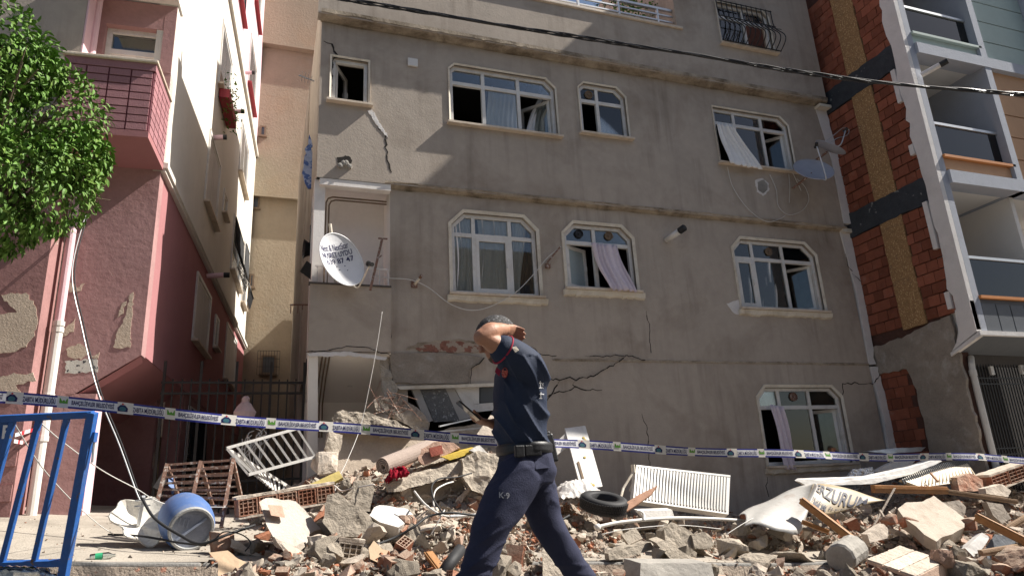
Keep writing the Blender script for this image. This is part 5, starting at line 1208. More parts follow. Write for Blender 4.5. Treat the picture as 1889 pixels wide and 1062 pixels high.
# carpet roll
m = MB(); a = aty(706,860,7.8); b = aty(800,822,8.3); ax = (b-a); Lc = ax.length; ax.normalize(); sx = ax.cross(V(0,0,1)).normalized(); sy = sx.cross(ax)
sp = [(lerp(.03,.105,i/72), i/72*2*math.pi*3.6) for i in range(73)]
for (r0, t0), (r1, t1) in zip(sp, sp[1:]):
    q = [a+(sx*math.cos(t)+sy*math.sin(t))*r for r, t in ((r0,t0),(r1,t1))]; w = [p+(p-a).normalized()*-.011 for p in q]
    m.hexa([q[0],q[1],w[1],w[0]]+[p+ax*Lc for p in (q[0],q[1],w[1],w[0])])
m.thing('carpet_roll', mat('beige_carpet',(.36,.29,.25),.98,.12,20,.5,80,.05), 'rolled up beige carpet lying at the top left of the heap', 'carpet')
# red cloth
m = MB(); c = aty(733,880,7.75); r = random.Random(4)
m.grid(lambda u, v: c+V((u-.5)*.24, (v-.5)*.18+.05*noise.noise(V(u*5,v*5,8)), .09*math.sin(math.pi*u)**.5*math.sin(math.pi*v)**.5+.05*noise.noise(V(u*6,v*6,2))+.03*noise.noise(V(u*15,v*15,2))-.03+.06*u), 40, 26); o = m.thing('red_cloth', mat('crimson_cloth',(.22,.010,.022),.95,.2,14,.3,60,.1), 'crumpled crimson cloth on the floor slab below the carpet roll', 'cloth', smooth=True)
o.modifiers.new('thickness','SOLIDIFY').thickness = .012
# leaning wall slabs under the sagging porch
piece('fallen_wall', [(613,795),(622,762),(660,765),(720,790),(790,800),(800,845),(745,880),(690,870),(640,890),(600,860)], (.1,.25,.05), mat('grimy_plaster',(.46,.385,.31),.95,.12,4,.5,26,.1,stain=(.26,.21,.17),stain_amt=.5), 'big beige wall panel slumped in front of the sagging porch', 'wall fragment', 9.35, .02, .07, 30, 4, flat=V(0,-1,0))
piece('concrete_chunk', [(612,770),(632,757),(680,762),(730,778),(770,795),(760,806),(700,800),(640,790),(618,792)], (.05,.3,0), R_CONC, 'broken ragged concrete rim along the top of the slumped wall panel', 'concrete chunk', 9.25, .035, .05, 31, 7)
piece('broken_column', [(690,738),(712,732),(745,738),(770,755),(792,780),(790,796),(760,790),(720,765),(694,756)], (.05,.35,.05), CONC_D, 'shattered concrete column collapsed at the corner of the broken window bay', 'column', 9.6, .035, .05, 32, 6)
piece('concrete_chunk', [(700,655),(718,660),(722,700),(735,715),(728,735),(712,740),(705,720)], (.05,.2,0), R_CONC, 'torn concrete corner hanging above the shattered column', 'concrete chunk', 9.93, .03, .05, 33, 7)
chunk(615,820,.2,.3,8.9,R_CONC,'jagged concrete piece at the left foot of the slumped wall panel','concrete chunk','concrete_chunk',34); chunk(600,855,.26,.3,8.7,R_PLAS,'pale rubble piece under the white railing end','plaster block','plaster_block',35)
m = MB(); r = random.Random(6)
for i in range(14):
    p = aty(lerp(700,735,r.random()), 742, 9.7); m.tube(smooth_path([p, p+V(r.uniform(-.2,.2),-.1,r.uniform(-.2,.15)), p+V(r.uniform(-.4,.4),-.2,r.uniform(-.3,.3))], 3), .006, 4)
m.thing('bent_rebar', RUST, 'bent thin reinforcing bars sticking out of the shattered column', 'rebar')
piece('fallen_wall', [(782,806),(835,788),(880,780),(918,776),(920,840),(860,835),(800,838)], (.05,.15,0), R_CONC, 'rough broken wall piece under the tilted window frame behind the carpet roll', 'wall fragment', 9.55, .03, .06, 38, 6)
# tilted window frame in the broken bay
def fr(px, py, d=0): return aty(px, py, 10.02+d)
t = thing('broken_window_frame', 'broken grey window frame hanging tilted in the collapsed bay', 'window frame', fr(820,790))
def quadbar(q, off, nm, mm): MB().prism([fr(*p) for p in q], (0,off,0)).build(nm, mm, t)
GF = mat('grey_dusty_frame',(.42,.395,.37),.8,.1,6,.2)
quadbar([(757,712),(772,712),(800,775),(786,780)], .07, 'stile', GF); quadbar([(822,716),(838,716),(868,770),(848,775)], .07, 'stile', GF); quadbar([(838,714),(868,712),(880,760),(868,768)], .06, 'stile', WHITE)
quadbar([(772,713),(822,716),(848,776),(800,778)], .02, 'pane', mat('ribbed_frosted_pane',(.13,.13,.13),.35,.35,30,.8,40,.4,fleck=(.33,.33,.33),fleck_lo=.6,fleck_scale=28))
quadbar([(868,712),(884,711),(884,745),(868,745)], .04, 'stile', WHITE); quadbar([(886,712),(912,711),(912,742),(886,742)], .02, 'pane', GLASSD); quadbar([(868,745),(912,742),(912,756),(874,760)], .05, 'rail', WHITE)
m = MB(); m.prism([fr(730,712,-.08), fr(860,708,-.08), fr(912,706,-.08), fr(912,712,-.08), fr(860,714,-.08), fr(738,718,-.08)], (0,.06,0)); m.build('rail', CREAM, t)
m = MB(); m.bar(aty(700,806,9.4), aty(900,788,9.5), .05, .02); m.bar(aty(810,786,9.4), aty(872,772,9.6), .03, .02); m.thing('metal_strip', STEEL, 'long grey metal strips lying below the tilted window frame', 'metal strip')
piece('wood_panel', [(880,800),(905,765),(918,768),(912,800),(900,818)], (.02,.06,0), R_PLAS, 'pale board leaning behind the man under the phone hand', 'board', 9.0, .006, .08, 36)
piece('plaster_board', [(868,830),(885,820),(905,840),(912,848),(905,852),(890,842)], (0,.1,0), R_WHITE, 'white curved plaster sheet on top of the concrete lump', 'plaster sheet', 7.9, .008, .05, 37)

# ------------------------------------------------------------------ left clutter: barrel, rack, railing, broken dish
BARREL = mat('faded_blue_plastic', (.08,.15,.34), .55, .15, 4, .1, 40, .35, stain=(.24,.25,.28), stain_amt=.6, stain_lo=.52, stain_scale=3.5)
c = aty(345,962,7.3); axb = V(.26,-.92,-.26).normalized(); t = thing('plastic_barrel', 'faded blue plastic barrel lying on its side on the pavement', 'barrel', c-V(0,0,.28))
Rb = .222; m = MB(); m.lathe(c, axb, [(-.30,0),(-.30,.15),(-.28,.18),(-.25,Rb*.95),(-.18,Rb),(-.02,Rb*1.04),(.10,Rb),(.17,Rb*.95),(.21,Rb*.87)], 36); m.build('drum', BARREL, t, True)
m = MB(); m.lathe(c, axb, [(.205,Rb*.87),(.235,Rb*.87),(.25,Rb*.84),(.25,Rb*.76),(.215,Rb*.74)], 36); m.build('rim', mat('grimy_rim',(.32,.32,.31),.8,.2,9,.3), t, False)
m = MB(); m.lathe(c, axb, [(.222,Rb*.745),(.225,Rb*.3),(.225,0)], 36); xb = axb.cross(V(0,0,1)).normalized(); yb = xb.cross(axb)
m.bar(c+axb*.232-(xb*.8+yb*-.6)*Rb*.66, c+axb*.232+(xb*.8+yb*-.6)*Rb*.66, .02, .02)
for k in (-.02,.015,.05): p = c+axb*.228+xb*(.05+k)+yb*(.06+k*.3); m.bar(p-yb*.035+xb*.01, p+yb*.035, .013, .012)
m.build('lid', mat('grey_blue_lid',(.24,.27,.34),.45,.25,5,.1,40,.4), t, False)
# broken white dish
c = aty(268,956,7.35); ax = V(.35,-.75,.52).normalized(); ux = ax.cross(V(0,0,1)).normalized(); uy = ux.cross(ax); t = thing('broken_dish', 'broken white dish lying face up on the pavement left of the barrel', 'satellite dish', c-V(0,0,.2))
m = MB(); r = random.Random(2)
def bd(u, v): a = u*2*math.pi; rad = v*(.235+.03*math.sin(3*a)+.025*math.sin(7*a+1)+(.05 if 2.9 < a < 3.7 else 0)); return c+ux*rad*math.cos(a)*1.15+uy*rad*math.sin(a)-ax*(.12*(1-v*v))+ax*.02*math.sin(5*a)*v
m.grid(bd, 48, 8); o = m.build('reflector', mat('dirty_white_enamel',(.66,.63,.57),.6,.15,6,.2,40,.3,stain=(.34,.27,.2),stain_amt=.6,stain_lo=.5,stain_scale=6), t, False); o.modifiers.new('thickness','SOLIDIFY').thickness = .012
m = MB(); m.bar(c-ax*.1+ux*.03, aty(265,915,7.2), .028); q = aty(265,922,7.2); m.bar(q-V(.07,0,0), q+V(.07,0,.01), .012); m.bar(q-V(.07,0,.05), q+V(.06,0,-.045), .012); m.build('arm', STEEL, t)
# rusty rack
t = thing('rusty_rack', 'rusty iron rack of bars standing tilted behind the barrel', 'rack', aty(360,980,8.0))
A, B, C_, D = aty(308,857,7.75), aty(430,848,7.75), aty(408,972,7.45), aty(282,955,7.6)
def rk(u, v, d=0): return A.lerp(B, u).lerp(D.lerp(C_, u), v)+V(.12*d/.5, .5*d/.5, -.1*d/.5)
for u in (0,.5,1): MB().bar(rk(u,-.02), rk(u,1.0), .034).build('post', RUST, t)
for i in range(9): MB().bar(rk(0,i/8.5), rk(1,i/8.5), .022).build('bar', RUST, t)
for u in (0,.5,1): MB().bar(rk(u,0), rk(u,.55,.62), .03).build('brace', RUST, t)
for i in range(7): MB().bar(rk(0,.05+i*.08,.1+i*.085), rk(1,.05+i*.08,.1+i*.085), .018).build('bar', RUST, t)
m = MB(); m.prism([aty(308,860,7.8), aty(300,870,7.8), aty(282,898,7.9), aty(290,902,7.9), aty(302,892,7.85)], (.02,.02,0)); m.thing('torn_fabric', mat('grey_fabric',(.22,.22,.23),.95,.15,10,.2), 'grey torn fabric hanging from the upper left corner of the rusty rack', 'fabric')
m = MB(); m.prism([aty(310,868,7.9), aty(318,874,7.9), aty(322,905,7.8), aty(318,912,7.8), aty(311,895,7.8)], (0,.02,0)); m.thing('blue_strip', BARREL, 'narrow blue plastic strip inside the rusty rack', 'plastic strip')
# white railing (two leaves)
t = thing('white_railing', 'white painted balcony railing thrown on the rubble behind the rusty rack', 'railing', aty(500,900,8.6))
a, b, c2, d2 = aty(418,826,8.4), aty(548,790,8.7), aty(582,842,8.7), aty(458,875,8.4)
def rl(u, v): return a.lerp(b, u).lerp(d2.lerp(c2, u), v)
RLW = mat('chipped_white_iron',(.58,.56,.53),.6,.12,9,.2,50,.3,stain=(.25,.16,.1),stain_amt=.5,stain_lo=.6,stain_scale=9)
MB().bar(rl(0,0), rl(1.0,0), .032).build('rail', RLW, t); MB().bar(rl(0,1), rl(1.05,1), .032).build('rail', RLW, t)
for i in range(9): MB().bar(rl(i/8,0), rl(i/8,1), .024).build('baluster', RLW, t)
e0, e1 = aty(424,832,8.5), aty(545,905,8.9); f0, f1 = aty(470,905,8.3), aty(530,925,8.6)
MB().bar(rl(0,.02), e1, .028).build('rail', RLW, t)
for i in range(13): MB().bar(rl(0,.02).lerp(e1, i/12), rl(.06,1.0).lerp(f1, i/12), .02).build('baluster', RLW, t)
# dark iron fence at the mouth of the alley
t = thing('alley_fence', 'dark iron fence closing the mouth of the alley', 'fence', aty(440,850,9.9)); FI = mat('grey_iron',(.03,.028,.027),.7,.2,10,.2,50,.3)
za, zb = 1.0, 2.55
for i in range(17): x = lerp(-1.35, .5, i/16); MB().bar((x,10.4,.6), (x,10.4,zb if i % 4 else zb+.25), .02 if i % 4 else .035).build('bar', FI, t)
for z in (1.15, 2.35, 2.5): MB().bar((-1.38,10.4,z), (.52,10.4,z), .03).build('rail', FI, t)
m = MB(); c = aty(452,752,10.2); m.lathe(c, (0,0,-1), [(-.16,.02),(-.13,.05),(-.08,.05),(-.04,.09),(.06,.14),(.16,.13),(.22,.06),(.24,0)], 14); m = rough(m, .02, .06, 3, 8); m.thing('cloth_bundle', mat('pinkish_cloth',(.50,.37,.36),.95,.1,8,.3), 'pinkish cloth bundle hung on the alley fence', 'cloth')
m = MB(); r = random.Random(9)
for i in range(9):
    p = aty(470+r.gauss(0,14), 800+r.gauss(0,10), 10.2); m.tube(smooth_path([p, p+V(r.uniform(-.15,.15),-.03,-r.uniform(.05,.3)), p+V(r.uniform(-.2,.2),-.05,-r.uniform(.1,.5)), p+V(r.uniform(-.2,.2),0,-.05)], 4), .006, 4)
m.thing('wire_tangle', CABW, 'tangle of pale wires hanging on the alley fence', 'wire')
# water bottles
PET = glassmat('clear_plastic', (.86,.9,.9), .08)
a = CAM+ray(-10,1062)*3.4; b = CAM+ray(92,1064)*3.4; m = MB(); d = (b-a); m.lathe(a, d, [(0,.02),(.02,.05)]+[(.04+i*.02, .052 if i % 2 else .047) for i in range(9)]+[(.25,.045),(.27,.02),(.30,.018)], 20); m.thing('water_bottle', PET, 'large clear plastic water bottle lying below the blue barrier', 'bottle', smooth=True)
a = aty(165,1029,6.6); m = MB(); m.lathe(a, (1,.1,.05), [(0,.02),(.005,.032),(.13,.032),(.16,.013),(.18,.013)], 14); m.thing('small_bottle', PET, 'small crushed plastic bottle lying near the kerb edge', 'bottle', smooth=True)
m = MB(); m.lathe(a+V(.04,.004,.002), (1,.1,.05), [(0,.033),(.05,.033)], 14); m.thing('bottle_label', mat('green_label',(.03,.3,.14),.5,.2,9,0), 'green and blue label on the small crushed bottle', 'label')
# ------------------------------------------------------------------ right of the man
t = thing('door_panel', 'white door panel leaning against the wall behind the rubble', 'door', aty(1080,890,8.9))
P = [aty(1042,790,9.2), aty(1080,785,9.2), aty(1112,897,8.6), aty(1072,903,8.6)]; bevel(MB().prism(P, (.01,.05,.01)).build('panel', WHITE, t), .008); fo = (P[1]-P[0]).cross(P[3]-P[0]).normalized(); fo = fo if fo.y < 0 else -fo
def dpx(u, v): return P[0].lerp(P[1], u).lerp(P[3].lerp(P[2], u), v)+fo*.003
MB().prism([dpx(.14,.58), dpx(.24,.57), dpx(.26,.92), dpx(.16,.92)], fo*.008).build('lock_plate', WOODD, t)
m = MB()
for u, v in ((.75,.2),(.8,.24),(.55,.52),(.6,.96),(.5,.94)): m.lathe(dpx(u,v), fo, [(0,.02),(.006,.018),(.007,0)], 8)
m.build('paint_chip', mat('ochre_chip',(.5,.38,.12),.9,.1,9,.2), t, kind='stuff')
piece('plaster_board', [(1020,845),(1062,812),(1052,790),(1010,830),(1012,850)], (.01,.02,0), R_WHITE, 'thin white board standing behind the man left of the door panel', 'board', 9.1, .004, .1, 40)
m = MB(); c = aty(1062,905,8.35)
m.grid(lambda u, v: c+V((u-.5)*.62, (v-.5)*.5, .20*math.sin(math.pi*u)**.6*math.sin(math.pi*v)**.6 + .05*noise.noise(V(u*5,v*5,1))+.03*noise.noise(V(u*14,v*14,4))-.07), 40, 28); m.thing('white_sack', mat('white_plastic_sack',(.62,.585,.55),.4,.12,7,.4,30,.4), 'crumpled white plastic sack between the man and the tire', 'sack', smooth=True)
# tire
c = aty(1114,928,7.9); ax = V(.06,-.30,.9).normalized(); t = thing('tire', 'worn black car tire lying on the rubble', 'tire', c-V(0,0,.1)); m = MB(); RT = .285
m.lathe(c, ax, [(-.07,.16),(-.085,.19),(-.088,.24),(-.075,.275),(-.05,RT),(.05,RT),(.075,.275),(.088,.24),(.085,.19),(.07,.16),(-.07,.16)], 56); m.build('carcass', RUBB, t, True)
m = MB(); xb = ax.cross(V(0,0,1)).normalized(); yb = xb.cross(ax)
for i in range(56):
    a = i*2*math.pi/56; d = xb*math.cos(a)+yb*math.sin(a); tt = ax.cross(d); R = Matrix((tt, d, ax)).transposed()
    for k, o_ in ((-.045,.0),(-.015,.5),(.015,0),(.045,.5)):
        aa = (i+o_)*2*math.pi/56; d = xb*math.cos(aa)+yb*math.sin(aa); R = Matrix((ax.cross(d), d, ax)).transposed(); m.obox(c+d*(RT+.004)+ax*k, .022, .014, .024, R)
m.build('tread', RUBB, t, kind='stuff')
# radiator
t = thing('radiator', 'white ribbed steel radiator standing tilted on the rubble', 'radiator', aty(1258,940,8.2)); P = [aty(1174,858,8.3), aty(1347,877,8.5), aty(1344,948,8.2), aty(1168,922,8.0)]
n_ = (P[1]-P[0]).cross(P[3]-P[0]).normalized(); n_ = n_ if n_.y < 0 else -n_
RAD = mat('white_radiator_enamel',(.50,.485,.455),.35,.05,6,.05,50,.4,stain=(.42,.24,.12),stain_amt=.55,stain_lo=.60,stain_scale=7)
def rp(u, v, d=0): return P[0].lerp(P[1], u).lerp(P[3].lerp(P[2], u), v)+n_*d
MB().hexa([rp(0,0,-.09),rp(1,0,-.09),rp(1,1,-.09),rp(0,1,-.09),rp(0,0,0),rp(1,0,0),rp(1,1,0),rp(0,1,0)]).build('body', RAD, t)
for i in range(30):
    u0, u1 = (i+.5)/31, (i+1.12)/31; q = .25*(u1-u0)
    MB().hexa([rp(u0,.05,0),rp(u1,.05,0),rp(u1,.95,0),rp(u0,.95,0),rp(u0+q,.065,.016),rp(u1-q,.065,.016),rp(u1-q,.935,.016),rp(u0+q,.935,.016)]).build('rib', RAD, t)
m = MB(); m.hexa([rp(0,-.01,-.07),rp(1,-.01,-.07),rp(1,0.0,-.07),rp(0,0.0,-.07),rp(0,-.01,.006),rp(1,-.01,.006),rp(1,.035,.006),rp(0,.035,.006)]); m.build('top_grille', RAD, t)
m = MB(); a = aty(1168,862,8.25); m.tube([a+V(0,0,.04), a-V(0,0,.06)], .028, 10); m.tube([a-V(0,0,.05), aty(1150,900,8.2), aty(1143,925,8.1)], .016, 8); m.tube([a-V(-.03,0,.1), aty(1162,905,8.25)], .014, 8); m.build('valve_pipe', CREAM, t)
piece('veneer_shard', [(1138,945),(1152,928),(1178,912),(1212,895),(1200,912),(1175,930),(1150,946)], (.02,.02,-.01), mat('pinkish_veneer',(.42,.24,.16),.7,.12,6,.2,40,.2), 'pointed pinkish veneer shard leaning against the radiator', 'board', 7.75, .003, .08, 41)
m = MB(); m.tube(smooth_path([aty(1100,972,7.1), aty(1150,962,7.15), aty(1240,955,7.25), aty(1330,957,7.4), aty(1402,963,7.5)]), .02, 10); m.tube(smooth_path([aty(1188,960,7.15), aty(1187,948,7.2), aty(1180,942,7.2), aty(1174,942,7.2)], 5), .016, 8)
m.tube([aty(1098,973,7.1), aty(1106,970,7.1)], .032, 10); m.tube([aty(1394,962,7.5), aty(1406,963,7.5)], .03, 10); m.thing('white_pipe', PIPEW, 'long white plastic water pipe lying in front of the radiator', 'pipe', smooth=True)
piece('plastic_tray', [(1178,942),(1240,940),(1245,955),(1190,956)], (.05,.2,.02), R_WHITE, 'white plastic tray under the lower left corner of the radiator', 'tray', 7.4, .004, .08, 42)
piece('concrete_block', [(1225,976),(1238,962),(1262,970),(1285,990),(1288,1012),(1260,1015),(1228,1000)], (.05,.25,-.03), R_CONC, 'big grey concrete block below the middle of the radiator', 'concrete chunk', 6.85, .018, .05, 43)
piece('concrete_block', [(1275,985),(1300,980),(1318,1003),(1305,1012),(1282,1010)], (.05,.2,-.03), R_CONC, 'small grey concrete block right of the big block below the radiator', 'concrete chunk', 6.8, .016, .05, 44)
piece('tile_slab', [(1146,985),(1172,972),(1186,992),(1160,1004)], (.01,.05,-.02), R_CONC, 'square grey slab tilted on the heap left of the big concrete block', 'slab', 6.9, .004, .06, 45)
piece('concrete_ledge', [(1210,1000),(1225,996),(1290,1036),(1285,1042),(1245,1040)], (.05,.22,.02), R_CONC, 'long slanting concrete ledge lying above the grey kerb slab', 'concrete chunk', 6.2, .008, .06, 46)
piece('kerb_slab', [(1182,1038),(1312,1038),(1320,1075),(1180,1078)], (0,.3,.02), CONC, 'smooth grey slab at the front of the heap right of the man', 'slab', 5.75, .006, .07, 47)
piece('concrete_wedge', [(1000,1015),(1008,1008),(1040,1030),(1052,1075),(1002,1085)], (.1,.25,0), R_CONC, 'pale pointed concrete wedge seen between the legs of the man', 'concrete chunk', 5.8, .012, .05, 48)
chunk(1222,1022,.24,.13,6.3,R_CONC,'grey block end right of the long broken concrete spur','concrete chunk','concrete_chunk',49); piece('concrete_spur', [(1122,1020),(1150,1008),(1200,1000),(1208,1012),(1160,1026),(1125,1032)], (.02,.14,0), R_CONC, 'long rough concrete spur lying right of the rear leg of the man', 'concrete chunk', 6.4, .02, .05, 50)
for i, (x, y, w, h, lab) in enumerate(((1365,975,.2,.15,'brownish concrete block below the right end of the white pipe'),(1432,960,.34,.28,'pinkish rounded chunk in front of the white banner'),(1440,985,.2,.16,'small grey chunk under the white banner'),(1345,1010,.3,.2,'jagged pale lump in the middle of the right heap'),(1390,1035,.4,.14,'flat grey slab piece low in the right heap'),(1460,1030,.42,.12,'long flat slab piece beside the round beam'),(1405,1000,.22,.1,'tilted pale slab piece under the banner'))):
    chunk(x, y, w, h, 6.1+(1062-y)/70, R_PINK if i == 1 else R_CONC, lab, 'concrete chunk', 'concrete_chunk', 70+i)
# banner
m = MB(); Pb = {}
BW = mat('white_banner_vinyl',(.43,.415,.39),.5,.08,5,.3,14,.3,stain=(.24,.15,.11),stain_amt=.65,stain_lo=.55,stain_scale=6); BCM = mat('cream_banner_vinyl',(.34,.265,.165),.5,.06,5,.1,30,.3,stain=(.42,.33,.24),stain_amt=.35)
t = thing('shop_banner', 'torn white and cream vinyl banner with dark lettering lying curled on the right heap', 'banner', aty(1490,960,7.4))
edge_t = [(1362,950,7.5),(1395,930,7.6),(1440,912,7.65),(1482,893,7.6),(1505,892,7.35)]; edge_b = [(1372,968,7.0),(1400,968,6.9),(1440,978,6.8),(1475,984,6.8),(1490,925,7.2)]
T_ = smooth_path([aty(*q) for q in edge_t], 6); B_ = smooth_path([aty(*q) for q in edge_b], 6); n = len(T_)-1
def bn(u, v): k = min(n, int(round(u*n))); return T_[k].lerp(B_[k], v)+V(0,-.10*math.sin(math.pi*v),.05*math.sin(math.pi*v)+.012*math.sin(u*14+v*5))
m.grid(bn, n, 12); o = m.build('white_sheet', BW, t, True); o.modifiers.new('thickness','SOLIDIFY').thickness = .004
q0, q1, q2, q3 = aty(1500,892,7.35), aty(1630,921,7.2), aty(1560,948,7.0), aty(1478,950,7.05)
qa, qb = aty(1560,900,7.25), aty(1600,938,7.05)
top = smooth_path([q0, aty(1520,891,7.33), qa, aty(1600,912,7.22), q1], 6); bot = smooth_path([aty(1480,935,7.1), aty(1500,948,7.05), aty(1530,948,7.05), aty(1580,935,7.1), q1+V(0,-.02,-.01)], 6); N2 = len(top)-1
def bc(u, v, d=0):
    x = max(0, min(.9999, u))*N2; k = int(x); f = x-k; a_ = top[k].lerp(top[k+1], f); b_ = bot[k].lerp(bot[k+1], f); return a_.lerp(b_, v)+V(0,-.02*math.sin(math.pi*v)-d, .012*math.sin(u*9)*(v-.5)+d*.5)
m = MB(); m.grid(bc, 36, 10); o = m.build('cream_sheet', BCM, t, True); o.modifiers.new('thickness','SOLIDIFY').thickness = .003
def bplane(px, py): # put lettering where it reads on the cream sheet
    best = min(((q[0]-px)**2+(q[1]-py)**2, q[2], q[3]) for q in BTAB); return best[1], best[2]
BTAB = [(*proj(bc(i/150, j/60)), i/150, j/60) for i in range(151) for j in range(61)]
m = MB()
for s, a_, b_, h in (('ERZURUM', (1505,905), (1598,931), 12), ('AZİZİYE İLÇESİ', (1492,918), (1572,944), 10)):
    ax_, ay_ = a_; bx_, by_ = b_; L = math.hypot(bx_-ax_, by_-ay_); nxp, nyp = (by_-ay_)/L, -(bx_-ax_)/L
    A_ = bplane(ax_, ay_); B2_ = bplane(bx_, by_); Tn = bplane(ax_+nxp*h, ay_+nyp*h); T2 = bplane(bx_+nxp*h, by_+nyp*h)
    def ft(u, v, A_=A_, B2_=B2_, Tn=Tn, T2=T2):
        p = (lerp(A_[0],B2_[0],u), lerp(A_[1],B2_[1],u)); q = (lerp(Tn[0],T2[0],u), lerp(Tn[1],T2[1],u)); return bc(lerp(p[0],q[0],v), lerp(p[1],q[1],v), .010)
    addtext(m, s, ft, .02)
A_, B2_, Tn = bplane(1497,932), bplane(1522,944), bplane(1501,923); addtext(m, 'MA', lambda u, v: bc(A_[0]+(B2_[0]-A_[0])*u+(Tn[0]-A_[0])*v, A_[1]+(B2_[1]-A_[1])*u+(Tn[1]-A_[1])*v, .010), .02)
m.build('lettering', mat('faded_navy_ink',(.035,.035,.055),.6,.2,8,0), t, kind='stuff')
# long white panel, ribbed radiator underside, foil
piece('plastic_board', [(1475,888),(1480,884),(1600,880),(1680,862),(1728,846),(1738,850),(1690,872),(1610,892),(1490,896)], (.02,.12,.02), WHITE, 'long white plastic board lying across the top of the right heap', 'panel', 8.0, .006, .1, 51)
piece('silver_foil', [(1565,880),(1572,866),(1608,862),(1615,874),(1590,884)], (.05,.1,0), mat('silver_foil_wrap',(.6,.6,.6),.25,.15,9,.5,40,.5,.7), 'crumpled silver foil bag behind the long white board', 'bag', 8.4, .025, .03, 52, 14)
piece('white_sheet', [(1600,832),(1650,826),(1708,824),(1700,832),(1640,836)], (.02,.3,.0), STEEL, 'thin bent metal sheet standing at the foot of the grey wall on the right', 'metal sheet', 9.0, .008, .08, 53)
piece('white_sheet', [(1610,870),(1650,850),(1690,845),(1680,858),(1640,868)], (.02,.1,.0), R_WHITE, 'white torn plastic sheet behind the long white board', 'plastic sheet', 8.6, .012, .05, 58)
t = thing('radiator', 'overturned cream radiator with its comb grille up at the right end of the heap', 'radiator', aty(1730,880,8.1)); P2 = [aty(1662,884,7.9), aty(1700,865,8.1), aty(1782,850,8.3), aty(1798,878,8.0), aty(1760,890,7.9), aty(1700,898,7.8)]
CRM = mat('cream_enamel',(.58,.49,.36),.5,.08,6,.1,50,.3,stain=(.4,.3,.2),stain_amt=.4); MB().prism(P2, (.03,.08,-.02)).build('body', CRM, t)
a, b = P2[0]+V(0,-.015,.01), P2[2]+V(0,-.015,.03)
for i in range(38): p = a.lerp(b, i/37)+V(0,0,.05*math.sin(math.pi*i/37)); MB().bar(p, p+V(.012,-.02,-.075), .012, .02).build('comb_tooth', SLATE, t)
for i in range(16): p = P2[1].lerp(P2[2], i/15)+V(0,-.012,-.03); q = P2[5].lerp(P2[3], i/15)+V(0,-.012,.02); MB().bar(p, q, .014, .008).build('rib', CRM, t)
# timbers
def beam(a, b, w, h, label, mm=TIMBER, name='timber_beam', cat='timber', up=None):
    A_, B_ = aty(*a), aty(*b); t = thing(name, label, cat, (A_+B_)/2); o = MB().bar(A_, B_, w, h, up).build('plank', mm, t); bevel(o, .006, 2); d = (B_-A_).normalized(); n1 = d.cross(V(0,0,1)).normalized(); s = 1 if n1.y < 0 else -1
    MB().bar(A_+n1*s*(w/2+.004)+V(0,0,h*.18), B_+n1*s*(w/2+.004)+V(0,0,h*.18), .012, h*.3).build('moulding', mm, t); return t
beam((1478,922,6.9),(1580,1000,6.4), .06, .085, 'orange varnished timber leaning down across the white banner')
beam((1480,962,6.75),(1528,980,6.7), .04, .05, 'short light orange stick beside the long leaning timber')
beam((1610,901,7.3),(1745,904,7.3), .07, .10, 'long dark orange timber lying level above the big plaster slab')
beam((1740,905,7.3),(1875,925,7.2), .06, .06, 'thinner brown timber continuing to the right edge above the big plaster slab', TIMBD)
beam((1800,952,6.5),(1895,1000,6.1), .06, .10, 'orange timber slanting to the right edge below the big plaster slab')
beam((1808,1020,6.0),(1895,1005,6.2), .05, .07, 'curved brown timber low at the right edge of the heap', TIMBD)
beam((1840,985,7.2),(1900,950,7.3), .05, .08, 'old brown timber rising to the right edge behind the slanting orange timber', TIMBD)
beam((1650,905,8.0),(1700,882,8.0), .035, .05, 'short splintered orange lath leaning under the overturned radiator')
beam((1716,872,7.85),(1730,888,7.7), .02, .03, 'small orange splinter in front of the overturned radiator')
beam((1597,995,6.8),(1650,900,6.9), .018, .018, 'thin pale stick standing upright left of the big plaster slab', R_PLAS, 'stick', 'stick')
beam((1622,940,6.7),(1640,970,6.6), .02, .02, 'short pale stick crossing left of the big plaster slab', R_PLAS, 'stick', 'stick')
beam((820,1060,5.8),(790,1020,6.0), .07, .05, 'light brown broken timber end at the front left of the man', TIMBER)
# big plaster slab
piece('plaster_slab', [(1656,938),(1672,926),(1700,925),(1722,914),(1736,924),(1760,940),(1780,955),(1778,972),(1755,985),(1738,990),(1728,998),(1705,985),(1690,970),(1668,955)], (.06,.10,-.13), R_PLAS, 'big broken plaster slab lying face up on the right heap', 'plaster slab', 6.6, .010, .05, 54, 5, flat=V(0,-.6,.8), tilt=(.1,.8))
piece('concrete_chunk', [(1738,925),(1770,922),(1782,935),(1778,955),(1760,942)], (.05,.12,-.02), CONC_D, 'dark grey rounded concrete piece behind the big plaster slab', 'concrete chunk', 6.9, .012, .05, 55)
piece('wall_piece', [(1820,925),(1850,930),(1865,955),(1850,966),(1832,950)], (.05,.12,0), CONC_D, 'dark flat stone piece right of the big plaster slab', 'stone', 7.0, .010, .05, 56)
for i, (x, y, lab) in enumerate(((1672,965,'red broken hollow brick under the left edge of the big plaster slab'),(1708,995,'red broken hollow brick under the front edge of the big plaster slab'),(1785,965,'red broken brick at the right edge of the big plaster slab'),(1640,960,'heap of red brick left of the big plaster slab'))): chunk(x, y, .18, .14, 6.62, R_BRICK, lab, 'brick', 'brick_fragment', 90+i)
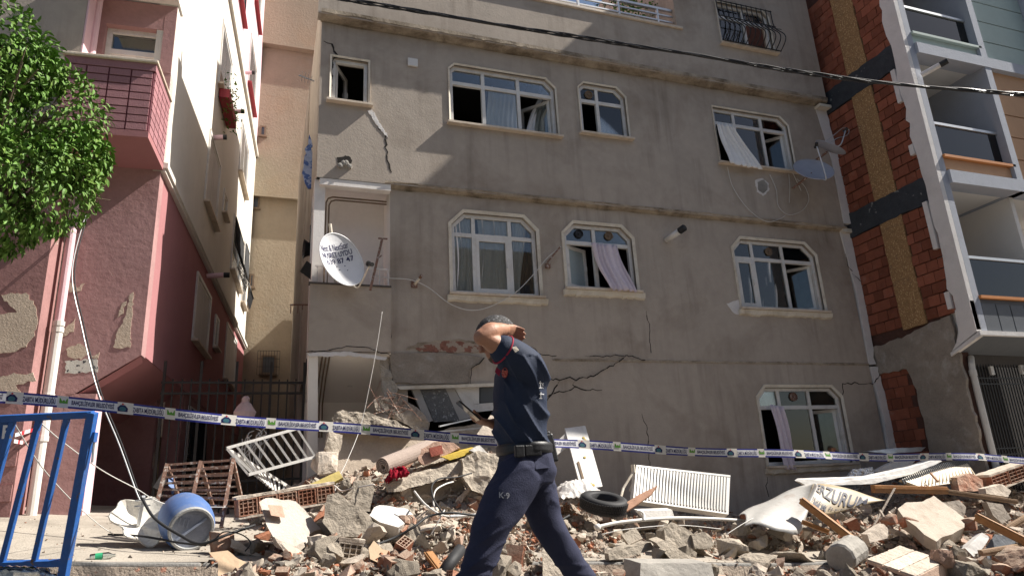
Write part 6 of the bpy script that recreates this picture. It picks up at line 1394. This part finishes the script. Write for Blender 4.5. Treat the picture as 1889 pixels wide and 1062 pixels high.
# hollow ceiling blocks with ribbed plaster faces
t = thing('ceiling_block', 'fallen hollow ceiling blocks with three rough ribbed plaster faces at the front right', 'block', aty(1660,1050,5.9)); HB = mat('pinkish_block',(.50,.36,.28),.95,.15,9,.5,40,.1)
O = aty(1598,1030,5.9); ex = aty(1660,1005,6.25)-O; ey = aty(1690,1062,5.55)-O; ez = V(.02,.03,-.22)
def hb(u, v, w): return O+ex*u+ey*v+ez*w
MB().hexa([hb(0,0,1),hb(1,0,1),hb(1,1,1),hb(0,1,1),hb(0,0,.06),hb(1,0,.06),hb(1,1,.06),hb(0,1,.06)]).build('body', HB, t)
for k in range(3):
    v0, v1 = k/3+.012, (k+1)/3-.012; rough(MB().hexa([hb(.01,v0,.07),hb(.99,v0,.07),hb(.99,v1,.07),hb(.01,v1,.07),hb(.01,v0,0),hb(.99,v0,0),hb(.99,v1,0),hb(.01,v1,0)]), .008, .03, 60+k, 20).build('plaster_face', R_PLAS, t)
for k in range(3):
    for a_ in range(4):
        for b_ in range(2):
            v0 = k/3+.03+b_*.145; MB().hexa([hb(-.006,v0,.2+a_*.2),hb(.02,v0,.2+a_*.2),hb(.02,v0+.11,.2+a_*.2),hb(-.006,v0+.11,.2+a_*.2),hb(-.006,v0,.34+a_*.2),hb(.02,v0,.34+a_*.2),hb(.02,v0+.11,.34+a_*.2),hb(-.006,v0+.11,.34+a_*.2)]).build('cell', MORT, t)  # solid dark boxes paint the shade of the open cells
m = MB(); a, b = aty(1556,1025,6.15), aty(1590,1000,6.5); ax = (b-a).normalized(); m.lathe(a-ax*.12, ax, [(0,0),(0,.13),(.02,.15),(.5,.15),(.52,.12),(.52,0)], 12); rough(m, .012, .06, 61).thing('round_beam', CONC, 'rounded grey concrete beam end left of the ceiling blocks', 'concrete beam')
piece('wall_piece', [(1600,905+80),(1630,965),(1640,975),(1636,992),(1605,1000)], (.03,.12,0), R_PLAS, 'light upright plaster piece behind the ceiling blocks', 'plaster piece', 6.5, .012, .04, 62)
piece('carton', [(1780,1010),(1812,982),(1826,990),(1800,1030)], (.05,.12,-.02), WHITE, 'crushed white carton below the slanting orange timber', 'carton', 6.3, .006, .05, 63)
piece('glass_sheet', [(1800,1035),(1835,985),(1880,990),(1860,1025)], (.01,.01,0), SLATE, 'dusty grey sheet lying behind the crushed white carton', 'sheet', 6.35, .01, .06, 64)
brickrow('brick_wall_strip', 'row of plastered hollow bricks at the upper right edge of the heap', aty(1815,892,7.9), aty(1905,860,8.1), .2, .25, 3, 4)
piece('wall_piece', [(1770,905),(1765,880),(1790,872),(1812,885),(1818,905)], (.03,.15,0), R_BRICK, 'orange brick wall piece beside the overturned radiator', 'wall fragment', 7.8, .014, .05, 65)
piece('wall_piece', [(1818,900),(1850,892),(1865,905),(1860,916),(1820,910)], (.03,.15,0), R_PLAS, 'plaster block in front of the row of bricks at the right edge', 'plaster block', 7.5, .012, .05, 66)
for i, (x, y, w, h, lab) in enumerate(((1880,1030,.5,.2,'brown tile stack low at the right edge'),(1770,1052,.35,.2,'grey paving piece at the bottom right'),(1845,1055,.3,.18,'reddish lump at the bottom right corner'),(1735,1030,.25,.18,'ribbed brick fragment right of the ceiling blocks'))): chunk(x, y, w, h, 5.9, (R_BRICK, R_CONC, R_BRICK, R_PINK)[i], lab, 'rubble piece', 'rubble_piece', 110+i)
# cables among the rubble
for i, (px, r, lab) in enumerate((([(690,1005,6.4),(730,990,6.5),(765,970,6.5),(790,952,6.6),(830,945,6.6),(880,950,6.7),(905,948,6.8)], .012, 'thick black cable running across the middle of the heap to the man'), ([(764,905,6.9),(785,930,6.8),(812,948,6.7),(835,952,6.7),(870,950,6.7)], .009, 'bent grey cable end rising in the middle of the heap'), ([(820,950,6.7),(800,920,6.8),(797,895,6.9),(812,882,7.2),(840,880,7.4),(870,872,7.6)], .009, 'black cable arching up to the tilted floor slab'), ([(812,952,6.7),(800,930,6.8),(803,905,6.9),(820,893,7.1),(836,888,7.3)], .008, 'second cable arching beside the black one under the floor slab'), ([(262,918,7.2),(285,955,7.0),(330,985,6.9),(370,1002,6.8),(420,985,6.8),(470,968,7.0)], .013, 'black cable snaking in front of the barrel and the broken dish'), ([(200,985,7.4),(260,988,7.2),(330,1000,7.0),(380,1005,6.9)], .010, 'black cable lying flat on the pavement under the broken dish'), ([(400,990,6.8),(415,980,6.7),(445,985,6.7),(462,1000,6.6),(452,1016,6.6)], .006, 'thin pale wire loop in front of the left brick'), ([(600,905,7.9),(615,895,7.8),(630,905,7.7),(650,900,7.6),(690,893,7.4)], .008, 'white cable lying over the stump behind the concrete wedge'), ([(1060,1000,6.9),(1040,985,6.9),(1030,965,7.0),(1050,950,7.1)], .014, 'dark hose loop between the legs of the man'), ([(1110,985,7.0),(1160,975,7.0),(1250,968,7.1),(1330,975,7.2)], .005, 'fine wire running under the white pipe'), ([(1500,900,7.6),(1440,930,7.3),(1380,960,7.0),(1340,985,6.9)], .004, 'fine wire crossing the white banner'), ([(795,985,6.6),(812,955,6.6),(820,940,6.7)], .006, 'thin straight wire standing in the middle of the heap'))):
    wire('cable', px, r, CABK if i not in (1,3,7,9,10,11) else CABW, lab, 'cable')
m = MB(); m.tube([aty(830,952,6.7), aty(905,948,6.75)], .016, 10); m.thing('metal_tube', STEEL, 'shiny metal tube lying in the middle of the heap behind the man', 'tube')
m = MB(); m.tube([aty(812,1062,5.8), aty(850,1012,6.0)], [.05,.05], 14, cap=False); o = m.thing('black_pipe', RUBB, 'short black plastic pipe lying at the front left of the man', 'pipe', smooth=True); o.modifiers.new('thickness','SOLIDIFY').thickness = .006
# ------------------------------------------------------------------ the man
MY = 3.52
def mp(px, py, d=0): return aty(px, py, MY+d)
def S(px): return px/1260*3.85          # picture pixels to metres at his distance
def loft(mb, secs, n=24, cap=True, sub=5):
    """secs: (centre, half width along a, half depth along b, a, b) smoothed into a skin"""
    cs = smooth_path([s[0] for s in secs], sub); N = len(cs); b0 = len(mb.v)
    def val(i, k):
        t = i/sub; j = min(int(t), len(secs)-2); f = t-j; f = f*f*(3-2*f); return secs[j][k]*(1-f)+secs[j+1][k]*f
    for i, c in enumerate(cs):
        w, d = val(i,1), val(i,2); a = val(i,3).normalized(); b = val(i,4).normalized()
        for j in range(n):
            th = 2*math.pi*j/n; ct, st = math.cos(th), math.sin(th); e = .85
            mb.v.append(c + a*(w*math.copysign(abs(ct)**e, ct)) + b*(d*math.copysign(abs(st)**e, st)))
    for i in range(N-1):
        for j in range(n): mb.f.append((b0+i*n+j, b0+i*n+(j+1)%n, b0+(i+1)*n+(j+1)%n, b0+(i+1)*n+j)); mb.m.append(0)
    if cap:
        for k, i in ((0, 0), (1, N-1)):
            mb.f.append(tuple(b0+i*n+j for j in range(n))); mb.m.append(0)
    return mb
def limb(mb, pts, rs, n=16, sub=5, asp=1):
    P = smooth_path(pts, sub); R = []
    for i in range(len(P)):
        t = i/sub; j = min(int(t), len(rs)-2); f = t-j; f = f*f*(3-2*f); R.append(rs[j]*(1-f)+rs[j+1]*f)
    mb.tube(P, R, n)
    for p, r in ((P[0], R[0]), (P[-1], R[-1])): ball(mb, p, r*.98)
    return mb
def ball(mb, c, r, sx=None, n=14, k=8, R=None):
    s = sx or (1,1,1); R = R or Matrix.Identity(3); c = Vector(c)
    mb.grid(lambda u, v: c+R@V(s[0]*r*math.sin(math.pi*(.002+.996*v))*math.cos(2*math.pi*u), s[1]*r*math.sin(math.pi*(.002+.996*v))*math.sin(2*math.pi*u), s[2]*r*math.cos(math.pi*v)), n, k)
def fuse(mb, name, mm, parent, voxel, smooth=4, fold=None):
    me = mb.mesh('tmp', mm); o = bpy.data.objects.new('tmp', me); COL.objects.link(o)
    r = o.modifiers.new('r', 'REMESH'); r.mode = 'VOXEL'; r.voxel_size = voxel
    s = o.modifiers.new('s', 'SMOOTH'); s.iterations = smooth; s.factor = .5
    bpy.context.view_layer.update(); out = bpy.data.meshes.new_from_object(o.evaluated_get(bpy.context.evaluated_depsgraph_get()))
    bpy.data.objects.remove(o); bpy.data.meshes.remove(me)
    n = len(out.vertices); co = np.empty(n*3); out.vertices.foreach_get('co', co); co = co.reshape(-1, 3)
    if fold:
        no = np.empty(n*3); out.vertices.foreach_get('normal', no); no = no.reshape(-1, 3)
        co = co + no*np.array([fold(Vector(c)) for c in co])[:, None]
    base = V(0,0,0); p = parent
    while p is not None: base += p.location; p = p.parent
    out.vertices.foreach_set('co', (co-np.array(base)).ravel()); out.materials.clear(); out.materials.append(mm)
    out.polygons.foreach_set('use_smooth', [True]*len(out.polygons)); out.name = name; out.update()
    ob = bpy.data.objects.new(name, out); COL.objects.link(ob); ob.parent = parent; return ob
SKIN = mat('tanned_skin', (.37,.185,.115), .5, .14, 9, .2, 70, .35, stain=(.34,.15,.09), stain_amt=.4, stain_lo=.5, stain_scale=7)
NAVY = mat('navy_shirt_cloth', (.022,.031,.058), .7, .15, 9, .25, 160, .2)
TROU = mat('navy_trouser_cloth', (.033,.036,.066), .85, .15, 10, .25, 140, .2)
HAIR = mat('dark_grey_hair', (.035,.033,.033), .6, .5, 60, .6, 120, .35, fleck=(.22,.22,.23), fleck_lo=.6, fleck_scale=90)
STUB = mat('beard_stubble', (.11,.07,.05), .8, .3, 60, .4, 140, .2)
REDC = mat('red_trim', (.30,.02,.045), .8, .1, 9, .1)
BELT = mat('black_belt_leather', (.014,.014,.016), .45, .2, 12, .15, 60, .4)
person = thing('person', 'man in navy uniform walking left, arm raised over his head, phone in other hand', 'person', V(mp(965,830).x, MY, gz(mp(965,830).x)))
X = V(1,0,0); Yv = V(0,1,0); Z = V(0,0,1)
sway = V(-.12,0,1).normalized()
# --- body (one continuous surface): head, neck, trunk core, arms, hands, legs, feet
B = MB()
hc = mp(914,616)                                    # cranium, head bent forward
hR = Matrix.Rotation(math.radians(-28), 3, 'Y')       # face looks to -x and down
ball(B, hc, .1, (1.06,.78,.95), 24, 16, hR)
def H(f, s, u): return hc + hR@V(-f, s, u)             # forward, side (+ far), up
ball(B, H(.035,0,-.06), .085, (.85,.70,1.0), 18, 12, hR); ball(B, H(.06,0,-.115), .045, (.95,.95,.7), 14, 8, hR)
B.tube([H(.095,0,.01), H(.112,0,-.02), H(.124,0,-.045), H(.10,0,-.055)], [.010,.013,.017,.010], 10)     # nose
ball(B, H(.092,0,.012), .03, (.5,1.6,.45), 12, 8, hR)                                                    # brow
for s in (-1, 1):
    ball(B, H(.075,s*.035,-.03), .026, (.9,.8,.8), 10, 8, hR); ball(B, H(-.012,s*.082,-.02), .03, (.75,.35,1.15), 12, 8, hR)
ball(B, H(.10,0,-.083), .018, (.6,1.4,.45), 10, 6, hR); ball(B, H(.098,0,-.098), .018, (.6,1.3,.5), 10, 6, hR)
neck0 = mp(946,652); limb(B, [hc+V(.03,0,-.06), neck0, mp(958,680)], [.058,.057,.075], 18)
TR = [(958,690,.10,.17),(958,720,.115,.175),(960,760,.115,.16),(962,800,.11,.15),(968,840,.11,.15),(968,865,.11,.15)]
loft(B, [(mp(a,b), w, d, X, Yv) for a, b, w, d in TR], 22)
# near (left) arm raised: shoulder, elbow, wrist
sh = mp(968,672,-.15); el = mp(892,621,-.21); wr = mp(931,607,-.13)
limb(B, [mp(975,690,-.10), sh, sh.lerp(el,.55), el], [.075,.066,.055,.043], 18)
limb(B, [el, el.lerp(wr,.3)+V(0,-.01,.012), el.lerp(wr,.7)+V(0,-.004,.006), wr], [.046,.050,.040,.031], 18)
ball(B, el+V(-.01,0,-.002), .044)
def hand(mb, wrist, knuck, down, side, curl, L=.078, spread=.5, thumb=None):
    """palm from wrist to knuckles, four fingers that curl towards `down`, thumb from the side of the palm"""
    f = (knuck-wrist).normalized(); s = side-(f*side.dot(f)); s.normalize(); Lp = (knuck-wrist).length
    up = s.cross(f); dn = -up if (-up).dot(down) > 0 else up
    loft(mb, [(wrist, .026, .020, s, dn), (wrist.lerp(knuck,.35), .034, .019, s, dn), (wrist.lerp(knuck,.8), .041, .017, s, dn), (knuck, .040, .013, s, dn)], 16)
    for i, (o, k) in enumerate(((-.031,.93),(-.0105,1.05),(.0105,1.0),(.030,.80))):
        p = knuck + s*o - f*.008; pts = [p-f*.02, p]; a = curl[0]; d = f*math.cos(a)+dn*math.sin(a)
        for j, q in enumerate((.46,.32,.24)):
            pts.append(pts[-1]+(d+s*o*spread*2)*L*k*q); a += curl[1]; d = f*math.cos(a)+dn*math.sin(a)
        limb(mb, pts, [.0100,.0105,.0092,.0084,.0068], 10, 3)
    t0 = wrist.lerp(knuck,.28)-s*.030; th = thumb or (t0+(f*.6-s*.6+dn*.35)*.06)
    limb(mb, [t0+s*.012, t0, t0.lerp(th,.55)-s*.006, th], [.013,.0135,.0115,.0085], 10, 3)
kn = mp(947,612,-.07); hand(B, wr, kn, V(.1,.25,-1), V(0,-.5,.75), (.85,.60), .08, .3, mp(943,627,-.10))
# far (right) arm bent, holding the phone
shR = mp(955,688,.17); elR = mp(958,784,.24); wrR = mp(908,781,.17)
limb(B, [mp(960,695,.10), shR, shR.lerp(elR,.5)+V(.02,.03,0), elR], [.072,.065,.055,.043], 16)
limb(B, [elR, elR.lerp(wrR,.35), elR.lerp(wrR,.75), wrR], [.043,.045,.036,.029], 16)
ph0, ph1 = mp(843,739,.13), mp(885,776,.13)
hand(B, wrR, mp(885,776,.155), V(-.35,0,.85), V(0,-1,.1), (.28,.50), .078, .2, mp(874,757,.085))
# legs
hipL, knL, anL = mp(958,868,-.10), mp(908,968,-.12), mp(862,1105,-.11)
hipR, knR, anR = mp(980,868,.10), mp(1012,975,.11), mp(1098,1112,.12)
limb(B, [hipL, hipL.lerp(knL,.5)+V(-.01,0,0), knL, knL.lerp(anL,.4)+V(.02,0,0), anL], [.095,.08,.058,.056,.04], 16)
limb(B, [hipR, hipR.lerp(knR,.5), knR, knR.lerp(anR,.4)+V(.015,0,0), anR], [.095,.08,.058,.056,.04], 16)
body = fuse(B, 'body', SKIN, person, .0052, 3)
# --- hair, stubble
h = MB()
def cap(u, v):
    th = u*2*math.pi; ph = v*1.78; d = V(math.sin(ph)*math.cos(th), math.sin(ph)*math.sin(th), math.cos(ph)); fr = -d.x
    cut = 1.0 if fr < .15 else 1.0-.42*min(1, (fr-.15)/.6)
    ph *= cut; d = V(math.sin(ph)*math.cos(th), math.sin(ph)*math.sin(th), math.cos(ph)); r = .1*(1.10+.018*noise.noise(d*9)+.012*noise.noise(d*23))
    return hc+hR@V(d.x*1.06*r, d.y*.80*r, d.z*.97*r)
h.grid(cap, 56, 26); o = h.build('hair', HAIR, person, True)
o.modifiers.new('thickness','SOLIDIFY').thickness = .012
h = MB(); ball(h, H(.056,0,-.108), .0515, (1.0,.95,.80), 20, 12, hR); h.build('beard', STUB, person, True)
# --- trousers
T = MB()
loft(T, [(mp(967,826), .125, .165, X, Yv), (mp(969,848), .138, .175, X, Yv), (mp(971,872), .150, .178, X, Yv), (mp(968,894), .135,.170, X, Yv)], 28)
q = V(.9,0,.25)
limb(T, [mp(962,872,-.085), mp(934,922,-.105), mp(906,970,-.115), mp(893,1012,-.115), mp(874,1060,-.11), mp(858,1112,-.11)], [.122,.112,.094,.083,.077,.074], 24, 6)
limb(T, [mp(982,872,.085), mp(993,918,.10), mp(1010,966,.11), mp(1037,1012,.11), mp(1066,1056,.115), mp(1094,1104,.12)], [.120,.107,.089,.080,.073,.070], 24, 6)
def foldT(c):
    px, py = proj(c); a = 0
    k = max(0, 1-abs(py-968)/40)*.5+.5
    near = c.y < MY
    if near: s = math.sin((py*1.1+px*.55)/11+noise.noise(c*5)*2.2)
    else: s = math.sin((py*1.0-px*.75)/11+noise.noise(c*5+V(4,0,0))*2.2)
    a = .016*k*((1-abs(s))**2-.3)*max(.1, .55+1.6*noise.noise(c*3.3+V(9,0,0)))+.006*noise.noise(c*11)+.008*noise.noise(V(c.x*5,c.y*5,c.z*3))
    if py > 1040: a += .004*math.sin(py/3.5)
    return a if py > 842 else a*.3
trousers = fuse(T, 'trousers', TROU, person, .0085, 4, foldT)
# --- shirt
Sx = MB()
loft(Sx, [(mp(945,664), .062, .075, X, Yv), (mp(954,676), .105, .155, X, Yv), (mp(956,694), .122, .195, X, Yv), (mp(958,722), .134, .195, X, Yv), (mp(959,758), .138, .185, X, Yv), (mp(960,795), .134, .175, X, Yv), (mp(966,824), .128, .172, X, Yv), (mp(968,838), .132, .172, X, Yv)], 30)
limb(Sx, [mp(978,700,-.10), mp(972,676,-.15), sh.lerp(el,.30), sh.lerp(el,.52)], [.105,.098,.090,.083], 24)
limb(Sx, [mp(965,702,.10), mp(958,694,.16), shR.lerp(elR,.35), shR.lerp(elR,.6)], [.10,.09,.085,.082], 22)
def foldS(c):
    px, py = proj(c); e1 = math.sin((py-680)*.075+(px-930)*.16+noise.noise(c*6)*2)
    a = .005*noise.noise(c*9)+.007*noise.noise(V(c.x*6+3,c.y*6,c.z*2.5))
    if 655 < py < 740 and px > 930: a += .017*((1-abs(math.sin((px-930)*.11-(py-650)*.06+noise.noise(c*5)*1.2)))**2-.3)*min(1,(740-py)/40)
    if py > 735: a += .019*((1-abs(math.sin((px-960)*.10-(py-740)*.07+noise.noise(c*5+V(2,2,2))*1.3)))**2-.3)*min(1,(py-735)/25)
    return a
shirt = fuse(Sx, 'shirt', NAVY, person, .0075, 4, foldS)
# sleeve trim, collar, placket
m = MB(); d = (el-sh).normalized(); c = sh.lerp(el,.535); a = d.cross(Z).normalized(); b = d.cross(a); R_ = [c+(a*math.cos(t*2*math.pi/30)+b*math.sin(t*2*math.pi/30))*.082 for t in range(31)]; m.tube(R_, .005, 6)
c = shR.lerp(elR,.61); m.build('sleeve_trim', REDC, person, True)
m = MB(); nk = (mp(932,668)-mp(950,650)).normalized(); c = mp(943,662); ax = (mp(938,640)-mp(948,672)).normalized(); a = ax.cross(Yv).normalized(); b = Yv
ring_ = [c+a*.068*math.cos(t*2*math.pi/28)+b*.072*math.sin(t*2*math.pi/28) for t in range(29)]
for p, q2 in zip(ring_, ring_[1:]): m.hexa([p-ax*.02, q2-ax*.02, q2-ax*.02+(q2-c).normalized()*.010, p-ax*.02+(p-c).normalized()*.010, p+ax*.022, q2+ax*.022, q2+ax*.022+(q2-c).normalized()*.008, p+ax*.022+(p-c).normalized()*.008])
m.build('collar', NAVY, person, True)
m = MB(); m.prism([mp(916,677,-.10), mp(924,684,-.125), mp(921,694,-.13), mp(913,686,-.105)], V(-.004,-.010,0)); m.build('collar_tip', REDC, person)
# projections onto the near surface of the clothes
from mathutils.bvhtree import BVHTree
def bvh(o):
    dg = bpy.context.evaluated_depsgraph_get(); me = o.data; M = o.parent.location
    return BVHTree.FromPolygons([v.co+M for v in me.vertices], [tuple(p.vertices) for p in me.polygons])
bs, bt = bvh(shirt), bvh(trousers)
def on(tree_, px, py, d=.003):
    r = ray(px, py).normalized(); h_ = tree_.ray_cast(CAM, r)
    if h_[0] is None: return mp(px, py, -.18)
    return h_[0]+h_[1]*d
def onpatch(mb, tree_, pts, d=.003, k=None):
    P = [on(tree_, *q, d) for q in pts]; c = on(tree_, sum(q[0] for q in pts)/len(pts), sum(q[1] for q in pts)/len(pts), d)
    for a, b in zip(P, P[1:]+P[:1]): mb.face([a, b, c], k)
m = MB(); onpatch(m, bs, [(932+5.6*math.cos(t*.4488), 687+10.5*math.sin(t*.4488)) for t in range(14)], .004); m.build('chest_badge', mat('badge_red',(.42,.06,.05),.7,.2,40,.1,fleck=(.6,.5,.3),fleck_lo=.6,fleck_scale=120), person)
m = MB(); onpatch(m, bs, [(944,641),(951,639),(957,646),(950,650)], .005); m.build('shoulder_tab', CREAM, person)
m = MB()
WT = mat('white_print', (.55,.55,.56), .7, .05, 9, 0)
for s, x0, x1, y0, y1 in (('İST', 993.5, 1012, 716, 702), ('İTF', 994.5, 1013, 735, 723)):
    addtext(m, s, lambda u, v, x0=x0, x1=x1, y0=y0, y1=y1: on(bs, min(lerp(x0,x1,u), 1001.5+ (1 if y1 > 710 else 0)), lerp(y0,y1,v), .004), .025)
m.build('back_lettering', WT, person)
m = MB(); addtext(m, 'K·9', lambda u, v: on(bt, lerp(921,940,u), lerp(918,907,v)+u*1.5, .004), .02); m.build('thigh_lettering', mat('grey_print',(.36,.36,.38),.7,.05,9,0), person)
m = MB(); onpatch(m, bt, [(985,845),(1010,842),(1014,862),(987,865)], .005); m.build('hip_pocket', TROU, person)
# belt, buckle, holster
m = MB(); N = 40; c = mp(967,829)
def bl(u, v):
    a = u*2*math.pi; q = v*4; k = int(min(3, q)); r = (0, .006, .006, 0)[k] if q == int(q) else .006
    r = .008 if .01 < v < .99 else 0; return c+X*(.139+r)*math.cos(a)+Yv*(.182+r)*math.sin(a)+Z*lerp(-.028,.028,v)
m.grid(bl, 48, 6)
m.build('belt', BELT, person, True)
m = MB(); m.obox(mp(983,830,-.178), .09, .02, .055); m.obox(mp(958,832,-.19), .05, .03, .06); bevel(m.build('belt_pouch', BELT, person), .006)
a = mp(1010,800,-.04); b = mp(1022,852,-.05); m = MB(); m.bar(a, b, .045, .05); m.bar(mp(1007,795,-.04), mp(1012,815,-.04), .035, .04); bevel(m.build('holster', BELT, person), .01)
# phone
ph = thing('phone', 'dark mobile phone held tilted in the right hand of the walking man', 'phone', ph0.lerp(ph1,.5)); d = (ph1-ph0); dn = d.normalized(); nrm = dn.cross(Yv).normalized()
R = Matrix((dn, Yv, dn.cross(Yv))).transposed(); m = MB(); m.obox(ph0.lerp(ph1,.5), .158, .074, .009, R); bevel(m.build('case', BELT, ph), .004)
m = MB(); m.obox(ph0.lerp(ph1,.5)-nrm*0+ (dn.cross(Yv))*-.0052, .15, .068, .001, R); m.build('screen', GLASSD, ph)
# watch strap on the raised wrist side, boots
for an, tx in ((anL, -1), (anR, -1)):
    g = gz(an.x); m = MB(); hz_ = max(g+.06, an.z-.06)
    limb(m, [an+V(0,0,.05), an, V(an.x+.015, an.y, hz_)], [.062,.060,.055], 16); limb(m, [V(an.x+.045,an.y,g+.05), V(an.x-.05,an.y,g+.055), V(an.x-.15,an.y,g+.042), V(an.x-.205,an.y,g+.035)], [.046,.050,.045,.032], 16)
    fuse(m, 'boot', BELT, person, .008, 3)
